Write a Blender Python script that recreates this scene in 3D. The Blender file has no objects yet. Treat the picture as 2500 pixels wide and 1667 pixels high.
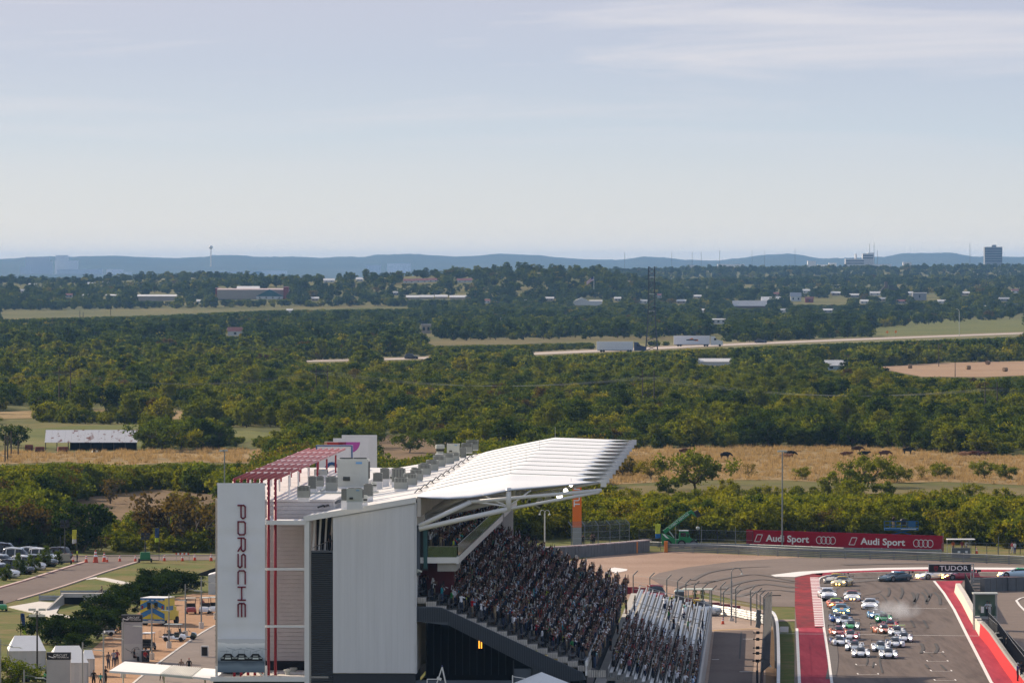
import bpy,bmesh,math,random
import numpy as np
from mathutils import Vector,Matrix,noise as mnoise
random.seed(7); np.random.seed(7)
scene=bpy.context.scene
C=scene.collection
rad=math.radians
# ------------------------------------------------------------------ camera, world, sun, exposure
F,H,HOR=16000.0,41.0,650.0            # focal length in photo pixels, eye height (m), horizon row
cam_d=bpy.data.cameras.new('camera')
cam_d.sensor_width=36.0
cam_d.lens=36.0*F/2500.0
cam_d.clip_start=1.0
cam_d.clip_end=60000.0
cam=bpy.data.objects.new('camera',cam_d)
cam.location=(0,0,H)
cam.rotation_euler=(rad(90)-math.atan((833.5-HOR)/F),0,0)
C.objects.link(cam)
scene.camera=cam
SUN_EL,SUN_AZ=rad(27.0),rad(-43.0)       # azimuth from +Y, negative = towards -X (left)
sun_dir=Vector((math.sin(SUN_AZ)*math.cos(SUN_EL),math.cos(SUN_AZ)*math.cos(SUN_EL),math.sin(SUN_EL)))
world=bpy.data.worlds.new('World')
scene.world=world
world.use_nodes=True
wn,wl=world.node_tree.nodes,world.node_tree.links
wn.clear()
w_out=wn.new('ShaderNodeOutputWorld')
w_bg=wn.new('ShaderNodeBackground')
w_bg.inputs['Strength'].default_value=0.12
sky=wn.new('ShaderNodeTexSky')
sky.sky_type='NISHITA'
sky.sun_disc=False
sky.sun_elevation=SUN_EL
sky.sun_rotation=SUN_AZ
sky.altitude=150
sky.air_density=1.0
sky.dust_density=2.0
sky.ozone_density=1.5
w_tc=wn.new('ShaderNodeTexCoord')
w_sep=wn.new('ShaderNodeSeparateXYZ')
wl.new(w_tc.outputs['Generated'],w_sep.inputs[0])
# a thin veil of high cloud over the clear sky, thickest towards the horizon
w_ramp=wn.new('ShaderNodeValToRGB')
w_mr=wn.new('ShaderNodeMapRange')
w_mr.inputs['From Min'].default_value=0.0
w_mr.inputs['From Max'].default_value=0.10
wl.new(w_sep.outputs['Z'],w_mr.inputs['Value'])
wl.new(w_mr.outputs[0],w_ramp.inputs[0])
VEIL=[(0.0,(0.82,0.75,0.66)),(0.05,(0.63,0.61,0.57)),(0.09,(0.545,0.56,0.56)),(0.20,(0.40,0.475,0.56)),(0.31,(0.335,0.40,0.525)),(0.42,(0.33,0.365,0.495)),(1.0,(0.26,0.30,0.40))]
cr=w_ramp.color_ramp
while len(cr.elements)<len(VEIL):
 cr.elements.new(0.5)
for el,(p,c) in zip(cr.elements,VEIL):
 el.position=p
 el.color=(*c,1)
w_gain=wn.new('ShaderNodeVectorMath'); w_gain.operation='SCALE'
w_gain.inputs['Scale'].default_value=1.0/0.12
wl.new(w_ramp.outputs['Color'],w_gain.inputs[0])
# streaky clouds: noise over azimuth and stretched elevation
w_map=wn.new('ShaderNodeMapping')
w_map.inputs['Scale'].default_value=(9,9,120)
wl.new(w_tc.outputs['Generated'],w_map.inputs['Vector'])
w_n1=wn.new('ShaderNodeTexNoise')
w_n1.inputs['Scale'].default_value=1.0
w_n1.inputs['Detail'].default_value=10.0
w_n1.inputs['Roughness'].default_value=0.62
w_n1.inputs['Distortion'].default_value=0.6
wl.new(w_map.outputs[0],w_n1.inputs['Vector'])
w_cr=wn.new('ShaderNodeMapRange')
w_cr.inputs['From Min'].default_value=0.49
w_cr.inputs['From Max'].default_value=0.66
wl.new(w_n1.outputs['Fac'],w_cr.inputs['Value'])
w_el=wn.new('ShaderNodeMapRange')           # clouds thin out towards the horizon
w_el.inputs['From Min'].default_value=0.012
w_el.inputs['From Max'].default_value=0.032
wl.new(w_sep.outputs['Z'],w_el.inputs['Value'])
w_cm=wn.new('ShaderNodeMath'); w_cm.operation='MULTIPLY'
wl.new(w_cr.outputs[0],w_cm.inputs[0]); wl.new(w_el.outputs[0],w_cm.inputs[1])
w_cm2=wn.new('ShaderNodeMath'); w_cm2.operation='MULTIPLY'; w_cm2.inputs[1].default_value=0.62
wl.new(w_cm.outputs[0],w_cm2.inputs[0])
w_cl=wn.new('ShaderNodeMix'); w_cl.data_type='RGBA'
w_cl.inputs[7].default_value=(0.555/0.12,0.54/0.12,0.585/0.12,1)
wl.new(w_cm2.outputs[0],w_cl.inputs[0]); wl.new(w_gain.outputs[0],w_cl.inputs[6])
w_mix=wn.new('ShaderNodeMix'); w_mix.data_type='RGBA'
w_mix.inputs[0].default_value=0.86
wl.new(sky.outputs[0],w_mix.inputs[6]); wl.new(w_cl.outputs[2],w_mix.inputs[7])
wl.new(w_mix.outputs[2],w_bg.inputs['Color'])
wl.new(w_bg.outputs[0],w_out.inputs['Surface'])
sun_d=bpy.data.lights.new('sun','SUN')
sun_d.energy=5.0
sun_d.angle=rad(0.6)
sun_d.color=(1.0,0.83,0.64)
sun=bpy.data.objects.new('sun',sun_d)
sun.rotation_euler=sun_dir.to_track_quat('Z','Y').to_euler()
C.objects.link(sun)
vs=scene.view_settings
vs.view_transform='Standard'; vs.look='None'; vs.gamma=1.0; vs.exposure=0.5
vs.use_curve_mapping=False
cy=scene.cycles
cy.max_bounces=5; cy.diffuse_bounces=2; cy.glossy_bounces=2; cy.transmission_bounces=3
cy.volume_bounces=0; cy.transparent_max_bounces=6
cy.use_denoising=True
cy.use_adaptive_sampling=True
cy.adaptive_threshold=0.01
cy.sample_clamp_indirect=4.0
cy.volume_step_rate=4.0
# ------------------------------------------------------------------ helpers
def G(x,y,z=0.0):
 """world point at height z seen at photo pixel (x, y)"""
 Y=F*(H-z)/(y-HOR)
 return ((x-1250.0)*Y/F,Y,z)
def AT(x,y,Y):
 """world point at depth Y seen at photo pixel (x, y)"""
 return ((x-1250.0)*Y/F,Y,H-(y-HOR)*Y/F)
def PX(p):
 return (1250.0+p[0]*F/p[1],HOR+(H-p[2])*F/p[1])
MATS={}
def mat(name,col,rough=0.65,metal=0.0,var=0.0,vscale=1.0,bump=0.0,bscale=8.0,col2=None,emit=None,estr=0.0,spec=0.4,trans=0.0,stretch=None):
 if name in MATS:
  return MATS[name]
 m=bpy.data.materials.new(name); m.use_nodes=True
 nt=m.node_tree; n,l=nt.nodes,nt.links
 b=n['Principled BSDF']
 b.inputs['Base Color'].default_value=(*col,1)
 b.inputs['Roughness'].default_value=rough
 b.inputs['Metallic'].default_value=metal
 b.inputs['Specular IOR Level'].default_value=spec
 if trans:
  b.inputs['Transmission Weight'].default_value=trans
 if emit:
  b.inputs['Emission Color'].default_value=(*emit,1)
  b.inputs['Emission Strength'].default_value=estr
 if var or bump:
  geo=n.new('ShaderNodeNewGeometry')
  vec=geo.outputs['Position']
  if stretch:
   mp=n.new('ShaderNodeMapping'); mp.inputs['Scale'].default_value=stretch
   l.new(vec,mp.inputs['Vector']); vec=mp.outputs[0]
 if var:
  nz=n.new('ShaderNodeTexNoise'); nz.inputs['Scale'].default_value=vscale
  nz.inputs['Detail'].default_value=7; nz.inputs['Roughness'].default_value=0.65
  l.new(vec,nz.inputs['Vector'])
  mr=n.new('ShaderNodeMapRange'); mr.inputs['From Min'].default_value=0.3; mr.inputs['From Max'].default_value=0.7
  l.new(nz.outputs['Fac'],mr.inputs['Value'])
  mx=n.new('ShaderNodeMix'); mx.data_type='RGBA'
  a=tuple(max(0,c*(1-var)) for c in col)
  c2=col2 if col2 else tuple(min(1,c*(1+var)) for c in col)
  mx.inputs[6].default_value=(*a,1); mx.inputs[7].default_value=(*c2,1)
  l.new(mr.outputs[0],mx.inputs[0]); l.new(mx.outputs[2],b.inputs['Base Color'])
 if bump:
  nb=n.new('ShaderNodeTexNoise'); nb.inputs['Scale'].default_value=bscale; nb.inputs['Detail'].default_value=4
  l.new(vec,nb.inputs['Vector'])
  bp=n.new('ShaderNodeBump'); bp.inputs['Strength'].default_value=bump; bp.inputs['Distance'].default_value=0.05
  l.new(nb.outputs['Fac'],bp.inputs['Height']); l.new(bp.outputs[0],b.inputs['Normal'])
 MATS[name]=m
 return m
class MB:
 """collects polygons and links them as one mesh object"""
 def __init__(s):
  s.v=[]; s.f=[]; s.m=[]
 def face(s,pts,m=0):
  i=len(s.v); s.v+=[tuple(p) for p in pts]; s.f.append(tuple(range(i,i+len(pts)))); s.m.append(m)
  return s
 def box(s,c,d,rz=0.0,m=0,top=None,rx=0.0,ry=0.0):
  hx,hy,hz=d[0]/2,d[1]/2,d[2]/2
  tx,ty=top if top else (1,1)
  p=[(-hx,-hy,-hz),(hx,-hy,-hz),(hx,hy,-hz),(-hx,hy,-hz),(-hx*tx,-hy*ty,hz),(hx*tx,-hy*ty,hz),(hx*tx,hy*ty,hz),(-hx*tx,hy*ty,hz)]
  if rz or rx or ry:
   R=Matrix.Rotation(rz,3,'Z') @ Matrix.Rotation(ry,3,'Y') @ Matrix.Rotation(rx,3,'X')
   p=[tuple(R @ Vector(q)) for q in p]
  i=len(s.v); s.v+=[(c[0]+q[0],c[1]+q[1],c[2]+q[2]) for q in p]
  for q in ((0,3,2,1),(4,5,6,7),(0,1,5,4),(1,2,6,5),(2,3,7,6),(3,0,4,7)):
   s.f.append(tuple(i+k for k in q)); s.m.append(m)
  return s
 def tube(s,p,q,r,n=8,m=0,r2=None,cap=True):
  p,q=Vector(p),Vector(q); d=q-p
  if d.length<1e-6:return s
  r2=r if r2 is None else r2
  a=d.orthogonal().normalized(); b=d.normalized().cross(a)
  i=len(s.v)
  for k in range(n):
   t=2*math.pi*k/n; o=a*math.cos(t)+b*math.sin(t)
   s.v.append(tuple(p+o*r)); s.v.append(tuple(q+o*r2))
  for k in range(n):
   k2=(k+1) % n
   s.f.append((i+2*k,i+2*k2,i+2*k2+1,i+2*k+1)); s.m.append(m)
  if cap:
   s.f.append(tuple(i+2*k for k in reversed(range(n)))); s.m.append(m)
   s.f.append(tuple(i+2*k+1 for k in range(n))); s.m.append(m)
  return s
 def path(s,pts,r,n=6,m=0):
  for a,b in zip(pts[:-1],pts[1:]):s.tube(a,b,r,n,m)
  return s
 def prism(s,pts,d,m=0,mcap=None):
  """extrude a planar polygon by the vector d"""
  i=len(s.v); n=len(pts); mc=m if mcap is None else mcap
  s.v+=[tuple(p) for p in pts]+[(p[0]+d[0],p[1]+d[1],p[2]+d[2]) for p in pts]
  s.f.append(tuple(i+k for k in reversed(range(n)))); s.m.append(mc)
  s.f.append(tuple(i+n+k for k in range(n))); s.m.append(mc)
  for k in range(n):
   k2=(k+1) % n
   s.f.append((i+k,i+k2,i+n+k2,i+n+k)); s.m.append(m)
  return s
 def loft(s,secs,m=0,closed=True,cap=True,mfun=None):
  """secs: list of equal-length rings of points"""
  i=len(s.v); n=len(secs[0])
  for r in secs:s.v+=[tuple(p) for p in r]
  for a in range(len(secs)-1):
   for k in range(n if closed else n-1):
    k2=(k+1) % n
    s.f.append((i+a*n+k,i+a*n+k2,i+(a+1)*n+k2,i+(a+1)*n+k))
    s.m.append(mfun(a,k) if mfun else m)
  if cap:
   s.f.append(tuple(i+k for k in reversed(range(n)))); s.m.append(m)
   s.f.append(tuple(i+(len(secs)-1)*n+k for k in range(n))); s.m.append(m)
  return s
 def ball(s,c,r,m=0,nu=10,nv=6):
  rx,ry,rz=r if isinstance(r,(tuple,list)) else (r,r,r)
  secs=[]
  for j in range(nv+1):
   t=math.pi*(j+0.001)/(nv+0.002)
   secs.append([(c[0]+rx*math.sin(t)*math.cos(2*math.pi*k/nu),c[1]+ry*math.sin(t)*math.sin(2*math.pi*k/nu),c[2]-rz*math.cos(t)) for k in range(nu)])
  return s.loft(secs,m)
 def disc(s,c,r,nrm,m=0,n=12):
  nrm=Vector(nrm); a=nrm.orthogonal().normalized(); b=nrm.normalized().cross(a)
  return s.face([tuple(Vector(c)+a*r*math.cos(2*math.pi*k/n)+b*r*math.sin(2*math.pi*k/n)) for k in range(n)],m)
 def mesh(s,name,mats,smooth=False,fix=True):
  me=bpy.data.meshes.new(name)
  me.from_pydata(s.v,[],s.f)
  for mm in (mats if isinstance(mats,(list,tuple)) else [mats]):me.materials.append(mm)
  me.polygons.foreach_set('material_index',s.m)
  if smooth:
   me.polygons.foreach_set('use_smooth',[True]*len(s.f))
  if fix:
   bm=bmesh.new(); bm.from_mesh(me); bmesh.ops.recalc_face_normals(bm,faces=bm.faces); bm.to_mesh(me); bm.free()
  me.update()
  return me
 def build(s,name,mats,parent=None,smooth=False,loc=None,rz=0.0,fix=True):
  return put(name,s.mesh(name,mats,smooth,fix),parent,loc,rz)
def put(name,me,parent=None,loc=None,rz=0.0,scale=None):
 o=bpy.data.objects.new(name,me)
 C.objects.link(o)
 if parent:o.parent=parent
 if loc is not None:o.location=loc
 if rz:o.rotation_euler=(0,0,rz)
 if scale is not None:o.scale=(scale,)*3 if isinstance(scale,(int,float)) else scale
 return o
def tag(o,label=None,cat=None,group=None,kind=None):
 if label:o['label']=label
 if cat:o['category']=cat
 if group:o['group']=group
 if kind:o['kind']=kind
 return o
def thing(name,label,cat,loc=(0,0,0),rz=0.0,group=None):
 o=bpy.data.objects.new(name,None); C.objects.link(o)
 o.empty_display_size=0.2
 o.location=loc; o.rotation_euler=(0,0,rz)
 return tag(o,label,cat,group)
def children_of(o):
 return [c for c in bpy.data.objects if c.parent is o]
def copy_tree(o,kids,parent=None):
 """kids: {object: [children]}"""
 c=o.copy(); C.objects.link(c); c.parent=parent
 for ch in kids.get(o,()):copy_tree(ch,kids,c)
 return c
def kid_map(root):
 km={}
 for o in C.objects:
  if o.parent:km.setdefault(o.parent,[]).append(o)
 return km
def ordinal(n):
 w=['first','second','third','fourth','fifth','sixth','seventh','eighth','ninth','tenth','eleventh','twelfth']
 if 1<=n<=12:return w[n-1]
 return '%d%s' % (n,'th' if 10<=n % 100<=20 else {1:'st',2:'nd',3:'rd'}.get(n % 10,'th'))
FONT=None
def text_mesh(txt,size,depth=0.01,bold=0.0,spacing=1.0,align='CENTER',shear=0.0):
 """text as a mesh lying in the XY plane, centred"""
 cu=bpy.data.curves.new('lettering','FONT'); cu.body=txt; cu.size=size; cu.extrude=depth
 cu.align_x=align; cu.align_y='CENTER'; cu.offset=bold; cu.space_character=spacing; cu.shear=shear
 cu.resolution_u=3
 o=bpy.data.objects.new('lettering',cu); C.objects.link(o)
 dg=bpy.context.evaluated_depsgraph_get()
 me=bpy.data.meshes.new_from_object(o.evaluated_get(dg))
 bpy.data.objects.remove(o); bpy.data.curves.remove(cu)
 return me
def sheet(name,pts,m,z=0.0,kind='structure',thick=0.0,label=None,parent=None):
 """flat ground area given by world xy points"""
 b=MB(); b.face([(p[0],p[1],z) for p in pts])
 o=b.build(name,m,parent)
 if kind and not parent:o['kind']=kind
 return o
def ribbon(pts,w0,w1,z):
 """quads along a polyline of xy points, offset w0..w1 to its right"""
 b=MB(); L=[]; R=[]
 for i,p in enumerate(pts):
  a=pts[max(0,i-1)]; c=pts[min(len(pts)-1,i+1)]
  d=Vector((c[0]-a[0],c[1]-a[1])).normalized(); nrm=Vector((d.y,-d.x))
  L.append((p[0]+nrm.x*w0,p[1]+nrm.y*w0,z)); R.append((p[0]+nrm.x*w1,p[1]+nrm.y*w1,z))
 for i in range(len(pts)-1):
  b.face([L[i],R[i],R[i+1],L[i+1]])
 return b,L,R
def smooth_line(ctrl,n=6):
 """Catmull-Rom through xy control points"""
 out=[]; P=[ctrl[0]]+list(ctrl)+[ctrl[-1]]
 for i in range(1,len(P)-2):
  p0,p1,p2,p3=(np.array(q[:2],float) for q in P[i-1:i+3])
  for t in np.linspace(0,1,n,endpoint=False):
   out.append(tuple(0.5*((2*p1)+(-p0+p2)*t+(2*p0-5*p1+4*p2-p3)*t*t+(-p0+3*p1-3*p2+p3)*t**3)))
 out.append(tuple(ctrl[-1][:2]))
 return out
def inside(poly,x,y):
 """vectorised point in polygon"""
 x=np.asarray(x,float); y=np.asarray(y,float); r=np.zeros(x.shape,bool); n=len(poly)
 for i in range(n):
  x1,y1=poly[i]; x2,y2=poly[(i+1) % n]
  if y1==y2:continue
  c=((y1>y) != (y2>y)) & (x<(x2-x1)*(y-y1)/(y2-y1)+x1)
  r ^= c
 return r
# ------------------------------------------------------------------ terrain
def px_profile(pts,Y):
 xs=np.array([(p[0]-1250)*Y/F for p in pts]); zs=np.array([H-(p[1]-HOR)*Y/F for p in pts])
 return xs,zs
RIDGES=[   # depth, half width, ground crest in photo pixels (tree height comes on top)
 (6400.0,620.0,[(300,715),(520,700),(650,691),(800,686),(1000,674),(1150,668),(1300,664),(1450,668),(1560,690),(1700,720)]),
 (7600.0,700.0,[(-300,690),(0,690),(240,690),(330,683),(420,678),(520,676),(600,682),(680,690),(900,694)]),
 (10400.0,1100.0,[(1000,690),(1250,680),(1400,668),(1600,664),(1800,660),(2000,660),(2200,658),(2400,656),(2600,656),(3000,658)]),
 (8300.0,700.0,[(1500,705),(1800,690),(2100,684),(2400,684),(2800,690)]),
]
RP=[(d,w,*px_profile(p,d)) for d,w,p in RIDGES]
def hgt(X,Y):
 X=np.asarray(X,float); Y=np.asarray(Y,float); z=np.zeros(np.broadcast(X,Y).shape)
 for d,w,xs,zs in RP:
  c=np.interp(X*d/np.maximum(Y,1000.0),xs,np.maximum(zs,0.0))
  z=np.maximum(z,c*np.exp(-((Y-d)/w)**2))
 return z
def grid_mesh(name,xs,ys,zf,m):
 Xg,Yg=np.meshgrid(xs,ys); Zg=zf(Xg,Yg)
 nx,ny=len(xs),len(ys)
 co=np.stack([Xg,Yg,Zg],-1).reshape(-1,3)
 i=np.arange(nx*ny).reshape(ny,nx)
 q=np.stack([i[:-1,:-1],i[:-1,1:],i[1:,1:],i[1:,:-1]],-1).reshape(-1,4)
 me=bpy.data.meshes.new(name)
 me.vertices.add(len(co)); me.vertices.foreach_set('co',co.ravel().astype(np.float32))
 me.loops.add(q.size); me.loops.foreach_set('vertex_index',q.ravel().astype(np.int32))
 me.polygons.add(len(q)); me.polygons.foreach_set('loop_start',(np.arange(len(q))*4).astype(np.int32))
 me.update(calc_edges=True); me.materials.append(m)
 me.polygons.foreach_set('use_smooth',np.ones(len(q),bool))
 return me
def ground_mat(name,cols,s1,s2,bump=0.3,bs=3.0,stretch=(1,1,1)):
 """several earth and grass colours mixed by two scales of noise"""
 m=bpy.data.materials.new(name); m.use_nodes=True; n,l=m.node_tree.nodes,m.node_tree.links
 b=n['Principled BSDF']; b.inputs['Roughness'].default_value=0.95; b.inputs['Specular IOR Level'].default_value=0.1
 geo=n.new('ShaderNodeNewGeometry')
 mp=n.new('ShaderNodeMapping'); mp.inputs['Scale'].default_value=stretch; l.new(geo.outputs['Position'],mp.inputs['Vector'])
 def nz(s,d=6):
  t=n.new('ShaderNodeTexNoise'); t.inputs['Scale'].default_value=s; t.inputs['Detail'].default_value=d; t.inputs['Roughness'].default_value=0.62
  l.new(mp.outputs[0],t.inputs['Vector']); return t.outputs['Fac']
 ad=n.new('ShaderNodeMath'); ad.operation='ADD'
 a1=n.new('ShaderNodeMath'); a1.operation='MULTIPLY'; a1.inputs[1].default_value=0.55; l.new(nz(s1),a1.inputs[0])
 a2=n.new('ShaderNodeMath'); a2.operation='MULTIPLY'; a2.inputs[1].default_value=0.45; l.new(nz(s2,8),a2.inputs[0])
 l.new(a1.outputs[0],ad.inputs[0]); l.new(a2.outputs[0],ad.inputs[1])
 r=n.new('ShaderNodeValToRGB'); l.new(ad.outputs[0],r.inputs[0]); e=r.color_ramp.elements
 while len(e)<len(cols):e.new(0.5)
 for k,c in enumerate(cols):
  e[k].position=0.34+0.32*k/(len(cols)-1); e[k].color=(*c,1)
 l.new(r.outputs[0],b.inputs['Base Color'])
 bp=n.new('ShaderNodeBump'); bp.inputs['Strength'].default_value=bump; bp.inputs['Distance'].default_value=0.3
 l.new(nz(bs,3),bp.inputs['Height']); l.new(bp.outputs[0],b.inputs['Normal'])
 return m
M_land=ground_mat('scrub_land',[(0.045,0.052,0.010),(0.085,0.090,0.018),(0.13,0.115,0.030),(0.18,0.13,0.05)],0.012,0.25)
M_dry=ground_mat('dry_grass',[(0.12,0.09,0.033),(0.21,0.145,0.06),(0.30,0.205,0.09),(0.37,0.26,0.13)],0.03,0.5,0.9,1.5)
M_brown=ground_mat('brown_weeds',[(0.075,0.055,0.03),(0.14,0.095,0.05),(0.20,0.13,0.07),(0.16,0.13,0.05)],0.03,0.4,0.8,1.5)
M_hay=ground_mat('cut_hay',[(0.24,0.15,0.09),(0.31,0.20,0.12),(0.36,0.25,0.15)],0.02,0.3,0.4,1.0)
M_meadow=ground_mat('green_meadow',[(0.055,0.07,0.012),(0.09,0.105,0.018),(0.13,0.13,0.03),(0.18,0.15,0.05)],0.02,0.4,0.5,1.0)
M_lawn=ground_mat('worn_lawn',[(0.065,0.095,0.014),(0.10,0.12,0.025),(0.155,0.13,0.042),(0.22,0.15,0.07)],0.09,0.5,0.5,3.0)
M_hill=ground_mat('wooded_hill',[(0.018,0.03,0.012),(0.03,0.045,0.018),(0.05,0.06,0.028),(0.10,0.10,0.07)],0.002,0.03,1.0,0.05)
ys=np.concatenate([np.linspace(-200,4400,24),np.linspace(4600,13500,90),np.linspace(14000,35900,18)])
xs=np.concatenate([np.linspace(-6400,-1900,10),np.linspace(-1800,1800,121),np.linspace(1900,6400,10)])
ground=put('ground',grid_mesh('ground',xs,ys,lambda X,Y:hgt(X,Y),M_land)); ground['kind']='structure'
HILL_PTS=[(-600,640),(-200,634),(0,634),(70,629),(120,627),(180,628),(245,626),(300,626),(362,630),(435,631),(503,628),(522,624),(599,625),(640,629),(701,627),(783,631),(829,628),(892,628),(919,623),(1001,621),(1082,626),(1110,628),(1164,625),(1218,621),(1240,621),(1321,625),(1403,633),(1507,636),(1566,628),(1621,629),(1675,636),(1757,637),(1860,624),(1922,620),(1963,625),(2001,632),(2064,631),(2160,628),(2200,620),(2322,618),(2371,627),(2500,628),(2700,632),(3200,636)]
HY=32000.0
hx,hz=px_profile(HILL_PTS,HY)
rng=np.random.RandomState(3)
def hill_z(X,Y):
 c=np.interp(X*HY/Y,hx,hz)
 t=np.clip((Y-23200.0)/(HY-23200.0),0,1); t=t*t*(3-2*t)
 back=np.clip((Y-HY)/4500.0,0,1)
 lump=3.4*np.sin(X*0.021+Y*0.004)*np.sin(X*0.013-Y*0.006)+1.2*np.sin(X*0.06+Y*0.01)
 rough=rng.rand(*X.shape)*5.0
 return 2.0+(c-4.0+lump*0.4)*t*(1-0.8*back)+rough*np.clip(t*4,0,1)
hl=put('hills',grid_mesh('hills',np.linspace(-6500,6500,900),np.concatenate([np.linspace(23200,32000,60),np.linspace(32300,36000,8)]),hill_z,M_hill)); hl['kind']='structure'
def pxsheet(name,pts,m,z):
 return sheet(name,[G(*p)[:2] for p in pts],m,z)
FIELD_R=[(1470,1185),(1470,1100),(1650,1094),(1900,1092),(2150,1093),(2290,1106),(2400,1112),(2620,1118),(2620,1190),(2300,1176),(2100,1182),(1900,1172),(1700,1172)]
FIELD_L=[(-60,1100),(120,1106),(350,1100),(640,1096),(660,1132),(450,1128),(300,1136),(150,1128),(-60,1136)]
FIELD_C=[(890,1110),(925,1062),(1010,1064),(1120,1085),(1180,1105),(1170,1125),(1000,1140),(900,1145)]
FIELD_M=[(-60,1008),(150,1000),(400,1003),(620,1000),(610,1022),(400,1026),(150,1020),(-60,1024)]
FIELD_HAY=[(2130,897),(2300,886),(2620,880),(2620,912),(2400,921),(2250,920)]
FIELD_F=[(-80,757),(200,752),(640,747),(1000,744),(1200,742),(1190,749),(700,757),(400,772),(150,780),(-80,784)]
FIELD_T=[(1020,830),(1250,826),(1500,822),(1700,822),(1690,829),(1400,832),(1250,843),(1060,845)]
MEADOW_R=[(2050,795),(2250,772),(2600,766),(2600,806),(2300,816),(2050,824)]
MEADOW_L=[(70,1048),(180,1040),(360,1035),(560,1045),(680,1060),(600,1080),(330,1092),(120,1095),(40,1085)]
STRIP_G=[(1440,1193),(1700,1180),(2050,1190),(2250,1184),(2620,1194),(2620,1212),(2200,1205),(1900,1208),(1440,1212)]
BROWN_L=[(200,1215),(380,1195),(560,1210),(560,1285),(380,1300),(150,1292),(120,1250)]
M_verge2=ground_mat('olive_strip',[(0.055,0.06,0.016),(0.10,0.09,0.026),(0.155,0.12,0.042),(0.21,0.155,0.07)],0.02,0.2)
for nm,p,m,z in (('dry_field',FIELD_R,M_dry,0.05),('dry_field',FIELD_L,M_dry,0.05),('brown_field',FIELD_C,M_brown,0.05),('dry_field',FIELD_M,M_dry,0.08),
     ('hay_field',FIELD_HAY,M_hay,0.1),('dry_field',FIELD_F,M_hay,0.2),('dry_field',FIELD_T,M_verge2,0.12),('meadow',MEADOW_R,M_meadow,0.12),('meadow',MEADOW_L,M_meadow,0.06),('meadow',STRIP_G,M_verge2,0.06),('brown_field',BROWN_L,M_brown,0.05)):
 pxsheet(nm,p,m,z)
# highway: a pale strip with gravel shoulders and a grass verge
M_hwy=mat('highway_concrete',(0.46,0.40,0.34),0.85,var=0.12,vscale=0.05)
M_verge=ground_mat('mown_verge',[(0.09,0.10,0.03),(0.15,0.14,0.05),(0.22,0.17,0.08)],0.02,0.2)
M_shoulder=mat('road_shoulder',(0.24,0.17,0.12),0.95,var=0.2,vscale=0.1)
HWY_PX=[(300,899),(560,887),(1000,876),(1400,860),(1760,843),(2100,829),(2500,814),(2900,800)]
HWY=smooth_line([G(*p) for p in HWY_PX],8)
for nm,w0,w1,z,m in (('verge',-60,45,0.1,M_verge),('road_shoulder',-18,13,0.16,M_shoulder),('highway',-5,8,0.22,M_hwy)):
 o=ribbon(HWY,w0,w1,z)[0].build(nm,m); o['kind']='structure'
# ------------------------------------------------------------------ air
def build_haze():
 b=MB()
 b.box((0,17950,55.5),(15000,36500,115.0))
 m=bpy.data.materials.new('haze'); m.use_nodes=True; n,l=m.node_tree.nodes,m.node_tree.links
 n.remove(n['Principled BSDF'])
 v=n.new('ShaderNodeVolumePrincipled')
 v.inputs['Color'].default_value=(0.30,0.58,1.0,1)
 v.inputs['Density'].default_value=HAZE_D
 v.inputs['Anisotropy'].default_value=0.0
 l.new(v.outputs[0],n['Material Output'].inputs['Volume'])
 o=b.build('haze',m); o['kind']='stuff'
 return o
HAZE_D=2.8e-5
build_haze()
# ------------------------------------------------------------------ trees and scrub
def foliage_mat():
 m=bpy.data.materials.new('foliage'); m.use_nodes=True; n,l=m.node_tree.nodes,m.node_tree.links
 n.remove(n['Principled BSDF'])
 at=n.new('ShaderNodeAttribute'); at.attribute_type='INSTANCER'; at.attribute_name='tint'
 r=n.new('ShaderNodeValToRGB'); l.new(at.outputs['Fac'],r.inputs[0]); e=r.color_ramp.elements
 cols=[(0.0,(0.010,0.021,0.006)),(0.22,(0.026,0.048,0.010)),(0.42,(0.058,0.088,0.013)),(0.62,(0.130,0.150,0.014)),(0.78,(0.20,0.19,0.018)),(0.9,(0.082,0.062,0.024)),(1.0,(0.066,0.048,0.028))]
 while len(e)<len(cols):e.new(0.5)
 for k,(p,c) in zip(e,cols):k.position=p; k.color=(*c,1)
 tc=n.new('ShaderNodeTexCoord')
 nz=n.new('ShaderNodeTexNoise'); nz.inputs['Scale'].default_value=0.9; nz.inputs['Detail'].default_value=3
 l.new(tc.outputs['Object'],nz.inputs['Vector'])
 mr=n.new('ShaderNodeMapRange'); mr.inputs['From Min'].default_value=0.3; mr.inputs['From Max'].default_value=0.7; mr.inputs['To Min'].default_value=0.72; mr.inputs['To Max'].default_value=1.35
 l.new(nz.outputs['Fac'],mr.inputs['Value'])
 mx=n.new('ShaderNodeVectorMath'); mx.operation='SCALE'; l.new(r.outputs[0],mx.inputs[0]); l.new(mr.outputs[0],mx.inputs['Scale'])
 d=n.new('ShaderNodeBsdfDiffuse'); t=n.new('ShaderNodeBsdfTranslucent'); s=n.new('ShaderNodeMixShader'); s.inputs[0].default_value=0.5
 l.new(mx.outputs[0],d.inputs['Color'])
 wa=n.new('ShaderNodeMix'); wa.data_type='RGBA'; wa.blend_type='MULTIPLY'; wa.inputs[0].default_value=1.0; wa.inputs[7].default_value=(1.25,1.15,0.5,1)
 l.new(mx.outputs[0],wa.inputs[6]); l.new(wa.outputs[2],t.inputs['Color'])
 l.new(d.outputs[0],s.inputs[1]); l.new(t.outputs[0],s.inputs[2]); l.new(s.outputs[0],n['Material Output'].inputs['Surface'])
 return m
M_leaf=foliage_mat()
M_bark=mat('bark',(0.075,0.058,0.042),0.95,var=0.3,vscale=2.0)
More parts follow.
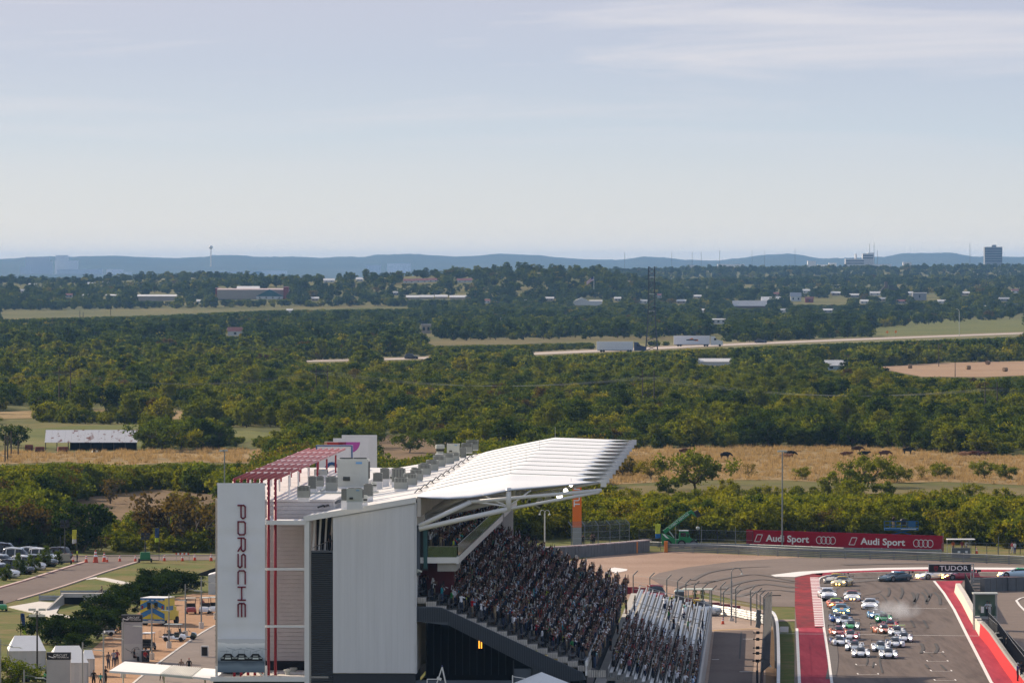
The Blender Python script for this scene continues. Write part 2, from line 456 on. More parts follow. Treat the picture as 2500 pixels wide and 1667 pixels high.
def leaf_quads(rs,centres,radii,nleaf,size,flat=0.75):
 K=len(centres); k=rs.randint(0,K,nleaf)
 d=rs.normal(size=(nleaf,3)); d /= np.linalg.norm(d,axis=1,keepdims=True)
 rr=radii[k][:,None]*(0.25+1.05*rs.rand(nleaf,1))
 c=centres[k]+d*rr*np.array([1,1,flat])
 a=rs.normal(size=(nleaf,3)); a /= np.linalg.norm(a,axis=1,keepdims=True)
 b=np.cross(a,d+0.6*rs.normal(size=(nleaf,3))); b /= np.maximum(np.linalg.norm(b,axis=1,keepdims=True),1e-6)
 s=size*(0.6+0.8*rs.rand(nleaf,1))
 v=np.stack([c-a*s,c-b*s*0.6,c+a*s,c+b*s*0.6],1).reshape(-1,3)
 v[:,2]=np.maximum(v[:,2],0.02)
 return v
def tree_shape(seed,h,spread,trunk,K,clump,low=0.15,sparse=1.0,tr=0.03):
 """limb skeleton and clump centres"""
 rs=np.random.RandomState(seed)
 cs=[]
 while len(cs)<K:
  p=rs.uniform(-1,1,3)
  if np.dot(p,p)>1 or np.dot(p,p)<0.18:continue
  q=np.array([p[0]*spread,p[1]*spread,h*(low+(1-low)*(0.5+0.5*p[2]))])
  q[:2] *= 0.75+0.5*rs.rand(); q[2]=max(q[2]-clump*0.5,h*low*0.7+0.1)
  cs.append(q)
 cs=np.array(cs); radii=clump*(0.65+0.7*rs.rand(K))
 b=MB(); top=Vector((rs.normal()*0.06*h,rs.normal()*0.06*h,trunk))
 r0=tr*h
 b.tube((0,0,-0.1),top,r0,6,0,r0*0.8)
 nl=4+rs.randint(3); forks=[]
 for i in range(nl):
  t=2*math.pi*(i+0.5*rs.rand())/nl
  f=top+Vector((math.cos(t)*spread*0.38,math.sin(t)*spread*0.38,(h-trunk)*(0.22+0.25*rs.rand())))
  mid=top.lerp(f,0.5)+Vector((rs.normal()*0.05*h,rs.normal()*0.05*h,-0.03*h))
  b.tube(top,mid,r0*0.62,5,0,r0*0.5,False); b.tube(mid,f,r0*0.5,5,0,r0*0.36,False)
  forks.append(f)
 for q in cs:
  f=min(forks,key=lambda w:(w-Vector(q)).length); Q=Vector(q)
  mid=f.lerp(Q,0.5)+Vector((rs.normal()*0.04*h,rs.normal()*0.04*h,0.02*h))
  b.tube(f,mid,r0*0.3,4,0,r0*0.2,False); b.tube(mid,Q,r0*0.2,4,0,r0*0.08,False)
 return cs,radii,b,rs
def mesh_from_quads(name,v,m):
 me=bpy.data.meshes.new(name); nq=len(v) // 4
 me.vertices.add(len(v)); me.vertices.foreach_set('co',v.ravel().astype(np.float32))
 me.loops.add(len(v)); me.loops.foreach_set('vertex_index',np.arange(len(v),dtype=np.int32))
 me.polygons.add(nq); me.polygons.foreach_set('loop_start',(np.arange(nq)*4).astype(np.int32))
 me.update(calc_edges=True); me.materials.append(m)
 return me
# kind: height, spread, trunk, clumps, clump radius, low, leaves, leaf size
KINDS={
 'shrub':[(4.6,2.6,0.5,20,0.80,0.10,2300,0.20),(3.8,2.9,0.4,22,0.75,0.08,2300,0.20),(5.2,2.5,0.7,22,0.80,0.14,2400,0.20)],
 'oak':[(8.0,4.0,1.6,30,1.20,0.22,3000,0.26),(7.2,4.4,1.3,32,1.15,0.20,3000,0.26)],
 'elm':[(10.5,3.1,1.8,28,1.20,0.16,3000,0.27),(9.2,3.4,1.5,26,1.15,0.18,2800,0.27)],
 'open':[(5.6,4.6,1.0,30,1.05,0.30,2700,0.21),(5.0,4.0,0.9,26,1.0,0.26,2300,0.21)],
 'bare':[(5.0,2.8,0.7,22,0.75,0.2,520,0.17)],
}
ARCH={}; FLAT=[]          # FLAT: ordered archetypes for scattering
lib=bpy.data.collections.new('tree_library'); libfar=bpy.data.collections.new('far_tree_library')
for ki,(kind,vs_) in enumerate(KINDS.items()):
 for vi,(h,sp,tr,K,cl,low,nl,ls) in enumerate(vs_):
  cs,radii,tb,rs=tree_shape(100+17*ki+vi,h,sp,tr,K,cl,low)
  crown=mesh_from_quads('crown',leaf_quads(rs,cs,radii,nl,ls),M_leaf)
  trunk=tb.mesh('trunk',M_bark,fix=False)
  ARCH[(kind,vi)]=(trunk,crown,h)
  idx=len(FLAT); FLAT.append((kind,vi,h))
  for coll,fac,sz in ((lib,0.75,1.12),(libfar,0.22,2.0)):
   v=leaf_quads(np.random.RandomState(idx),cs,radii*(1 if fac>0.5 else 0.9),int(nl*fac),ls*sz)
   b=MB(); b.v=list(tb.v); b.f=list(tb.f); b.m=[0]*len(tb.f)
   nv=len(b.v); b.v+=[tuple(p) for p in v]
   b.f+=[(nv+4*k,nv+4*k+1,nv+4*k+2,nv+4*k+3) for k in range(len(v) // 4)]; b.m+=[1]*(len(v) // 4)
   o=bpy.data.objects.new('tree_%02d' % idx,b.mesh('tree',[M_bark,M_leaf],fix=False)); coll.objects.link(o)
def fidx(kind,vi):return next(i for i,f in enumerate(FLAT) if f[0]==kind and f[1]==vi)
def scatter(name,P,S,R,I,T,coll,extra=None,align=False):
 """one object whose points carry instances"""
 me=bpy.data.meshes.new(name); n=len(P)
 me.vertices.add(n); me.vertices.foreach_set('co',np.asarray(P,np.float32).ravel())
 for nm,typ,arr in (('scl','FLOAT',S),('rotz','FLOAT',R),('pick','INT',I),('tint','FLOAT',T)):
  a=me.attributes.new(nm,typ,'POINT'); a.data.foreach_set('value',np.asarray(arr,np.int32 if typ=='INT' else np.float32))
 for nm,arr in (extra or {}).items():
  a=me.attributes.new(nm,'FLOAT_VECTOR','POINT'); a.data.foreach_set('vector',np.asarray(arr,np.float32).ravel())
 o=put(name,me)
 ng=bpy.data.node_groups.new(name,'GeometryNodeTree')
 ng.interface.new_socket('Geometry',in_out='INPUT',socket_type='NodeSocketGeometry'); ng.interface.new_socket('Geometry',in_out='OUTPUT',socket_type='NodeSocketGeometry')
 n,l=ng.nodes,ng.links
 gi,go=n.new('NodeGroupInput'),n.new('NodeGroupOutput')
 ci=n.new('GeometryNodeCollectionInfo'); ci.inputs['Collection'].default_value=coll; ci.inputs['Separate Children'].default_value=True; ci.inputs['Reset Children'].default_value=True
 ip=n.new('GeometryNodeInstanceOnPoints'); ip.inputs['Pick Instance'].default_value=True
 def attr(nm,typ):
  a=n.new('GeometryNodeInputNamedAttribute'); a.data_type=typ; a.inputs['Name'].default_value=nm; return a.outputs['Attribute']
 cx=n.new('ShaderNodeCombineXYZ'); l.new(attr('rotz','FLOAT'),cx.inputs['Z'])
 l.new(gi.outputs[0],ip.inputs['Points']); l.new(ci.outputs[0],ip.inputs['Instance']); l.new(attr('pick','INT'),ip.inputs['Instance Index'])
 l.new(cx.outputs[0],ip.inputs['Rotation']); l.new(attr('scl','FLOAT'),ip.inputs['Scale']); l.new(ip.outputs[0],go.inputs[0])
 md=o.modifiers.new('scatter','NODES'); md.node_group=ng
 return o
def wob(X,Y,s,seed=0.0):
 """cheap smooth noise in 0..1"""
 X=np.asarray(X)*s; Y=np.asarray(Y)*s
 v=np.sin(X*1.0+seed)*np.cos(Y*0.9-seed*1.7)+0.6*np.sin(X*2.3-Y*1.1+seed*2.1)+0.4*np.cos(Y*3.1+X*1.7+seed)
 return np.clip(0.5+v/3.2,0,1)
CIRCUIT=[(-400,1349),(560,1349),(900,1330),(1380,1314),(1620,1320),(1830,1322),(2300,1326),(2520,1340),(2900,1352),(2900,2600),(-400,2600)]
HWY_GAP=[(p[0],p[1]-5) for p in HWY_PX]+[(p[0],p[1]+12) for p in reversed(HWY_PX)]
HWY_GAP=[(640,885)]+[q for q in HWY_GAP if q[0]>900]
YARD_L=[(-80,1040),(80,1030),(340,1040),(350,1100),(-80,1105)]
def bld_gap(px,py,w,h):return [(px-w,py-3),(px+w,py-3),(px+w,py+h),(px-w,py+h)]
CLEAR=[FIELD_L,FIELD_HAY,HWY_GAP,YARD_L]
SPARSE=[(FIELD_F,0.10),(FIELD_R,0.0),(FIELD_C,0.03),(FIELD_M,0.15),(FIELD_T,0.4),(MEADOW_R,0.45),(MEADOW_L,0.35),(STRIP_G,0.14),(BROWN_L,0.05)]
CLEAR+=[bld_gap(1742,893,50,16),bld_gap(2040,900,32,14),bld_gap(220,1085,125,22),bld_gap(40,1010,55,30),bld_gap(236,998,22,14),bld_gap(438,1012,20,16),bld_gap(570,822,26,16),bld_gap(1037,816,26,18),bld_gap(1432,742,44,3),bld_gap(1830,748,60,3),bld_gap(1765,788,24,10),bld_gap(383,737,60,3),bld_gap(610,735,95,3),bld_gap(1080,730,95,3),bld_gap(2000,745,60,3),bld_gap(2260,735,60,3),bld_gap(590,1060,60,12),bld_gap(2180,735,40,3)]
# ground and things the photograph shows in the open: nothing in front of them may grow tall enough to hide them
def rect(x0,y0,x1,y1):return [(x0,y0),(x1,y0),(x1,y1),(x0,y1)]
OPEN=[FIELD_R,FIELD_L,[(920,1065),(1010,1064),(1120,1090),(1000,1120),(920,1120)],FIELD_HAY,[(0,757),(640,749),(1000,746),(1000,751),(640,756),(400,768),(0,778)],[(1030,832),(1250,828),(1680,823),(1680,828),(1250,840),(1060,843)],
  rect(105,1045,345,1098),rect(0,988,88,1020),rect(218,985,256,1003),rect(545,800,592,818),rect(1018,792,1056,812),rect(334,720,430,733),rect(528,704,700,729),rect(992,721,1140,729),rect(1400,730,1470,744),rect(1792,736,1872,750),rect(1694,878,1788,889),rect(2012,878,2072,902),rect(1735,778,1772,790),
  rect(1450,826,1580,856),rect(1640,818,1770,848),rect(980,864,1025,878),rect(1935,726,2070,742),rect(2230,718,2290,732),rect(415,1003,450,1022),rect(560,1040,690,1062),rect(985,680,1070,690),rect(1116,682,1150,690),rect(788,681,818,689),rect(866,677,888,687),rect(2064,625,2180,645),rect(560,800,594,817),
  [(740,881),(860,877),(860,882),(740,887)],[(930,875),(1050,871),(1050,877),(930,880)],[(1300,863),(1500,853),(1760,843),(2100,829),(2500,814),(2500,820),(2100,834),(1760,848),(1500,859),(1300,868)],STRIP_G,[(2130,800),(2500,775),(2500,800),(2130,815)],BROWN_L]
FAR_H=[(45,716,14),(160,727,16),(480,742,12),(700,764,14),(760,736,18),(960,722,14),(1180,742,16),(1215,785,12),(1330,736,22),(1500,736,16),(1560,742,20),(1600,728,16),(1650,742,26),(1690,730,22),(1710,764,14),(1905,764,20),(1890,724,16),(2075,727,24),(2100,742,20),(2120,722,30),(2145,736,18),(2190,742,22),(2215,722,14),(2290,742,20),(2345,722,22),(2440,736,26),(2470,716,20),(1960,716,18),(2030,722,22),(2010,764,24)]
OPEN+=[rect(a,b_-8,a+c,b_-1) for a,b_,c in FAR_H]
OPEN_N=[(np.array(p),min(q[0] for q in p),max(q[0] for q in p),min(q[1] for q in p),max(q[1] for q in p)) for p in OPEN]
HX=np.array([0]*10+[-0.7]*4+[0.7]*4); HYY=np.concatenate([np.linspace(0.1,1.0,10),[0.35,0.5,0.65,0.8]*2])
def hides(px,py,h,sp):
 for poly,x0,x1,y0,y1 in OPEN_N:
  if px+sp<x0 or px-sp>x1 or py<y0 or py-h>y1:continue
  xs=px+sp*HX; yy=py-h*HYY
  if inside(poly,xs,yy).any():return True
 return False
rs=np.random.RandomState(11)
def band(y0,y1,per,x0=-90,x1=2590):
 """candidate points between two depths, one per `per` square metres"""
 n=int((x1-x0)/F*0.5*(y1*y1-y0*y0)/per)
 Y=np.sqrt(rs.uniform(y0*y0,y1*y1,n)); px=rs.uniform(x0,x1,n)
 return px,Y
TREES=[]   # x, y, kind, variant, scale, tint
def plant(px,Y,pick):
 X=(px-1250)*Y/F; Z=hgt(X,Y); py=HOR+(H-Z)*F/Y
 flat=Z<1.0
 keep=np.ones(len(X),bool)
 keep &= ~inside(CIRCUIT,px,py)
 for p in CLEAR:keep &= ~(inside(p,px,py) & flat)
 u=rs.rand(len(X))
 for p,k in SPARSE:keep &= ~(inside(p,px,py) & flat & (u>k))
 for i in np.nonzero(keep)[0]:
  r=pick(px[i],py[i],X[i],Y[i])
  if not r:continue
  k,v,s,t=r; hh,sp=KINDS[k][v][0]*F/Y[i],KINDS[k][v][1]*F/Y[i]*0.8
  for sc in (s,s*0.8,s*0.62,s*0.48,0):
   if sc and (not hides(px[i],py[i],hh*sc,sp*sc) or (py[i]>1190 and sc<s and rs.rand()<0.07)):break
  if sc:TREES.append((X[i],Y[i],Z[i],k,v,sc,t))
def choose(table):
 u=rs.rand()*sum(t[-1] for t in table)
 for t in table:
  u-=t[-1]
  if u<=0:return t
 return table[-1]
def rv(kind):return rs.randint(len(KINDS[kind]))
def pick_near(px,py,X,Y):
 w=float(wob(X,Y,0.06,1.3)); w2=float(wob(X,Y,0.15,4.0))
 if px>1300:
  if py<1236 and rs.rand()<0.8:return None
  if rs.rand()>0.95-0.25*(w2<0.28):return None
  k,t0,_=choose([('shrub',0.60,8),('shrub',0.70,5),('shrub',0.47,3),('open',0.64,1.2),('bare',0.84,0.7)])
  return k,rv(k),0.72+0.5*rs.rand(),np.clip(t0+0.16*(w-0.5)+rs.normal()*0.04,0,0.93)
 if rs.rand()>(0.9 if w>0.35 else 0.5):return None
 k,t0,_=choose([('shrub',0.52,6),('shrub',0.62,3),('open',0.50,2),('oak',0.30,1.6),('oak',0.42,1.4),('bare',0.88,1.3),('open',0.9,0.5)])
 s=0.85+0.55*rs.rand() if k != 'oak' else 0.62+0.3*rs.rand()
 return k,rv(k),s,np.clip(t0+0.2*(w-0.5)+rs.normal()*0.05,0,0.95)
def pick_mid(px,py,X,Y):
 w=float(wob(X,Y,0.02,2.0)); w2=float(wob(X,Y,0.008,0.4))
 if rs.rand()>0.12+1.15*w2*(0.55+0.9*w):return None
 brown=1.6 if (900<px<1700 and 950<py<1040) else 0.35
 k,t0,_=choose([('shrub',0.46,6),('shrub',0.60,5),('shrub',0.70,2.5),('oak',0.20,1.8),('oak',0.38,2.6),('elm',0.50,2.4),('elm',0.36,1.6),('elm',0.62,1.2),('oak',0.52,1.6),('open',0.50,1.0),('open',0.92,0.6*brown),('shrub',0.93,0.8*brown),('bare',0.95,0.7*brown)])
 s=0.7+0.75*rs.rand() if k in ('shrub','bare') else 0.48+0.5*rs.rand()**1.5
 return k,rv(k),s,np.clip(t0+0.18*(w-0.5)+rs.normal()*0.045,0,0.97)
def pick_far(px,py,X,Y):
 w=float(wob(X,Y,0.006,2.0)); w2=float(wob(X,Y,0.0022,0.9))
 if rs.rand()>0.35+1.0*w2:return None
 k,t0,_=choose([('oak',0.14,3),('oak',0.24,3),('elm',0.34,2),('elm',0.22,1.5),('shrub',0.42,4),('shrub',0.56,2),('elm',0.46,0.7),('oak',0.86,0.5)])
 s=0.9+0.9*rs.rand() if k=='shrub' else 0.6+0.5*rs.rand()
 return k,rv(k),s,np.clip(t0+0.16*(w-0.5)+rs.normal()*0.04,0,0.9)
plant(*band(925,1320,9.0),pick_near)
plant(*band(1320,2900,46.0),pick_mid)
plant(*band(2900,6200,130.0),pick_far)
def pick_low(px,py,X,Y):
 w=float(wob(X,Y,0.03,5.0)); k='bare' if rs.rand()<0.08 else 'shrub'
 if rs.rand()>0.35+0.9*w:return None
 return k,rv(k),0.3+0.42*rs.rand(),np.clip(0.5+0.3*(w-0.5)+rs.normal()*0.08,0.2,0.93)
plant(*band(1320,3400,34.0),pick_low)
plant(*band(6200,13200,520.0),pick_far)
# trees the photograph shows singly: pixel of the foot, kind, variant, scale, tint
for px,py,k,v,s,t in [(1698,1198,'open',0,1.45,0.56),(1520,1165,'open',1,0.93,0.86),(1590,1170,'open',0,0.71,0.82),(1470,1160,'open',1,0.81,0.80),(2118,1190,'open',0,1.1,0.60),(2190,1178,'open',1,0.74,0.62),(2295,1168,'open',1,0.62,0.62),(2405,1168,'open',0,0.68,0.60),(2460,1170,'shrub',0,0.68,0.56),(1960,1170,'open',1,0.50,0.66),(1830,1165,'bare',0,0.62,0.86),(2250,1172,'bare',0,0.62,0.84),
         (1545,1092,'shrub',1,0.94,0.40),(1625,1090,'oak',0,0.58,0.30),(1760,1090,'shrub',0,0.86,0.42),(1830,1092,'oak',1,0.61,0.26),(1880,1092,'oak',0,0.79,0.16),(1945,1090,'oak',1,0.65,0.32),(2010,1090,'oak',0,0.72,0.26),(2080,1092,'shrub',2,1.01,0.28),(2110,1090,'oak',1,0.58,0.18),(2215,1086,'open',0,0.94,0.48),(2300,1098,'oak',1,0.68,0.42),(2380,1100,'oak',0,0.65,0.46),(2450,1104,'oak',1,0.65,0.5),
         (1000,1105,'open',0,0.94,0.46),(1085,1112,'oak',0,0.77,0.42),(1140,1108,'oak',1,0.72,0.36),(905,1075,'oak',1,0.72,0.5),(805,1072,'open',0,1.02,0.58),(730,1085,'open',1,1.10,0.50),(690,1100,'shrub',1,1.19,0.60),
         (395,1103,'open',0,1.44,0.44),(440,1098,'open',1,1.19,0.70),(480,1095,'oak',0,0.94,0.28),(535,1096,'oak',1,0.77,0.30),(25,1092,'oak',1,0.85,0.32),(410,1340,'bare',0,1.90,0.96),(418,1338,'open',0,1.25,0.985),(200,1348,'oak',0,1.00,0.2),(70,1300,'shrub',1,1.90,0.5),(480,1346,'bare',0,1.80,0.9),
         (2112,920,'oak',0,1.22,0.06),(2080,918,'oak',1,1.05,0.08),(2140,918,'oak',1,0.84,0.10)]:
 X,Y,_=G(px,py); TREES.append((X,Y,0.0,k,v,s,t))
HAND_N=46
T_=TREES
size=np.array([t[5]*KINDS[t[3]][t[4]][0]/t[1] for t in T_])
pxs=np.array([1250+t[0]*F/t[1] for t in T_]); vis=(pxs>-10) & (pxs<2510)
# the covered grandstand hides what stands behind it
hid=np.array([(530<p<1260) and (t[1]<1250) for p,t in zip(pxs,T_)])
score=np.where(vis & ~hid,size,0); score[-HAND_N:]+=1.0
single=set(np.argsort(-score)[:298].tolist())
rest=[i for i in range(len(T_)) if i not in single]
def tint_word(k,t):
 if k=='bare':return 'half-bare grey-brown'
 return 'dark green' if t<0.3 else 'mid-green' if t<0.48 else 'olive' if t<0.57 else 'yellow-green' if t<0.82 else 'brownish'
NOUN={'shrub':'mesquite shrub','oak':'round-crowned oak','elm':'tall elm','open':'open-branched mesquite tree','bare':'thin shrub'}
def place_word(px,py):
 if px<560:return ('in the scrub left of the white letter banner' if py>1140 else 'around the tin-roofed barns on the left')
 if py>1215:return ('in the thicket between orange pylon and green telehandler' if px<1720 else 'in the thicket behind the red billboard' if px<2310 else 'in the thicket right of the red billboard')
 if py>1130:return 'along the near edge of the dry cattle field'
 if py>1060:return ('on the brown ground behind the white canopy roof' if px<1440 else 'along the far edge of the dry cattle field')
 return 'beside the tin-roofed house near the hay field'
cnt={}; order=sorted(single,key=lambda i:pxs[i])
for i in order:
 X,Y,Z,k,v,s,t=T_[i]; px,py=PX((X,Y,Z))
 base='%s %s %s' % (tint_word(k,t),NOUN[k],place_word(px,py))
 cnt[base]=cnt.get(base,0)+1
num={}
for i in order:
 X,Y,Z,k,v,s,t=T_[i]; px,py=PX((X,Y,Z))
 base='%s %s %s' % (tint_word(k,t),NOUN[k],place_word(px,py)); num[base]=num.get(base,0)+1
 lab=base if cnt[base]==1 else base+', %s of these from the left' % ordinal(num[base])
 words=lab.split()
 if len(words)>16:lab=base+', %s from left' % ordinal(num[base])
 if len(lab.split())>16:lab=' '.join(lab.split()[:16])
 r=thing('shrub' if k in ('shrub','bare') else 'tree',lab,'shrub' if k in ('shrub','bare') else 'tree',(X,Y,Z),rs.rand()*6.28,'scrub and trees around the circuit')
 r.scale=(s,s,s*(0.92+0.16*rs.rand()))
 tk,cr_,h_=ARCH[(k,v)]
 put('trunk',tk,r)
 c=put('crown',cr_,r); c['tint']=float(t)
def mass(name,label,idx,coll):
 P=[(T_[i][0],T_[i][1],T_[i][2]) for i in idx]
 o=scatter(name,P,[T_[i][5] for i in idx],rs.rand(len(idx))*6.28,[fidx(T_[i][3],T_[i][4]) for i in idx],[T_[i][6] for i in idx],coll)
 tag(o,label,None,None,'stuff'); return o
mass('scrub_mass','dense scrub and woodland filling the plain behind the circuit',[i for i in rest if T_[i][1]<2300],lib)
mass('far_woodland','far dark woodland on the plain and low ridges',[i for i in rest if T_[i][1]>=2300],libfar)
# ------------------------------------------------------------------ covered grandstand (local frame: x across, y along the straight, z up)
ROTG=-math.atan(0.0385)
GO=Vector((0.0,555.0,0.0))
RG=Matrix.Rotation(ROTG,3,'Z')
def GW(v,u,z=0.0):
 """grandstand frame to world"""
 p=RG @ Vector((v,u,z))+GO
 return (p.x,p.y,p.z)
KN=555.0/F
def nv(px):return (px-1250.0)*KN
def nz_(py):return H-(py-HOR)*KN
M_white=mat('white_paint',(0.78,0.77,0.75),0.5,var=0.05,vscale=0.4)
M_panel=mat('grey_white_cladding',(0.70,0.70,0.71),0.45,var=0.07,vscale=0.6,stretch=(3,3,0.12))
M_plank=mat('beige_plank',(0.58,0.56,0.55),0.6,var=0.06,vscale=0.6)
M_roof=mat('white_roof_sheet',(0.76,0.72,0.68),0.5,var=0.26,vscale=0.35,col2=(0.82,0.80,0.77))
M_memb=mat('white_membrane',(0.80,0.80,0.79),0.45,var=0.08,vscale=0.3,stretch=(0.4,2.0,1))
M_red=mat('deep_red_paint',(0.30,0.014,0.03),0.4)
M_louver=mat('slate_louver',(0.10,0.105,0.115),0.45,metal=0.2)
M_dark=mat('dark_steel',(0.030,0.033,0.040),0.6)
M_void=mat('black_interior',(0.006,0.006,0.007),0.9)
M_slate=mat('blue_grey_paint',(0.085,0.10,0.125),0.6)
M_conc=mat('concrete',(0.36,0.34,0.31),0.85,var=0.15,vscale=0.6)
M_concl=mat('pale_concrete',(0.55,0.51,0.46),0.85,var=0.12,vscale=0.6)
M_steel=mat('galvanised_steel',(0.42,0.43,0.44),0.4,metal=0.7)
M_glassg=mat('green_glass',(0.25,0.36,0.16),0.08,spec=0.8,trans=0.75)
M_ac=mat('grey_green_metal',(0.32,0.335,0.30),0.5,var=0.08,vscale=1.0)
M_acd=mat('dark_grille',(0.045,0.05,0.045),0.7)
M_acw=mat('pale_metal',(0.50,0.52,0.47),0.5,var=0.05)
M_black=mat('black_plastic',(0.012,0.012,0.013),0.5)
gs=thing('grandstand','long covered grandstand with white membrane canopy and packed tiers','grandstand',GO,ROTG)
gs['label']='long covered grandstand with white membrane canopy beside the race track'
def gbox(name,v0,v1,u0,u1,z0,z1,m,parent=gs):
 b=MB(); b.box(((v0+v1)/2,(u0+u1)/2,(z0+z1)/2),(v1-v0,u1-u0,z1-z0)); return b.build(name,m,parent)
LEN=133.0
# end block with vertical cladding sheets
body=MB()
body.prism([(-15.2,0.12,6.5),(-8.2,0.12,6.5),(-8.2,0.12,21.0),(-15.2,0.12,19.8)],(0,30,0))
body.build('end_block',M_panel,gs)
npan=14
for i in range(npan):
 a=-15.2+7.0*i/npan; w=7.0/npan
 z1=19.7+(a+15.2)*0.171
 pb=MB(); pb.prism([(a+0.0015,0.10,6.55),(a+w-0.0015,0.10,6.55),(a+w-0.0015,0.10,z1+w*0.171),(a+0.0015,0.10,z1)],(0,-0.10,0))
 pb.build('wall_panel',M_panel,gs)
fb=MB(); fb.prism([(-17.7,-0.15,19.35),(-8.15,-0.15,20.98),(-8.15,-0.15,21.45),(-17.7,-0.15,19.82)],(0,0.3,0)); fb.build('roof_fascia',M_white,gs)
gbox('side_wall',-8.25,-8.1,0.0,2.2,6.5,21.0,M_panel)
# main roof, sloping up to the canopy
rb=MB(); rb.prism([(-17.65,0.15,19.75),(-8.1,0.15,21.4),(-8.1,0.15,21.15),(-17.65,0.15,19.5)],(0,LEN,0)); rb.build('roof',M_roof,gs)
sb=MB()
for k in range(1,11):
 y=k*12.0; sb.box((-12.9,y,20.66),(9.5,0.10,0.05),ry=-math.atan(1.65/9.55))
sb.build('roof_seam',M_white,gs)
# rear volume with plank wall
gbox('rear_volume',-25.4,-15.7,8.35,97,0.0,20.75,M_plank)
gbox('rear_roof',-25.5,-15.6,8.2,97.2,20.76,20.95,M_roof)
plank=MB(); plank.box((0,0,0),(9.6,0.06,0.325)); pm=plank.mesh('plank',M_plank)
for i in range(39):put('plank',pm,gs,(-20.6,8.30,7.25+0.35*i))
gbox('plinth',-25.4,-17.2,0.2,8.5,2.0,5.95,M_dark); gbox('plinth',-15.2,-8.2,0.1,8,2.0,6.45,M_dark)
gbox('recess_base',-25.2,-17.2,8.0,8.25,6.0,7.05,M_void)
# landing frames
gbox('landing',-21.0,-17.7,0.0,7.8,19.15,19.32,M_white)
fr=MB(); fr.box((-19.3,-0.05,19.28),(3.6,0.16,0.36)); fr.box((-21.0,4,19.4),(0.18,8,0.3)); fr.build('landing_edge',M_white,gs)
for py in (1390,1530):gbox('tie_rail',-21.0,-17.3,-0.02,0.14,nz_(py)-0.1,nz_(py)+0.1,M_white)
gbox('column',-17.62,-17.2,-0.05,0.35,2.0,19.6,M_white)
gbox('column',-17.18,-17.06,0.0,0.3,2.0,19.6,M_conc)
lb=MB(); lb.box((-19.3,4,6.15),(7.4,7.8,0.22)); lb.build('lower_deck',M_concl,gs)
lr=MB(); lr.box((-21.6,-0.02,6.0),(8.0,0.2,0.4)); lr.box((-25.1,0.05,6.6),(0.2,0.2,1.0)); lr.box((-20.9,0.05,6.6),(0.22,0.22,1.1)); lr.box((-21.6,0.05,6.7),(1.6,0.12,0.14),ry=0.7); lr.box((-19.0,3.5,6.32),(3.2,0.15,0.12)); lr.tube((-20.6,0.1,6.2),(-19.5,7.0,6.45),0.07,6)
lr.build('deck_frame',M_white,gs)
for v,u in ((-19.2,2.0),(-18.9,4.6)):
 d=MB(); d.tube((v,u,6.2),(v,u,6.62),0.22,12); d.tube((v,u,6.55),(v,u,6.7),0.34,12); d.build('roof_vent',M_acw,gs)
# louvered stair shaft
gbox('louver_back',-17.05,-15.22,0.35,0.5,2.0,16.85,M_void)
sl=MB(); sl.box((0,0,0),(1.83,0.05,0.15),rx=0.7); sm=sl.mesh('louver_slat',M_louver)
for i in range(66):put('louver_slat',sm,gs,(-16.14,0.12,5.2+0.175*i))
gbox('louver_head',-17.1,-15.2,0.02,0.35,16.75,16.9,M_louver)
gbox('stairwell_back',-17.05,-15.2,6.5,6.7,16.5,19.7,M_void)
gbox('stairwell_floor',-17.05,-15.2,0.4,6.5,16.5,16.7,M_conc)
for i in range(4):
 cb=MB(); cb.box((-16.9+0.42*i,1.3+1.2*i,18.1),(0.16,0.12,2.9),ry=0.06); cb.build('stair_column',M_white,gs)
rl=MB(); rl.tube((-17.0,0.9,17.1),(-15.3,5.8,17.75),0.04,6)
for i in range(9):
 t=i/8; rl.tube((-17.0+1.7*t,0.9+4.9*t,16.7),(-17.0+1.7*t,0.9+4.9*t,17.1+0.65*t),0.02,4)
rl.build('stair_rail',M_steel,gs)
# tower frame carrying the near banner
tf=MB(); tf.box((-25.12,0.35,13.6),(0.16,0.5,15.4)); tf.box((-23.0,0.35,22.5),(4.2,0.3,0.16)); tf.box((-21.05,0.4,14.0),(0.12,0.3,16)); tf.build('banner_frame',M_conc,gs)
tb_=MB()
for i in range(34):tb_.box((-25.22,0.2,7.0+0.45*i),(0.06,0.08,0.05))
tb_.build('frame_bolts',M_dark,gs)
# membrane canopy in bays
NB=11; U0,U1=0.0,130.5
ub=[U0]+[10.5+(U1-10.5)*i/(NB-1) for i in range(NB)]
RIDGE=(-0.55,23.1); TIP=(7.55,22.82); ROOT=(-8.05,21.5)
def canopy_pt(bay,t,s):
 """t along the bay 0..1, s across 0 (building) .. 1 (ridge) .. 2 (tip)"""
 u=ub[bay]+(ub[bay+1]-ub[bay])*t; bow=math.sin(math.pi*t)
 root=ROOT[0]-0.35*(1-bow)*0; tip=TIP[0]-1.9*bow-0.15
 if bay==0:tip=TIP[0]-0.15-1.6*bow
 if s<=1:
  v=root+(RIDGE[0]-root)*s; z=ROOT[1]+(RIDGE[1]-ROOT[1])*(s**0.9)
 else:
  v=RIDGE[0]+(tip-RIDGE[0])*(s-1); f=(v-RIDGE[0])/(TIP[0]-RIDGE[0]); z=RIDGE[1]+(TIP[1]-RIDGE[1])*f
 z-=0.07*bow*max(0.0,math.sin(math.pi*s)) if s<1 else 0.0
 if bay==0:# the end panel drops to the front edge cable
  e=(1-t)**1.3
  zl=ROOT[1]-0.35*math.sin(math.pi*min(1,(v-ROOT[0])/7.8))+(TIP[1]-ROOT[1])*((v-ROOT[0])/(TIP[0]-ROOT[0]))**1.2*0.98
  z=z*(1-e)+zl*e
 return (v,u,z)
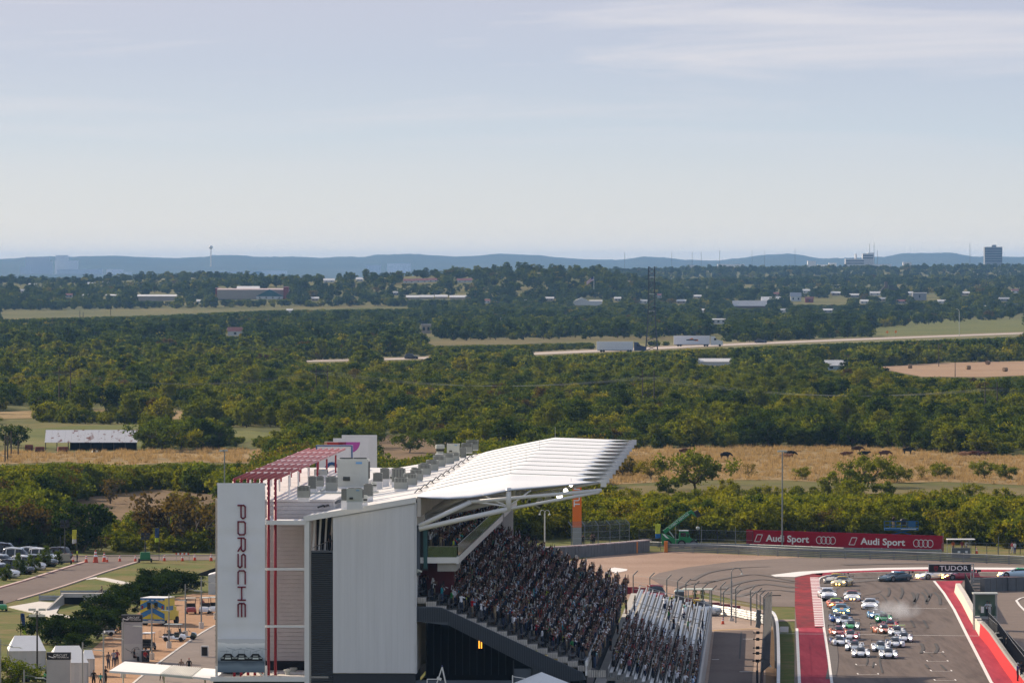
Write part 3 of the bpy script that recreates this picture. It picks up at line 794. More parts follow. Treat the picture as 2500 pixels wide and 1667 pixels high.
S_=[0,0.15,0.35,0.6,0.8,0.93,1.0,1.07,1.25,1.5,1.75,1.9,2.0]
for b_ in range(NB):
 g=MB(); NT=8
 P=[[canopy_pt(b_,t/NT,s) for s in S_] for t in range(NT+1)]
 for i in range(NT):
  for j in range(len(S_)-1):g.face([P[i][j],P[i][j+1],P[i+1][j+1],P[i+1][j]])
 me=g.mesh('canopy_panel',M_memb,True,fix=False)
 bm=bmesh.new(); bm.from_mesh(me); bmesh.ops.remove_doubles(bm,verts=bm.verts,dist=0.001); bm.to_mesh(me); bm.free()
 o=put('canopy_panel',me,gs); sd=o.modifiers.new('thick','SOLIDIFY'); sd.thickness=0.03
 if b_>0:
  sm_=MB(); sm_.path([canopy_pt(b_,0.0,s)[:2]+(canopy_pt(b_,0.0,s)[2]+0.05,) for s in S_],0.028,5); sm_.build('canopy_seam',M_acw,gs)
cab=MB(); cab.path([canopy_pt(0,0,s)[:2]+(canopy_pt(0,0,s)[2]-0.03,) for s in S_],0.05,5); cab.build('edge_cable',M_steel,gs)
# rafters, posts and tip plates
rf=MB(); rf.tube((-7.9,0,19.55),(-3.5,0,21.6),0.20,10); rf.tube((-3.5,0,21.6),(7.6,0,22.6),0.16,10); rf.tube((-7.9,0,19.3),(-0.3,0,21.0),0.22,10); rf.tube((-0.3,0,21.0),(7.4,0,22.45),0.14,10); rf.tube((-0.3,0,20.8),(-0.3,0,22.8),0.24,10); rf.tube((-0.3,0,21.2),(-2.6,0,22.2),0.08,6); rf.tube((-0.3,0,21.2),(-3.8,0,21.7),0.08,6); rf.tube((-0.3,0,21.2),(1.6,0,22.6),0.08,6)
rfm=rf.mesh('rafter',M_white,True)
pl=MB(); pl.box((7.75,0,22.6),(0.5,0.16,0.55)); pl.box((7.35,0,22.75),(0.3,0.3,0.12)); plm=pl.mesh('tip_plate',M_white)
mast=MB(); mast.tube((-0.5,0,23.1),(-0.5,0,24.2),0.02,4); mastm=mast.mesh('lightning_rod',M_steel)
for i in range(NB+1):
 r_=put('rafter',rfm,gs,(0,ub[i]+(0.25 if i==0 else 0),-0.55 if i==0 else 0)); put('tip_plate',plm,gs,(0,ub[i]+(0.25 if i==0 else 0),0))
 if i in (1,4,7,11):put('lightning_rod',mastm,gs,(0,ub[i],0))
tr_=MB(); tr_.tube((-0.3,0.3,21.9),(-0.3,U1,21.9),0.12,8); tr_.build('ridge_beam',M_white,gs)
sf=MB(); sf.box((-7.9,66,20.6),(0.3,132,1.6)); sf.build('canopy_root_beam',M_concl,gs)
# upper balcony
gbox('balcony_floor',-13.0,-4.75,1.5,LEN,15.85,16.2,M_conc)
gbox('balcony_fascia',-4.78,-4.6,1.4,96,15.75,16.35,M_white); gbox('balcony_fascia',-4.78,-4.6,99,LEN,15.95,16.6,M_white)
gbox('balcony_edge',-8.0,-4.78,1.3,1.5,15.8,16.3,M_white)
gbox('balcony_beam',-6.4,-4.8,1.6,9,15.1,15.84,M_conc)
for i in range(44):
 u=1.6+i*3.0
 if 95<u<99:continue
 g_=MB(); g_.box((-4.66,u+1.45,16.9),(0.03,2.86,0.95)); g_.build('glass_panel',M_glassg,gs)
g_=MB(); g_.box((-6.3,1.45,16.75),(3.1,0.03,0.9)); g_.build('glass_panel',M_glassg,gs)
rr=MB(); rr.tube((-4.66,1.5,17.4),(-4.66,LEN,17.4),0.03,6); rr.tube((-8,1.45,17.22),(-4.66,1.45,17.22),0.03,6); rr.box((-7.5,1.4,17.1),(0.12,0.12,1.8)); rr.build('balcony_rail',M_steel,gs)
for k in range(3):gbox('balcony_tier',-12.0,-6.6-0.9*k,2.5,LEN-1,16.2,16.5+0.3*k,M_conc)
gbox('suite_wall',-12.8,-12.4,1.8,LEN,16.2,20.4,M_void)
ml=MB(); ml.box((0,0,0),(0.16,0.10,4.2)); mlm=ml.mesh('mullion',M_steel)
for i in range(44):put('mullion',mlm,gs,(-12.3,2.5+3.0*i,18.3))
gbox('stand_back_wall',-12.9,-12.8,3.0,LEN,0.2,15.8,M_slate)
gbox('far_end_wall',-12.9,-5.0,LEN-0.3,LEN,2.0,20.5,M_white)
gbox('red_wall',-8.2,-5.2,6.0,6.2,12.9,15.6,mat('wine_red_wall',(0.11,0.008,0.016),0.6))
gbox('pilaster',-8.2,-7.85,0.3,2.0,14.8,19.0,M_slate)
# raked seating
NR=17; RV0,RZ0,RW,RH=-8.2,12.9,0.86,0.36
def row_pos(k):return RV0+RW*k,RZ0-RH*k
for k in range(NR):
 v,z=row_pos(k)
 gbox('seat_row',v,v+RW,0.8 if k>0 else 0.6,LEN,z-0.5,z,M_conc)
gbox('seat_row',RV0-4.5,RV0,0.6,LEN,12.4,12.95,M_conc)
gbox('front_platform',row_pos(NR)[0],6.2,0.6,LEN,row_pos(NR)[1]-0.5,row_pos(NR)[1],M_conc)
for k in range(NR):
 v,z=row_pos(k); e=MB()
 for q in range(6):e.box((v+0.07+q*0.143,0.5,z-0.19),(0.085,0.1,0.42))
 e.build('step_end',M_concl,gs)
e=MB()
for q in range(10):e.box((row_pos(NR)[0]+0.1+q*0.15,0.5,row_pos(NR)[1]-0.28),(0.09,0.1,0.6))
e.build('step_end',M_concl,gs)
e=MB()
for q in range(30):e.box((-12.0+q*0.13,0.5,12.7),(0.08,0.1,0.4))
e.build('step_end',M_concl,gs)
sg=MB(); sg.prism([(-8.2,0.25,12.2),(-6.0,0.25,12.1),(6.0,0.25,6.6),(6.3,0.25,6.0),(4.0,0.25,5.8),(-5.4,0.25,10.6),(-8.2,0.25,10.9)],(0,0.25,0)); sg.build('stringer',M_slate,gs)
sr=MB()
for q in range(95):
 v=-8.1+q*0.15; zt=12.1 if v<-6 else 12.1-(v+6)*5.5/12; zb=10.85 if v<-5.4 else 10.6-(v+5.4)*4.8/9.4
 if v>4:zb=5.85
 if zt-zb>0.1:sr.box((v,0.2,(zt+zb)/2),(0.04,0.08,zt-zb-0.05))
sr.build('stringer_ribs',M_dark,gs)
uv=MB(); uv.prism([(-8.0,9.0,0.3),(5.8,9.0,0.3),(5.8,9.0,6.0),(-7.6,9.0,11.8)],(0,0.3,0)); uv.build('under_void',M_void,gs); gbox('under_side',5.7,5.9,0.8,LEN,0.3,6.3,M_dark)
gbox('under_panel',0.15,4.9,0.7,0.85,2.0,6.9,M_slate); gbox('under_beam',-8.2,0.1,0.4,0.8,5.2,5.9,M_slate)
for v in (0.1,1.65,2.75):gbox('under_post',v-0.05,v+0.05,0.6,0.72,2.0,7.6,M_dark)
for q in range(12):gbox('under_post',-7.7+q*0.62,-7.64+q*0.62,8.2,8.26,5.9,11.5,M_dark)
gbox('parapet',6.2,6.38,0.45,LEN,6.35,7.55,M_white); gbox('parapet_cap',6.12,6.2,0.45,LEN,7.1,7.7,M_slate)
gbox('understand_fence',6.25,6.33,1.0,LEN,4.4,6.3,M_dark)
# guard rail on the near aisle, with balusters
ar=MB()
for i in range(8):
 v0,z0=row_pos(i*2); v1,z1=row_pos(i*2+2)
 ar.tube((v0,1.5,z0+1.05),(v1,1.5,z1+1.05),0.028,5)
 for q in range(12):
  t=q/12; ar.tube((v0+(v1-v0)*t,1.5,z0+(z1-z0)*t),(v0+(v1-v0)*t,1.5,z0+(z1-z0)*t+1.05),0.012,4)
for q in range(30):ar.tube((-8.2-q*0.13,0.9,12.95),(-8.2-q*0.13,0.9,14.0),0.012,4)
ar.tube((-12,0.9,14.0),(-8.2,0.9,14.0),0.028,5)
ar.build('aisle_rail',M_dark,gs)
# folding seats: a few rows of shells, mostly hidden by the crowd
seat=MB(); seat.box((0,0,0.42),(0.40,0.44,0.05)); seat.box((-0.22,0,0.66),(0.06,0.44,0.45)); seat.tube((-0.15,0,0),(-0.15,0,0.42),0.03,5)
M_seat=mat('grey_seat_plastic',(0.13,0.13,0.14),0.4)
seatm=seat.mesh('seat',M_seat)
for k in range(NR):
 v,z=row_pos(k)
 for j in range(2):put('seat',seatm,gs,(v+0.35,2.1+0.52*j,z))
allseat=MB()
for k in range(NR):
 v,z=row_pos(k)
 for j in range(2,250):
  u=2.1+0.52*j
  allseat.box((v+0.35,u,z+0.42),(0.40,0.44,0.05)); allseat.box((v+0.13,u,z+0.66),(0.06,0.44,0.45))
o=allseat.build('seating',M_seat,gs,fix=False); o['kind']='stuff'
# screen hanging beside the end block
scr=thing('video_screen','thin dark teal video screen hung beside the white end block','screen',GW(-7.6,1.2,15.2),ROTG)
b=MB(); b.box((0,0.25,1.95),(0.75,0.3,3.9)); b.build('cabinet',M_black,scr)
b=MB(); b.face([(0.385,0.1,0.1),(0.385,0.38,0.1),(0.385,0.38,3.8),(0.385,0.1,3.8)]); b.face([(0.02,0.095,0.15),(0.35,0.095,0.15),(0.35,0.095,3.75),(0.02,0.095,3.75)])
b.build('display',mat('teal_display',(0.008,0.03,0.035),0.3,emit=(0.02,0.16,0.18),estr=0.06),scr)
# wall lamp, amber tubes
am=thing('amber_light','pair of vertical amber light tubes glowing under the grandstand','lamp',GW(-3.05,6.0,8.3),ROTG)
for dx in (0,0.2):
 b=MB(); b.tube((dx,0,0),(dx,0,1.3-dx*0.6),0.05,8); b.build('light_tube',mat('amber_glow',(0.8,0.4,0.05),0.4,emit=(1.0,0.42,0.04),estr=1.4),am)
wlp=thing('wall_lamp','small grey wall lamp on the end block corner above the red wall','lamp',GW(-8.0,0.1,15.2),ROTG)
b=MB(); b.box((0.2,-0.1,0),(0.35,0.25,0.14),ry=0.4); b.box((0,0,0),(0.1,0.1,0.3)); b.build('housing',M_acw,wlp)
# seven red pipes running back over the roof
M_red_lit=mat('sunlit_red_pipe',(0.36,0.085,0.085),0.45)  # paler copy of the pipe red: sunlight on the roof runs painted into the colour
pg=thing('pergola','row of seven red pipes bent back over the roof','pergola',GO,ROTG)
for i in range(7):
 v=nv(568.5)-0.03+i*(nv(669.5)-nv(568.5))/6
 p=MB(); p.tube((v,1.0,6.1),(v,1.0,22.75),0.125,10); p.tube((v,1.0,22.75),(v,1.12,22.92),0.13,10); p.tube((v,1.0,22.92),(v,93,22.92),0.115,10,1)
 p.build('red_pipe',[M_red,M_red_lit],pg,True)
for u in (17.5,29,42,54,67,80):
 p=MB(); p.box((-22.0,u,22.93),(3.9,0.9,0.12)); p.build('crossbeam',mat('pale_pink_steel',(0.72,0.62,0.62),0.5),pg)
 for v in (-23.6,-21.9,-20.2):
  p=MB(); p.tube((v,u,20.9),(v,u,22.7),0.09,8); p.build('post',M_white if u<50 else M_red,pg)
# banners on the stair towers
M_cloth=mat('white_banner_cloth',(0.84,0.85,0.88),0.6,var=0.05,vscale=0.35,bump=0.25,bscale=0.8)
def stroke_text(word,wd,ht,th,gap,m,name,parent,top,v_mid):
 """squared capital letters running down the banner (rotated a quarter turn clockwise)"""
 SH={'P':[[(0,0),(0,1),(1,1),(1,.42),(0,.42)]],'O':[[(0,0),(0,1),(1,1),(1,0),(0,0)]],'R':[[(0,0),(0,1),(1,1),(1,.45),(0,.45)],[(.62,.45),(1,0)]],
    'S':[[(1,1),(0,1),(0,.52),(1,.52),(1,0),(0,0)]],'C':[[(1,1),(0,1),(0,0),(1,0)]],'H':[[(0,0),(0,1)],[(1,0),(1,1)],[(0,.5),(1,.5)]],'E':[[(1,1),(0,1),(0,0),(1,0)],[(0,.5),(1,.5)]]}
 z=top
 for ch in word:
  b=MB()
  for line in SH[ch]:
   pts=[]
   for i,p in enumerate(line):# clip the corners
    if 0<i<len(line)-1:
     for q in (line[i-1],line[i+1]):
      dx,dy=(q[0]-p[0])*wd,(q[1]-p[1])*ht; L=math.hypot(dx,dy); c=min(0.12,L*0.4)
      pts.append((p[0]*wd+dx/L*c,p[1]*ht+dy/L*c))
    else:pts.append((p[0]*wd,p[1]*ht))
   for (x0,y0),(x1,y1) in zip(pts[:-1],pts[1:]):
    L=math.hypot(x1-x0,y1-y0); a=math.atan2(y1-y0,x1-x0)
    # text x runs down, text y runs towards +v
    b.box((v_mid-ht/2+(y0+y1)/2,-0.02,z-(x0+x1)/2),(th,0.03,L+th*0.9),ry=-a if True else 0)
  b.build(name,m,parent)
  z-=wd+gap
bn=thing('letter_banner','tall white banner with dark red PORSCHE lettering on the stair tower','banner',GW(0,-0.25,0),ROTG)
bn['label']='tall white banner with dark red lettering hung on the near stair tower'
b=MB(); NVB,NZB=10,40; rsb=np.random.RandomState(2)
P=[[(-25.0+4.05*i/NVB,0.03*math.sin(i*1.1+j*0.35)*math.sin(j*0.2)+(0.07 if j in (9,21,29) else 0)*(0<i<NVB),nz_(1642)+16.05*j/NZB) for i in range(NVB+1)] for j in range(NZB+1)]
for j in range(NZB):
 for i in range(NVB):b.face([P[j][i],P[j][i+1],P[j+1][i+1],P[j+1][i]])
me=b.mesh('cloth',M_cloth,True,fix=False)
bm=bmesh.new(); bm.from_mesh(me); bmesh.ops.remove_doubles(bm,verts=bm.verts,dist=0.001); bmesh.ops.recalc_face_normals(bm,faces=bm.faces); bm.to_mesh(me); bm.free()
put('cloth',me,bn)
M_letter=mat('dark_red_ink',(0.20,0.004,0.025),0.6)
stroke_text('PORSCHE',1.10,0.60,0.125,0.285,M_letter,'letter',bn,20.75,-22.93)
for o in children_of(bn):
 if o.name.startswith('letter'):o.location.y=-0.10
# printed picture at the foot of the banner
def print_mat():
 m=bpy.data.materials.new('misty_print'); m.use_nodes=True; n,l=m.node_tree.nodes,m.node_tree.links; bs=n['Principled BSDF']
 tc=n.new('ShaderNodeTexCoord'); sp=n.new('ShaderNodeSeparateXYZ'); l.new(tc.outputs['Generated'],sp.inputs[0])
 nz=n.new('ShaderNodeTexNoise'); nz.inputs['Scale'].default_value=3.0; nz.inputs['Detail'].default_value=5; l.new(tc.outputs['Generated'],nz.inputs['Vector'])
 ad=n.new('ShaderNodeMath'); ad.operation='MULTIPLY_ADD'; ad.inputs[1].default_value=0.22; l.new(nz.outputs['Fac'],ad.inputs[0]); l.new(sp.outputs['Z'],ad.inputs[2])
 r=n.new('ShaderNodeValToRGB'); l.new(ad.outputs[0],r.inputs[0]); e=r.color_ramp.elements
 for p,c in ((0.1,(0.10,0.15,0.21)),(0.3,(0.20,0.26,0.32)),(0.42,(0.07,0.10,0.14)),(0.55,(0.42,0.48,0.54)),(0.8,(0.62,0.66,0.70)),(1.0,(0.70,0.71,0.735))):
  q=e.new(p); q.color=(*c,1)
 l.new(r.outputs[0],bs.inputs['Base Color']); bs.inputs['Roughness'].default_value=0.6
 return m
b=MB(); b.box((-22.97,-0.09,nz_(1601)),(4.0,0.02,nz_(1560)-nz_(1642))); b.build('printed_picture',print_mat(),bn)
b=MB()
for cv,cw in ((-24.1,1.25),(-22.95,1.25),(-21.75,1.2)):
 z0=nz_(1614)
 b.prism([(cv-cw/2,-0.105,z0),(cv+cw/2,-0.105,z0),(cv+cw/2,-0.105,z0+0.28),(cv+cw*0.36,-0.105,z0+0.40),(cv+cw*0.22,-0.105,z0+0.62),(cv-cw*0.22,-0.105,z0+0.62),(cv-cw*0.36,-0.105,z0+0.40),(cv-cw/2,-0.105,z0+0.28)],(0,-0.01,0))
b.build('printed_cars',M_black,bn)
b=MB()
for cv in (-24.1,-22.95,-21.75):
 z0=nz_(1614)
 for s_ in (-1,1):b.box((cv+s_*0.45,-0.125,z0+0.26),(0.22,0.01,0.06))
 b.box((cv,-0.125,z0+0.22),(0.5,0.01,0.14)); b.box((cv,-0.125,z0+0.42),(0.4,0.01,0.05))
b.build('printed_highlights',mat('print_white',(0.65,0.7,0.68),0.6),bn)
b=MB()
for i in range(7):b.box((-24.4+i*0.55,-0.105,nz_(1590)+0.22*abs(math.sin(i*1.9))),(0.75,0.008,0.035),ry=0.3*math.sin(i*2.2)); b.box((-24.2+i*0.5,-0.105,nz_(1594)),(0.03,0.008,0.4))
b.build('printed_gantry',mat('print_grey',(0.28,0.33,0.38),0.6),bn)
# the next towers' boards along the roof
M_board=mat('white_board',(0.74,0.73,0.74),0.55,var=0.03)
BD=[(771,861,1086),(792,877,1078),(813,900,1070),(834,920,1062)]
names=['white board with blue frame and blue letters behind the red pipes','board printed with orange, red and magenta discs behind the blue-framed board','plain white board between the printed board and the tallest board','rearmost tall plain white board above the roof units']
for i,(x0,x1,yt) in enumerate(BD):
 Y=F*(H-22.75)/(yt-HOR); X0=(x0-1250)*Y/F; X1=(x1-1250)*Y/F
 o=thing('tower_board',names[i],'board',((X0+X1)/2,Y,19.0),ROTG,'boards on the stair towers'); w=X1-X0
 b=MB(); b.box((0,0.2,1.85),(w,0.3,3.8)); b.build('panel',M_board,o)
 if i==0:
  f=MB()
  for c,d in (((0,-0.01,3.68),(w,0.06,0.12)),((-w/2+0.07,0,1.85),(0.14,0.05,3.5)),((w/2-0.07,0,1.85),(0.14,0.05,3.5))):f.box(c,d)
  f.build('blue_frame',mat('frame_blue',(0.015,0.09,0.26),0.5),o)
  ring=MB()
  for k in range(16):
   a0,a1=2*math.pi*k/16,2*math.pi*(k+1)/16
   ring.box((-0.25+0.62*math.cos((a0+a1)/2),0.02,1.1+0.75*math.sin((a0+a1)/2)),(0.32,0.03,0.36),ry=-(a0+a1)/2)
  ring.box((0.40,0.02,1.0),(0.3,0.03,1.7)); ring.build('blue_letter',mat('frame_blue',(0.015,0.09,0.26)),o)
 if i==1:
  for nm,c,r,cc in (('magenta_disc',(0.75,3.72),1.15,(0.42,0.07,0.33)),('red_disc',(-0.55,3.7),1.0,(0.42,0.05,0.04)),('orange_dot',(1.1,1.35),0.24,(0.62,0.26,0.09))):
   d=MB(); pts=[(c[0]+r*math.cos(t),0.03,c[1]+r*math.sin(t)) for t in np.linspace(math.pi if nm != 'orange_dot' else 0,2*math.pi,20)]
   d.prism(pts,(0,-0.02,0)); d.build(nm,mat(nm,cc,0.6),o)
  d=MB(); d.box((-1.35,0.035,3.3),(1.0,0.03,0.85)); d.build('orange_panel',mat('orange_print',(0.55,0.30,0.16),0.6),o)
# ------------------------------------------------------------------ roof plant
def slatted(b,c,d,n,m,axis='x'):
 for k in range(n):
  t=(k+0.5)/n-0.5
  if axis=='x':b.box((c[0]+d[0]*t,c[1],c[2]),(d[0]/n*0.45,d[1],d[2]),m=m)
  else:b.box((c[0],c[1],c[2]+d[2]*t),(d[0],d[1],d[2]/n*0.45),m=m)
cabm={}
def ac_parts(kind):
 if kind in cabm:return cabm[kind]
 P=[]
 if kind=='condenser':
  b=MB(); b.box((0,0,0.5),(1,0.9,1.0)); P.append(('cabinet',b.mesh('cabinet',M_ac)))
  b=MB(); b.box((0,-0.455,0.78),(0.86,0.02,0.34)); P.append(('grille_recess',b.mesh('grille_recess',M_acd)))
  b=MB(); slatted(b,(0,-0.47,0.78),(0.86,0.02,0.34),8,0); P.append(('grille',b.mesh('grille',M_ac)))
  b=MB(); slatted(b,(0.51,0,0.5),(0.02,0.8,0.9),9,0,'z'); P.append(('side_grille',b.mesh('side_grille',M_acd)))
  b=MB(); b.tube((0,0,1.0),(0,0,1.05),0.36,14); P.append(('fan_guard',b.mesh('fan_guard',M_acd)))
 elif kind=='coil':
  b=MB(); b.box((0,0,0.5),(0.92,0.82,0.98)); P.append(('cabinet',b.mesh('cabinet',M_acd)))
  b=MB(); slatted(b,(0,-0.43,0.48),(0.96,0.03,0.92),9,0); slatted(b,(0.48,0,0.48),(0.03,0.86,0.9),6,0,'z'); b.box((0,0,1.0),(1.0,0.92,0.05)); b.box((0,0,0.02),(1.0,0.92,0.05)); P.append(('grille',b.mesh('grille',M_ac)))
  b=MB(); b.tube((0,0,1.02),(0,0,1.07),0.34,14); P.append(('fan_guard',b.mesh('fan_guard',M_acd)))
 elif kind=='packaged':
  b=MB(); b.box((0,0,0.5),(1,0.8,1.0)); b.box((0,0,0.8),(1.02,0.82,0.02)); b.box((0,-0.41,0.35),(0.45,0.02,0.3)); P.append(('cabinet',b.mesh('cabinet',M_acw)))
  b=MB(); b.box((-0.2,-0.45,0.3),(0.22,0.12,0.10),rx=0.5); b.box((0.52,0,0.6),(0.02,0.6,0.6)); P.append(('intake_hood',b.mesh('intake_hood',M_acd)))
  b=MB(); b.box((0.2,-0.415,0.86),(0.2,0.01,0.07)); P.append(('maker_plate',b.mesh('maker_plate',mat('plate_blue',(0.15,0.35,0.6),0.5))))
  b=MB(); b.tube((-0.22,0,1.0),(-0.22,0,1.04),0.22,12); b.tube((0.22,0,1.0),(0.22,0,1.04),0.22,12); P.append(('fan_guard',b.mesh('fan_guard',M_acd)))
 else:
  b=MB(); b.tube((0,0,0),(0,0,0.62),0.36,14); b.tube((0,0,0.55),(0,0,0.95),0.5,14,r2=0.46); P.append(('hood',b.mesh('hood',M_acw)))
  b=MB(); b.tube((0,0,0.28),(0,0,0.5),0.44,14); P.append(('louver_ring',b.mesh('louver_ring',M_acd)))
 cabm[kind]=P
 return P
curb=MB(); curb.box((0,0,0),(1,1,1)); curbm=curb.mesh('curb',M_white)
KWORD={'condenser':'grey-green condenser','coil':'dark finned coil unit','packaged':'pale packaged air unit','fan':'round white exhaust fan'}
ACS=[(741,1214,30,27,'condenser'),(762,1193,20,29,'coil'),(781,1187,18,24,'condenser'),(809,1198,28,34,'condenser'),(862,1189,76,69,'packaged'),(922,1175,24,20,'coil'),(939,1169,23,25,'coil'),(973,1176,34,32,'coil'),(866,1226,39,34,'packaged'),(840,1222,15,27,'coil'),(899,1211,24,28,'coil'),
    (979,1193,33,27,'condenser'),(1001,1183,33,27,'condenser'),(1017,1172,30,26,'condenser'),(1036,1158,30,25,'condenser'),(1055,1148,29,25,'condenser'),(1072,1138,29,26,'condenser'),(1095,1131,26,24,'condenser'),(1110,1124,22,19,'condenser'),(1107,1109,31,26,'packaged'),(1131,1117,15,24,'coil'),(1140,1104,27,22,'condenser'),(1153,1097,30,22,'condenser'),(1074,1108,24,24,'fan'),(890,1228,15,20,'fan'),(913,1190,14,14,'fan'),(783,1160,32,14,'packaged'),(1012,1160,16,18,'condenser'),(1034,1146,16,16,'condenser'),(958,1172,14,16,'fan')]
acn={}
for i,(px,py,w,h,kind) in enumerate(sorted(ACS)):
 zr=20.95 if px<800 and py<1215 else 20.75
 curb_h=0.35 if kind != 'fan' else 0.12
 Y=F*(H-zr-curb_h)/(py-HOR); sc=Y/F; X=(px-1250)*sc
 acn[kind]=acn.get(kind,0)+1
 # stand on the sloping roof: its height at this spot
 loc=RG.inverted() @ (Vector((X,Y,0))-GO)
 zt=20.95 if loc.x<-15.6 else 19.75+(loc.x+17.65)*0.1728
 o=thing('roof_unit','%s on the white roof, %s of its kind from the left' % (KWORD[kind],ordinal(acn[kind])),'air conditioner' if kind != 'fan' else 'roof fan',(X,Y+0.4,zt),ROTG,'air units on the grandstand roof')
 zb=zr+curb_h
 for nm,me in ac_parts(kind):put(nm,me,o,(0,0,zb-zt),0,(w*sc,min(w*sc,1.6),h*sc))
 put('curb',curbm,o,(0,0,(zb-zt)/2),0,(w*sc*0.94,min(w*sc,1.6)*0.85,zb-zt+0.06))
pip=thing('roof_pipes','bundle of pipes and cables snaking over the white roof between units','pipes',GW(0,0,0),ROTG)
b=MB(); b.path([(-16.9,6.5,20.35),(-16.2,10,20.5),(-15.2,16,20.7),(-14.9,24,20.7)],0.08,6); b.path([(-16.4,7,20.4),(-15.6,11,20.6),(-15.0,18,20.7)],0.09,6); b.build('dark_hose',M_black,pip)
b=MB(); b.path([(-19.5,20,21.1),(-17.5,20,21.1),(-15.5,20.5,21.1),(-12.5,20,21.2)],0.09,6); b.path([(-18,26,21.1),(-18,40,21.1)],0.08,6); b.path([(-14.3,6,20.5),(-14.3,6,21.2),(-12.6,8,21.2)],0.05,6); b.build('pale_pipe',M_acw,pip)
b=MB()
for i in range(12):b.path([(-8.9,12+10*i,21.4),(-8.6,13+10*i,21.75),(-8.35,14+10*i,21.5),(-8.7,15.2+10*i,21.45)],0.045,5)
b.build('cable_loop',M_dark,pip)
# floodlights and loudspeakers under the canopy
M_lamp=mat('floodlight_glow',(1,1,1),0.3,emit=(1.0,0.93,0.80),estr=5.0)
for i,(px,py,r) in enumerate([(1366,1210,0.27),(1381,1198,0.2),(1394,1183,0.17)]):
 X,Y,Z=AT(px,py,556.5+0.8*i)
 o=thing('floodlight','%s glowing round floodlight under the near canopy edge' % ['largest, lowest','middle','smallest, topmost'][i],'floodlight',(X,Y,Z),ROTG,'lit floodlights under the canopy')
 b=MB(); b.loft([[(rr_*math.cos(t),yy,rr_*math.sin(t)) for t in np.linspace(0,2*math.pi,14,endpoint=False)] for yy,rr_ in ((-0.02,r*1.05),(0.25,r*0.9),(0.5,r*0.4))]); b.tube((0,0.3,0),(0,0.3,0.55),0.03,6); b.build('housing',M_white,o)
 b=MB(); b.ball((0,-0.02,0),(r,0.08,r),0,14,8); b.build('lens',M_lamp,o,True)
for i,(px,py,s,nm) in enumerate([(1316,1226,1.0,'large pale loudspeaker with dark front tilted down under the canopy'),(1336,1218,0.85,'pale loudspeaker beside the lit floodlights under the canopy'),(1291,1222,0.55,'small dark-fronted loudspeaker under the canopy'),(1277,1221,0.4,'smallest white loudspeaker under the canopy'),(1349,1208,0.7,'white loudspeaker nearest the lit floodlights')]):
 X,Y,Z=AT(px,py,558); o=thing('loudspeaker',nm,'loudspeaker',(X,Y,Z),ROTG,'loudspeakers under the canopy')
 b=MB(); b.box((0,0,0),(0.55*s,0.5*s,0.8*s),rx=0.3,ry=0.45,top=(0.75,0.75)); b.tube((-0.1,0,0.3*s),(-0.2,0,0.85*s),0.03,6); b.build('cabinet',M_acw,o)
 b=MB(); b.box((0.12*s,-0.27*s,-0.14*s),(0.42*s,0.03,0.5*s),rx=0.3,ry=0.45); b.build('grille',M_acd if i != 1 else M_acw,o)
# ------------------------------------------------------------------ open bleacher beside it
M_alu=mat('bleacher_aluminium',(0.62,0.62,0.61),0.35,metal=0.3,var=0.06,vscale=0.5)
bl=thing('bleacher','open aluminium bleacher with white benches in front of the grandstand','bleacher',GO,ROTG)
BU0,BU1,BNR,BV0,BZ0,BRW,BRH=30.0,180.0,11,7.35,4.35,0.72,0.20
def brow(k):return BV0+BRW*k,BZ0-BRH*k
for k in range(BNR):
 v,z=brow(k)
 b=MB(); b.box((v+BRW/2,(BU0+BU1)/2,z-0.15),(BRW,BU1-BU0,0.3)); b.build('tread',M_conc,bl)
 for a,c in ((BU0,68),(70,104),(106,143),(145,BU1)):
  b=MB(); b.box((v+0.34,(a+c)/2,z+0.42),(0.30,c-a,0.05)); b.box((v+0.1,(a+c)/2,z+0.72),(0.05,c-a,0.26)); b.build('bench',M_alu,bl)
 b=MB()
 for u in np.arange(BU0,BU1,3.0):b.box((v+0.3,u,z+0.2),(0.08,0.08,0.42)); b.box((v+0.12,u,z+0.4),(0.06,0.06,0.75))
 b.build('bench_supports',M_steel,bl,fix=False)
for u in (69,105,144,179.5):
 b=MB(); b.path([(BV0,u,BZ0+0.95),(15.2,u,2.2+0.95)],0.03,6)
 for k in range(0,BNR,2):v,z=brow(k); b.tube((v,u,z),(v,u,z+0.95),0.025,5)
 b.build('handrail',M_steel,bl)
gbox('wall',15.28,15.5,BU0,BU1,0.0,2.75,M_concl,bl); gbox('wall_cap',15.2,15.3,BU0,BU1,2.3,3.0,M_slate,bl)
gbox('infill',BV0,15.27,BU0,BU1-0.1,0.0,1.9,M_conc,bl); gbox('back_wall',BV0-0.05,BV0-0.005,BU0,BU1,0.0,4.4,M_conc,bl)
wk=MB(); wk.box((6.85,95,4.15),(0.95,175,0.2)); wk.box((6.85,140,4.27),(0.95,0.5,0.06))
o=wk.build('walkway',M_conc); o.location=GO; o.rotation_euler=(0,0,ROTG); o['kind']='structure'
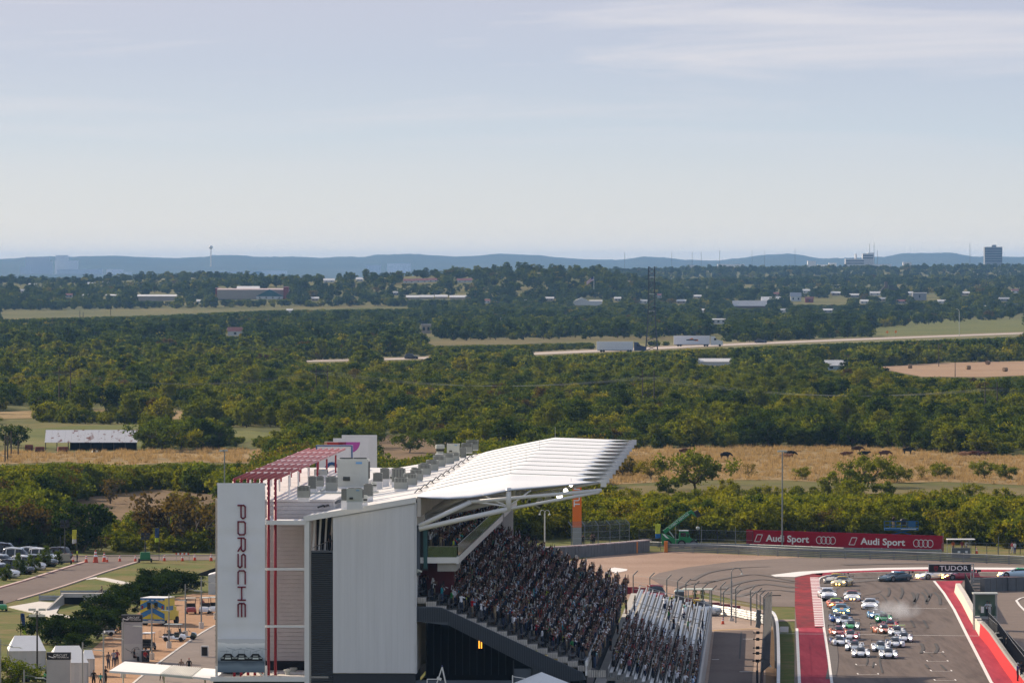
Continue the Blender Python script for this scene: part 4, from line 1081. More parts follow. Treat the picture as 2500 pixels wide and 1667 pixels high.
# ------------------------------------------------------------------ circuit surfaces
def paved(name,cols,s1=0.05,s2=1.5,stretch=(1,1,1),rough=0.8):
 m=ground_mat(name,cols,s1,s2,0.1,12.0,stretch); m.node_tree.nodes['Principled BSDF'].inputs['Roughness'].default_value=rough
 return m
M_asph=paved('worn_asphalt',[(0.098,0.073,0.062),(0.135,0.102,0.086),(0.165,0.126,0.107),(0.145,0.114,0.10)])
M_trk=paved('racing_asphalt',[(0.072,0.054,0.047),(0.110,0.084,0.071),(0.145,0.112,0.095),(0.122,0.096,0.085)],0.5,1.6,(1,0.05,1))
M_run=paved('runoff_asphalt',[(0.135,0.104,0.086),(0.18,0.14,0.117),(0.22,0.174,0.146)])
M_grav=ground_mat('gravel',[(0.27,0.175,0.125),(0.37,0.25,0.185),(0.46,0.33,0.25)],0.05,3.0,0.8,6.0)
M_redp=paved('red_runoff_paint',[(0.20,0.012,0.028),(0.30,0.017,0.04),(0.36,0.028,0.052),(0.43,0.06,0.085)],0.5,1.6,(1,0.07,1))
M_redd=paved('rubbered_red_paint',[(0.055,0.018,0.02),(0.15,0.015,0.02),(0.30,0.02,0.028),(0.38,0.035,0.04)],0.05,0.8)
M_wht=mat('road_paint_white',(0.74,0.70,0.66),0.7,var=0.08,vscale=0.8)
M_yel=mat('road_paint_yellow',(0.62,0.36,0.06),0.7)
M_tanc=paved('tan_concrete',[(0.28,0.20,0.155),(0.36,0.265,0.205),(0.43,0.33,0.26)])
M_dirt=ground_mat('orange_dirt',[(0.27,0.155,0.085),(0.38,0.225,0.13),(0.46,0.29,0.18)],0.06,1.2,0.5,4.0)
M_rub=mat('tyre_rubber_mark',(0.035,0.03,0.028),0.8)
def L(n,p,m,z):return pxsheet(n,p,m,z)
L('lawn',[(-120,1349),(560,1349),(900,1335),(1385,1318),(1640,1322),(1900,1326),(2560,1345),(2700,1352),(2700,2400),(-120,2400)],M_lawn,0.02)
L('gravel_trap',[(1300,1375),(1400,1368),(1480,1355),(1640,1346),(1760,1352),(1960,1360),(2050,1366),(1900,1390),(1700,1452),(1560,1462),(1440,1470),(1300,1450)],M_grav,0.04)
L('runoff_area',[(1586,1412),(1610,1399),(1680,1385),(1800,1370),(1960,1361),(2200,1364),(2450,1376),(2700,1390),(2700,2400),(1935,2400),(1941,1482),(1875,1481),(1800,1466),(1700,1442),(1610,1426)],M_run,0.06)
TRACK_IN=[(2500,1400),(2400,1399),(2270,1397),(2150,1398.5),(2080,1401),(2030,1405),(2008,1410),(1999,1418),(2001,1440),(2006,1475),(2012,1535),(2022,1600),(2031,1667),(2040,1730)]
TR=smooth_line([G(2760,1404)]+[G(*p) for p in TRACK_IN],5)
L('race_track',[PX((p[0],p[1],0)) for p in TR]+[(2470,1730),(2420,1667),(2392,1612),(2360,1550),(2330,1490),(2305,1450),(2281,1420),(2360,1419),(2600,1420)],M_trk,0.08)
L('red_runoff',[(1946,1534),(1991,1534),(2013,1536),(2031,1667),(2040,1730),(1958,1730),(1952,1667)],M_redp,0.10)
L('red_runoff',[(1941,1412),(1960,1407),(1985,1402),(2010,1399.5),(2006,1408),(1990,1412),(1978,1413),(1984,1470),(1991,1534),(1946,1534),(1941,1482)],M_redd,0.10)
L('red_runoff',[(1985,1402),(2060,1396.5),(2160,1393),(2270,1391.5),(2420,1392),(2640,1393),(2640,1397),(2400,1396.6),(2270,1395),(2150,1396.5),(2080,1399),(2030,1402.5),(2010,1407)],M_redp,0.10)
L('white_runoff',[(1882,1405),(1950,1397),(2060,1391),(2160,1387.5),(2270,1386),(2640,1388),(2640,1393),(2270,1391),(2160,1392.5),(2060,1396),(1985,1401.5),(1940,1410),(1892,1409)],M_wht,0.11)
RW_=[(2281,1420),(2305,1450),(2330,1490),(2360,1550),(2392,1612),(2420,1667),(2470,1730)]
L('red_runoff',[(2284,1420),(2352,1419),(2344,1430),(2332,1446),(2350,1478),(2368,1515),(2392,1554),(2412,1578),(2448,1632),(2500,1705),(2520,1730),(2474,1730)]+list(reversed([(x+4,y) for x,y in RW_[1:-1]])),M_redp,0.10)
def line(name,pts,w,m,z,wz=0.0):
 o=ribbon(pts,-w/2,w/2,z)[0].build(name,m); o['kind']='structure'; return o
line('track_line',TR[4:],0.28,M_wht,0.13)
line('track_line',[G(*p)[:2] for p in RW_],0.34,M_wht,0.13)
line('track_line',[G(1946,1536)[:2],G(1952,1667)[:2],G(1957,1730)[:2]],0.30,M_wht,0.13)
for a,b in (((1900,1549),(2395,1555)),((2160,1486),(2312,1488))):line('track_line',[G(*a)[:2],G(*b)[:2]],0.30,M_wht,0.135)
for a,b in (((2258,1595),(2305,1595)),((2266,1617),(2316,1617)),((2275,1641),(2325,1641)),((2284,1664),(2335,1664)),((2092,1626),(2140,1626)),((2096,1649),(2146,1649))):
 p,q=G(*a),G(*b); line('grid_box',[p[:2],q[:2]],0.18,M_wht,0.13)
 for r in (p,q):line('grid_box',[(r[0],r[1]+0.1),(r[0],r[1]+2.0)],0.14,M_wht,0.133)
# striped kerb
kb=MB(); NS=62
for i in range(NS):
 t0,t1=i/NS,(i+1)/NS
 def kp(t,x0,x1):y=1413+121*t; y=650+656000.0/(861.0+(743.0-861.0)*t); return G(x0+(x1-x0)*t,y)
 a,b=kp(t0,1978,1990),kp(t1,1978,1990); c,d=kp(t1,2000,2011.5),kp(t0,1998.5,2011.5)
 kb.prism([(p[0],p[1],0.10) for p in (a,b,c,d)],(0,0,0.05),i % 2)
o=kb.build('kerb',[M_wht,mat('kerb_red',(0.32,0.02,0.05),0.7)]); o['kind']='structure'
# tyre marks
def skid(pts,w,z=0.14):
 o=ribbon(smooth_line([G(*p) for p in pts],6),-w/2,w/2,z)[0].build('tyre_mark',M_rub); o['kind']='structure'
for pts,w in (([(2168,1436),(2172,1446),(2167,1458)],0.28),([(2200,1436),(2204,1447),(2198,1463)],0.28),([(2150,1452),(2160,1462),(2165,1472)],0.2),([(2182,1458),(2192,1470),(2200,1487)],0.2),([(2227,1448),(2233,1462),(2231,1476)],0.36),([(2241,1450),(2238,1462),(2232,1472)],0.3),([(2250,1448),(2260,1460),(2262,1476)],0.34),([(2273,1450),(2268,1462),(2262,1472)],0.3),([(2258,1440),(2266,1452),(2270,1462)],0.24),([(2281,1448),(2293,1460),(2296,1478)],0.36),([(2224,1516),(2229,1525),(2232,1534)],0.26),([(2255,1516),(2260,1525),(2265,1535)],0.26),([(2249,1573),(2254,1586),(2248,1597)],0.34),([(2284,1573),(2289,1586),(2283,1597)],0.34),([(2260,1624),(2264,1630),(2268,1634)],0.26),([(2297,1625),(2304,1632),(2310,1638)],0.26),([(2150,1603),(2148,1620),(2155,1645)],0.2),([(2116,1606),(2118,1616),(2115,1626)],0.16),([(2134,1618),(2130,1632)],0.16),([(2265,1596),(2275,1604)],0.14),([(2298,1596),(2308,1604)],0.14)):
 skid(pts,w)
M_rub2=mat('faint_rubber',(0.085,0.068,0.06),0.8,var=0.3,vscale=0.6)
for pts,w in (([(1690,1418),(1730,1399),(1800,1388),(1880,1384)],0.7),([(1720,1425),(1790,1410),(1850,1404),(1940,1420)],0.8),([(1760,1440),(1800,1425),(1860,1416),(1940,1424)],1.1),([(1770,1452),(1830,1432),(1880,1428),(1940,1436)],1.4),([(1800,1458),(1850,1445),(1900,1442),(1940,1446)],0.9),([(2080,1412),(2180,1410),(2300,1412),(2500,1413)],3.2),([(2000,1432),(2100,1420),(2200,1414),(2300,1414)],2.6),([(2060,1380),(2200,1377),(2270,1377)],2.2),([(1650,1440),(1680,1428),(1750,1420)],0.5),([(2110,1455),(2140,1450),(2150,1444)],0.3),([(2005,1470),(2030,1440),(2060,1428)],1.4),([(2028,1660),(2035,1600),(2020,1500),(2012,1450)],1.0)):
 o=ribbon(smooth_line([G(*p) for p in pts],8),-w/2,w/2,0.12)[0].build('rubber_line',M_rub2); o['kind']='structure'
# service road right of the bleacher, verge, pit lane
L('service_yard',[(1680,1470),(1720,1462),(1800,1478),(1878,1492),(1893,1530),(1894,1740),(1660,1740)],M_tanc,0.06)
L('service_road',[(1744,1543),(1838,1540),(1846,1548),(1842,1560),(1842,1600),(1838,1640),(1834,1740),(1716,1740),(1730,1660)],M_asph,0.09)
line('yellow_line',[G(1738,1541)[:2],G(1800,1538)[:2],G(1852,1536.5)[:2]],0.5,M_yel,0.12)
for y,x0,x1 in ((1562,1814,1842),(1612,1738,1756),(1642,1806,1838)):line('road_marking',[G(x0,y)[:2],G(x1,y)[:2]],0.5,M_wht,0.12)
line('road_joint',[G(1810,1544)[:2],G(1806,1610)[:2]],0.18,M_rub,0.11)
L('soil_strip',[(1873,1534),(1895,1534),(1897,1740),(1868,1740)],ground_mat('bare_soil',[(0.24,0.15,0.085),(0.34,0.22,0.13),(0.42,0.29,0.18)],0.1,1.5),0.09)
L('path',[(1894,1513),(1941,1513),(1942,1517),(1897,1518)],M_tanc,0.07)
line('track_line',[G(2560,1452)[:2],G(2520,1455)[:2],G(2492,1462)[:2],G(2482,1468)[:2],G(2490,1480)[:2],G(2520,1510)[:2]],0.3,M_wht,0.13)
# barriers -----------------------------------------------------------------
M_arm=mat('armco_steel',(0.30,0.31,0.31),0.45,metal=0.55,var=0.15,vscale=0.8)
M_belt=mat('grey_conveyor_belt',(0.13,0.135,0.14),0.7,var=0.2,vscale=0.5)
def along(pts,step):
 """points every step metres along an xy polyline, with heading"""
 out=[]; carry=0.0
 for a,b in zip(pts[:-1],pts[1:]):
  a,b=Vector(a[:2]),Vector(b[:2]); d=b-a; Ln=d.length; t=carry
  while t<Ln:p=a+d*(t/Ln); out.append((p.x,p.y,math.atan2(d.y,d.x))); t+=step
  carry=t-Ln
 return out
def guard_rail(name,label,pts,rails,h,post_step=2.0,m=M_arm,group=None):
 o0=Vector((pts[0][0],pts[0][1],0)); r=thing(name,label,'guard rail',o0,0,group)
 q=[(p[0]-o0.x,p[1]-o0.y) for p in pts]
 for k in range(rails):
  z0=0.15+(h-0.15)*k/rails; z1=0.15+(h-0.15)*(k+1)/rails-0.05
  b=MB(); P2=[]
  for i,p in enumerate(q):
   a=q[max(0,i-1)]; c=q[min(len(q)-1,i+1)]; d=Vector((c[0]-a[0],c[1]-a[1])).normalized(); nn=Vector((d.y,-d.x))*0.05
   P2.append([(p[0]+nn.x*s,p[1]+nn.y*s,z) for s,z in ((0,z0),(1,z0+(z1-z0)*0.25),(0,(z0+z1)/2),(1,z0+(z1-z0)*0.75),(0,z1),(-0.6,z1),(-0.6,z0))])
  b.loft(P2); b.build('rail',m,r)
 b=MB(); b.box((0,0,h/2),(0.12,0.16,h)); bm_=b.mesh('post',m)
 for x,y,a in along(q,post_step)[:110]:put('post',bm_,r,(x-0.1*math.sin(a),y+0.14*abs(math.cos(a)),0),a)
 return r
ARM=smooth_line([G(1628,1349),G(1760,1352),G(1960,1361),G(2160,1367),G(2300,1372),G(2480,1379),G(2700,1390)],5)
guard_rail('armco_barrier','long silver armco barrier curving behind the gravel trap below the red billboard',ARM,5,1.35,4.0)
oe=thing('barrier_end','orange foam pad on the end of the silver armco barrier','barrier pad',G(1626,1349)); b=MB(); b.box((0,0,0.85),(0.5,0.7,1.6)); b.build('pad',mat('orange_pad',(0.62,0.19,0.03),0.6),oe); b=MB(); b.box((0,0,0.03),(0.6,0.8,0.06)); b.build('base',M_black,oe)
# tyre wall covered with belts
tw=thing('tyre_wall','grey belt-covered tyre wall with red tops left of the telehandler','tyre wall',G(1400,1362))
o0=Vector(G(1400,1362)); TWL=smooth_line([G(1330,1366),G(1400,1362),G(1480,1356),G(1560,1349),G(1578,1347)],6)
pts=along(TWL,0.85)
b=MB(); b.box((0,0,0.80),(0.80,0.9,1.6)); pmz=b.mesh('belt_panel',M_belt)
for i,(x,y,a) in enumerate(pts):put('belt_panel',pmz,tw,(x-o0.x,y-o0.y,0),a)
b=MB()
for i,(x,y,a) in enumerate(pts[::2]):b.box((x-o0.x,y-o0.y+0.55,1.68),(1.3,1.4,0.14),a)
b.build('red_top',mat('faded_red_white_top',(0.46,0.20,0.20),0.7,var=0.6,vscale=0.5,col2=(0.6,0.55,0.52)),tw)
x,y,a=pts[-6]; b=MB(); b.box((x-o0.x,y-o0.y-0.03,0.85),(0.4,0.95,1.62),a); b.build('orange_marker',mat('orange_pad',(0.62,0.19,0.03)),tw)
# rear guard rail behind
guard_rail('rear_guard_rail','low double guard rail at the thicket edge behind the telehandler',[G(1570,1334)[:2],G(1640,1337)[:2],G(1830,1341)[:2],G(2060,1350)[:2],G(2300,1355)[:2]],2,0.85,3.0)
# left service rails
def mesh_mat(name,col,alpha):
 m=bpy.data.materials.new(name); m.use_nodes=True; n,l=m.node_tree.nodes,m.node_tree.links; b=n['Principled BSDF']; b.inputs['Base Color'].default_value=(*col,1); b.inputs['Roughness'].default_value=0.6
 t=n.new('ShaderNodeBsdfTransparent'); mx=n.new('ShaderNodeMixShader'); mx.inputs[0].default_value=alpha
 l.new(t.outputs[0],mx.inputs[1]); l.new(b.outputs[0],mx.inputs[2]); l.new(mx.outputs[0],n['Material Output'].inputs['Surface'])
 return m
M_net=mesh_mat('wire_mesh',(0.10,0.105,0.11),0.30); M_netd=mesh_mat('dark_wire_mesh',(0.05,0.055,0.06),0.62)
def catch_fence(name,label,pts,h,step,lean=0.7,m_net=M_net,m_post=None,r=0.07,group='catch fences',wires=4,side=1):
 m_post=m_post or M_fpost
 o0=Vector((pts[0][0],pts[0][1],0)); root=thing(name,label,'fence',o0,0,group); q=[(p[0]-o0.x,p[1]-o0.y) for p in pts]
 b=MB(); b.tube((0,0,0),(0,0,h),r,6); b.tube((0,0,h),(0,-lean*side,h+lean*0.9),r,6); pm_=b.mesh('post',m_post)
 ps=along(q,step)
 for x,y,a in ps:put('post',pm_,root,(x,y,0),a+math.pi)
 b=MB(); c=MB()
 for (x0,y0,a0),(x1,y1,a1) in zip(ps[:-1],ps[1:]):
  def P(x,y,a,z,d):return (x+math.sin(a+math.pi)*d*side,y-math.cos(a+math.pi)*d*side,z)
  if m_net:b.face([P(x0,y0,a0,0.2,0),P(x1,y1,a1,0.2,0),P(x1,y1,a1,h,0),P(x0,y0,a0,h,0)]); b.face([P(x0,y0,a0,h,0),P(x1,y1,a1,h,0),P(x1,y1,a1,h+lean*0.9,lean),P(x0,y0,a0,h+lean*0.9,lean)])
  for k in range(wires):z=h*(k+1)/wires; c.tube(P(x0,y0,a0,z,0.0),P(x1,y1,a1,z,0.0),0.015,4)
 if m_net:b.build('wire_mesh',m_net,root,fix=False)
 if wires:c.build('tension_wire',M_steel,root,fix=False)
 return root
M_fpost=mat('grey_green_post',(0.16,0.175,0.17),0.5,metal=0.3)
catch_fence('catch_fence','tall grey catch fence behind the belt-covered tyre wall',[G(1395,1345)[:2],G(1480,1342)[:2],G(1560,1337)[:2]],3.6,2.5)
catch_fence('catch_fence','line of bent grey posts with wires at the far end of the bleacher',[G(1546,1470)[:2],G(1640,1482)[:2],G(1740,1510)[:2],G(1800,1522)[:2],G(1850,1530)[:2]],3.3,5.4,lean=0.6,m_net=None)
catch_fence('catch_fence','second row of bent posts between lamp post and red runoff',[G(1760,1500)[:2],G(1842,1512)[:2],G(1868,1530)[:2]],3.3,5.0,lean=0.6,m_net=None)
catch_fence('catch_fence','dark catch fence seen edge-on along the service road',[G(1868,1538)[:2],G(1866,1600)[:2],G(1862,1667)[:2],G(1858,1740)[:2]],3.6,3.0,lean=0.8,m_net=M_netd,m_post=M_dark)
for i,y in enumerate((1552,1566,1580)):
 X,Y,_=G(1863,y); o=thing('fence_board','%s square grey board hung on the dark edge-on fence' % ['topmost','middle','lowest'][i],'board',(X-0.5,Y,2.1),0.3,'boards on the dark fence'); b=MB(); b.box((0,0,0.4),(0.55,0.06,0.8),rx=-0.25,ry=0.3); b.build('panel',M_fpost,o); b=MB(); b.tube((0.25,0,0.4),(0.6,0.05,0.4),0.03,5); b.build('bracket',M_dark,o)
for i,y in enumerate((1595,1612,1634,1648,1668)):
 X,Y,_=G(1862,y); o=thing('fence_camera','%s black camera arm sticking out of the dark fence' % ordinal(i+1),'camera',(X-0.2,Y,2.2),0,'black arms on the dark fence'); b=MB(); b.tube((0.2,0,0),(-0.7,0,0),0.05,6); b.build('arm',M_black,o); b=MB(); b.box((-0.3,0,0.02),(0.35,0.25,0.3)); b.box((-0.72,0,0),(0.14,0.12,0.12)); b.build('head',M_black,o)
# curved concrete wall with fins
cw=smooth_line([G(1878,1512),G(1888,1518),G(1895,1532),G(1899,1560),G(1901,1620),G(1901,1667),G(1900,1740)],5)
wr=thing('concrete_barrier','curved low barrier with white top beside the grass verge','barrier',(cw[0][0],cw[0][1],0)); q=[(p[0]-cw[0][0],p[1]-cw[0][1]) for p in cw]
b=MB(); b.loft([[(p[0]-0.12,p[1],0),(p[0]+0.12,p[1],0),(p[0]+0.12,p[1],1.0),(p[0]-0.12,p[1],1.0)] for p in q]); b.build('wall',M_dark,wr)
b=MB(); b.loft([[(p[0]-0.16,p[1],1.01),(p[0]+0.16,p[1],1.01),(p[0]+0.16,p[1],1.12),(p[0]-0.16,p[1],1.12)] for p in q]); b.build('white_cap',M_white,wr)
b=MB(); b.box((-0.25,0,0.45),(0.3,0.35,0.9)); fm=b.mesh('fin',M_arm)
for x,y,a in along(q,2.4)[:40]:put('fin',fm,wr,(x,y,0))
guard_rail('guard_rail','silver guard rail with slatted blocks below the bent fence posts',[G(1740,1500)[:2],G(1790,1507)[:2],G(1850,1519)[:2],G(1872,1530)[:2]],4,1.2,1.6)
# small white sign on the verge
sg_=thing('verge_sign','blank white sign board on the grass beside the red runoff','sign',G(1915,1548)); b=MB(); b.box((0,0,0.55),(0.95,0.06,0.62)); b.build('board',M_white,sg_); b=MB(); [b.tube((s*0.42,0.04,0),(s*0.42,0.04,0.85),0.025,5) for s in (-1,1)]; b.build('legs',M_steel,sg_)
# pit wall: cream start, then red
PW=[G(2330,1447),G(2348,1476),G(2366,1511),G(2391,1555)]; PW2=[G(2391,1555),G(2412,1579),G(2448,1633),G(2500,1706),G(2525,1745)]
def wall_thing(name,label,pts,h,t,m,cap):
 r=thing(name,label,'wall',(pts[0][0],pts[0][1],0)); q=[(p[0]-pts[0][0],p[1]-pts[0][1]) for p in pts]
 b=MB(); b.loft([[(p[0],p[1],0),(p[0]+t,p[1],0),(p[0]+t,p[1],h),(p[0]+t*0.25,p[1],h)] for p in q]); b.build('wall',m,r)
 b=MB(); b.loft([[(p[0]+t*0.25,p[1],h+0.005),(p[0]+t,p[1],h+0.005),(p[0]+t,p[1],h+0.06),(p[0]+t*0.25,p[1],h+0.06)] for p in q]); b.build('cap',cap,r)
 return r
wall_thing('pit_wall','cream concrete start of the pit wall beside the red runoff',PW,1.15,0.75,mat('cream_concrete',(0.66,0.58,0.46),0.8,var=0.1),M_concl)
wall_thing('red_pit_wall','bright red pit wall at the lower right of the track',PW2,1.55,0.5,mat('bright_red_paint',(0.55,0.004,0.010),0.7,spec=0.15),M_conc)
for o in bpy.data.objects:
 if o.name=='red_pit_wall':
  b=MB()
  for (x,y,a) in along([(p[0]-PW2[0][0],p[1]-PW2[0][1]) for p in PW2],1.9)[:70]:b.box((x+0.42,y,1.66),(0.35,1.2,0.12),0)
  b.build('coping',M_conc,o)
off=1.1
catch_fence('pit_fence','dark railing fence standing on the red pit wall',[(p[0]+off,p[1]) for p in PW2],2.7,1.6,lean=0.0,m_net=M_netd,m_post=M_dark,group='pit wall fences',wires=2)
catch_fence('pit_fence','second dark fence along the pit lane side of the gantry',[G(2415,1560)[:2],G(2460,1600)[:2],G(2530,1680)[:2]],2.4,2.0,lean=0.0,m_net=M_netd,m_post=M_dark,group='pit wall fences',wires=2)
catch_fence('pit_fence','tall grey mesh fence rising under the TUDOR gantry',[G(2357,1440)[:2],G(2372,1470)[:2],G(2398,1522)[:2]],2.15,2.5,lean=0.0,m_net=mesh_mat('grey_wire_mesh',(0.14,0.135,0.13),0.85),m_post=M_dark,group='pit wall fences',wires=0)
bpy.data.objects['pit_fence.002']['label']='tall grey mesh fence rising under the black and white gantry sign'
# gantry sign
gt=thing('gantry_sign','black gantry sign with red shield and white lettering over the track','sign',G(2368,1432))
Yg=G(2368,1432)[1]; kx=Yg/F; gx0=(2267.5-2368)*kx; gx1=(2370-2368)*kx; gz0=H-(1397-HOR)*kx; gz1=H-(1377-HOR)*kx
b=MB(); b.box(((gx0+gx1)/2,0,(gz0+gz1)/2),(gx1-gx0,0.25,gz1-gz0)); b.build('board',M_black,gt)
b=MB()
for z in (gz0,gz1):b.box(((gx0+gx1)/2,-0.02,z),(gx1-gx0+0.06,0.3,0.05))
b.box((gx0,-0.02,(gz0+gz1)/2),(0.05,0.3,gz1-gz0)); b.build('frame',M_steel,gt)
b=MB()
for dx in (0.06,0.4):b.tube((gx1+dx,0.2,0),(gx1+dx,0.2,gz1+0.1),0.07,8)
for z in (gz0,(gz0+gz1)/2,gz1):b.tube((gx1-0.1,0.2,z),(gx1+0.4,0.2,z),0.04,6)
b.build('mast',M_steel,gt)
def letters(txt,size,m,parent,loc,name='lettering',bold=0.0,spacing=1.0,sx=1.0,rot=(math.pi/2,0,0)):
 me=text_mesh(txt,size,0.01,bold,spacing); me.materials.clear(); me.materials.append(m)
 o=put(name,me,parent,loc); o.rotation_euler=rot; o.scale=(sx,1,1); return o
M_lw=mat('sign_white',(0.80,0.80,0.80),0.5)
letters('TUDOR',0.86,M_lw,gt,(gx0+(gx1-gx0)*0.60,-0.14,(gz0+gz1)/2),bold=0.012,spacing=1.05,sx=1.18)
b=MB(); cx,cz=gx0+(gx1-gx0)*0.175,(gz0+gz1)/2
for s in (1.0,):
 pts=[(-0.26,0.32),(-0.13,0.26),(0,0.34),(0.13,0.26),(0.26,0.32),(0.25,-0.05),(0.13,-0.27),(0,-0.38),(-0.13,-0.27),(-0.25,-0.05)]
 b.prism([(cx+x,-0.135,cz+z) for x,z in pts],(0,-0.01,0))
b.build('shield',mat('shield_red',(0.22,0.008,0.015),0.5),gt)
b=MB(); b.prism([(cx+x,-0.15,cz+z) for x,z in ((-0.13,0.05),(0.13,0.05),(0.09,-0.12),(0,-0.22),(-0.09,-0.12))],(0,-0.005,0)); b.box((cx,-0.152,cz+0.13),(0.34,0.01,0.03)); b.build('shield_mark',M_black,gt)
# barriers inside the last corner
bk=thing('corner_barrier','dark belt-covered barrier inside the corner right of the gantry','barrier',G(2406,1445))
o0=Vector(G(2406,1445)); b=MB(); b.box((0,0,0.9),(1.0,0.8,1.8)); pmz=b.mesh('belt_panel',M_belt)
for x,y,a in along([G(2406,1445)[:2],G(2450,1443)[:2],G(2600,1441)[:2]],1.06):put('belt_panel',pmz,bk,(x-o0.x,y-o0.y,0),a)
bk2=thing('red_topped_barrier','low barrier with dark red top behind the grey belt barrier','barrier',G(2375,1422)); o0=Vector(G(2375,1422))
for i,(x,y,a) in enumerate(along([G(2375,1422)[:2],G(2600,1424)[:2]],3.1)):b=MB(); b.box((x-o0.x+1.5,y-o0.y,0.35),(3.0,0.6,0.7),a); b.build('block',M_belt,bk2); b=MB(); b.box((x-o0.x+1.5,y-o0.y,0.76),(3.0,0.62,0.1),a); b.build('red_cap',mat('cap_red',(0.30,0.02,0.03),0.6),bk2)
rp=thing('rail_stub','short stack of armco rails beside the belt barrier','guard rail',G(2385,1442)); b=MB(); [b.box((0.4,0,0.3+0.4*k),(2.4,0.1,0.3),0.2) for k in range(4)]; b.build('rails',M_arm,rp); b=MB(); [b.box((x,0.1,0.8),(0.12,0.12,1.6)) for x in (-0.6,1.4)]; b.build('posts',M_arm,rp)
# starter's booth on the pit wall
bo=thing('marshal_booth','glass-sided marshal booth with flat roof on stairs at the pit wall','booth',G(2407,1540)); Yb=G(2407,1540)[1]; kb_=Yb/F
def bz(py):return H-(py-HOR)*kb_
w=54*kb_/2
b=MB(); b.box((0,1.0,bz(1449)),(w*2+0.3,2.4,0.14)); b.build('roof',M_acw,bo)
b=MB()
for sx_ in (-w,w):
 for y in (0.0,2.0):b.tube((sx_,y,0),(sx_,y,bz(1450)),0.06,6)
b.box((0,1.0,bz(1508)),(w*2,2.0,0.12)); b.build('frame',M_steel,bo)
b=MB(); b.box((0,2.0,(bz(1450)+bz(1508))/2),(w*2,0.03,bz(1455)-bz(1508))); b.build('glass_back',mat('booth_glass',(0.16,0.28,0.22),0.1,trans=0.5,spec=0.7),bo)
for sx_ in (-w,w):b=MB(); b.box((sx_,1.0,(bz(1480)+bz(1508))/2),(0.03,2.0,bz(1480)-bz(1508))); b.build('glass_side',mat('booth_glass',(0.16,0.28,0.22)),bo)
b=MB(); b.box((-0.35,0.1,bz(1488)),(0.34,0.05,0.7)); b.build('notice',M_white,bo)
for i in range(8):b=MB(); b.box((0.55,-0.2-0.28*i,bz(1508)-0.26*(i+1)),(0.95,0.3,0.06)); b.build('step',M_dark,bo)
for i,(px,py) in enumerate([(2446,1562),(2452,1575)]):
 o=thing('equipment_case',['upper','lower'][i]+' black domed equipment case behind the pit wall fence','case',G(px,py+22),0,'domed cases on the pit wall'); b=MB(); b.ball((0,0,1.5),(0.75,0.6,0.4),0,12,6); b.box((0,0,0.7),(1.3,1.0,1.4)); b.build('shell',M_black,o,False); b=MB(); b.box((0,-0.05,1.72),(1.35,0.9,0.05)); b.build('lid_trim',M_acw,o)
# ------------------------------------------------------------------ race cars (front towards local -y)
def ring(y,w,zb,zs,zt,cr=0.03,cx=0.0):
 return [(cx-w*0.93,y,zb),(cx-w,y,zb+(zs-zb)*0.4),(cx-w*0.98,y,zs),(cx-w*0.84,y,zt),(cx-w*0.4,y,zt+cr),(cx+w*0.4,y,zt+cr),(cx+w*0.84,y,zt),(cx+w*0.98,y,zs),(cx+w,y,zb+(zs-zb)*0.4),(cx+w*0.93,y,zb)]
def dome(y,w,z0,z1,cx=0.0):
 return [(cx-w,y,z0),(cx-w*0.97,y,z0+(z1-z0)*0.45),(cx-w*0.8,y,z0+(z1-z0)*0.85),(cx-w*0.4,y,z1),(cx+w*0.4,y,z1),(cx+w*0.8,y,z0+(z1-z0)*0.85),(cx+w*0.97,y,z0+(z1-z0)*0.45),(cx+w,y,z0)]
M_tyre=mat('tyre',(0.012,0.012,0.012),0.8); M_rim=mat('rim',(0.18,0.18,0.19),0.35,metal=0.7)
M_glass=mat('dark_glass',(0.012,0.014,0.018),0.06,spec=0.7)
M_carbon=mat('carbon',(0.014,0.014,0.016),0.35)
M_hl_w=mat('headlight_white',(1,1,1),0.2,emit=(1.0,0.97,0.85),estr=12.0)
M_hl_y=mat('headlight_yellow',(1,0.8,0.3),0.2,emit=(1.0,0.62,0.12),estr=9.0)
M_hl_o=mat('headlight_off',(0.5,0.5,0.48),0.15)
PAINT={}
def paint(c):
 k=tuple(round(x,3) for x in c)
 if k not in PAINT:
  m=mat('car_paint_%d' % len(PAINT),c,0.22,spec=0.6); b=m.node_tree.nodes['Principled BSDF']; b.inputs['Coat Weight'].default_value=0.6; b.inputs['Coat Roughness'].default_value=0.08; PAINT[k]=m
 return PAINT[k]
wb=MB(); wb.tube((-0.16,0,0),(0.16,0,0),0.345,20); tyre_me=wb.mesh('tyre',M_tyre)
wb=MB(); wb.tube((-0.165,0,0),(0.165,0,0),0.23,14); rim_me=wb.mesh('rim',M_rim)
W0=paint((0.7,0.7,0.7))
def mk(f,name,m,smooth=True,bev=0.0):
 b=MB(); f(b); me=b.mesh(name,m,False)
 if smooth:
  bm=bmesh.new(); bm.from_mesh(me); bmesh.ops.remove_doubles(bm,verts=bm.verts,dist=0.0005)
  bmesh.ops.subdivide_edges(bm,edges=[e for e in bm.edges if e.calc_length()>0.25],cuts=1,smooth=0.6,use_grid_fill=True)
  bm.to_mesh(me); bm.free(); me.polygons.foreach_set('use_smooth',[True]*len(me.polygons))
 return me
GT={}; LMP={}
GT['body']=mk(lambda b:b.loft([ring(-2.30,.72,.14,.33,.40),ring(-2.16,.92,.11,.44,.50),ring(-1.75,1.0,.12,.58,.63),ring(-1.35,1.01,.14,.68,.70),ring(-0.85,.95,.12,.64,.78),ring(0.0,.94,.12,.68,.84),ring(0.9,.98,.12,.76,.88),ring(1.4,1.03,.14,.82,.90),ring(1.9,1.0,.2,.76,.84),ring(2.25,.94,.3,.68,.76)]),'body',W0)
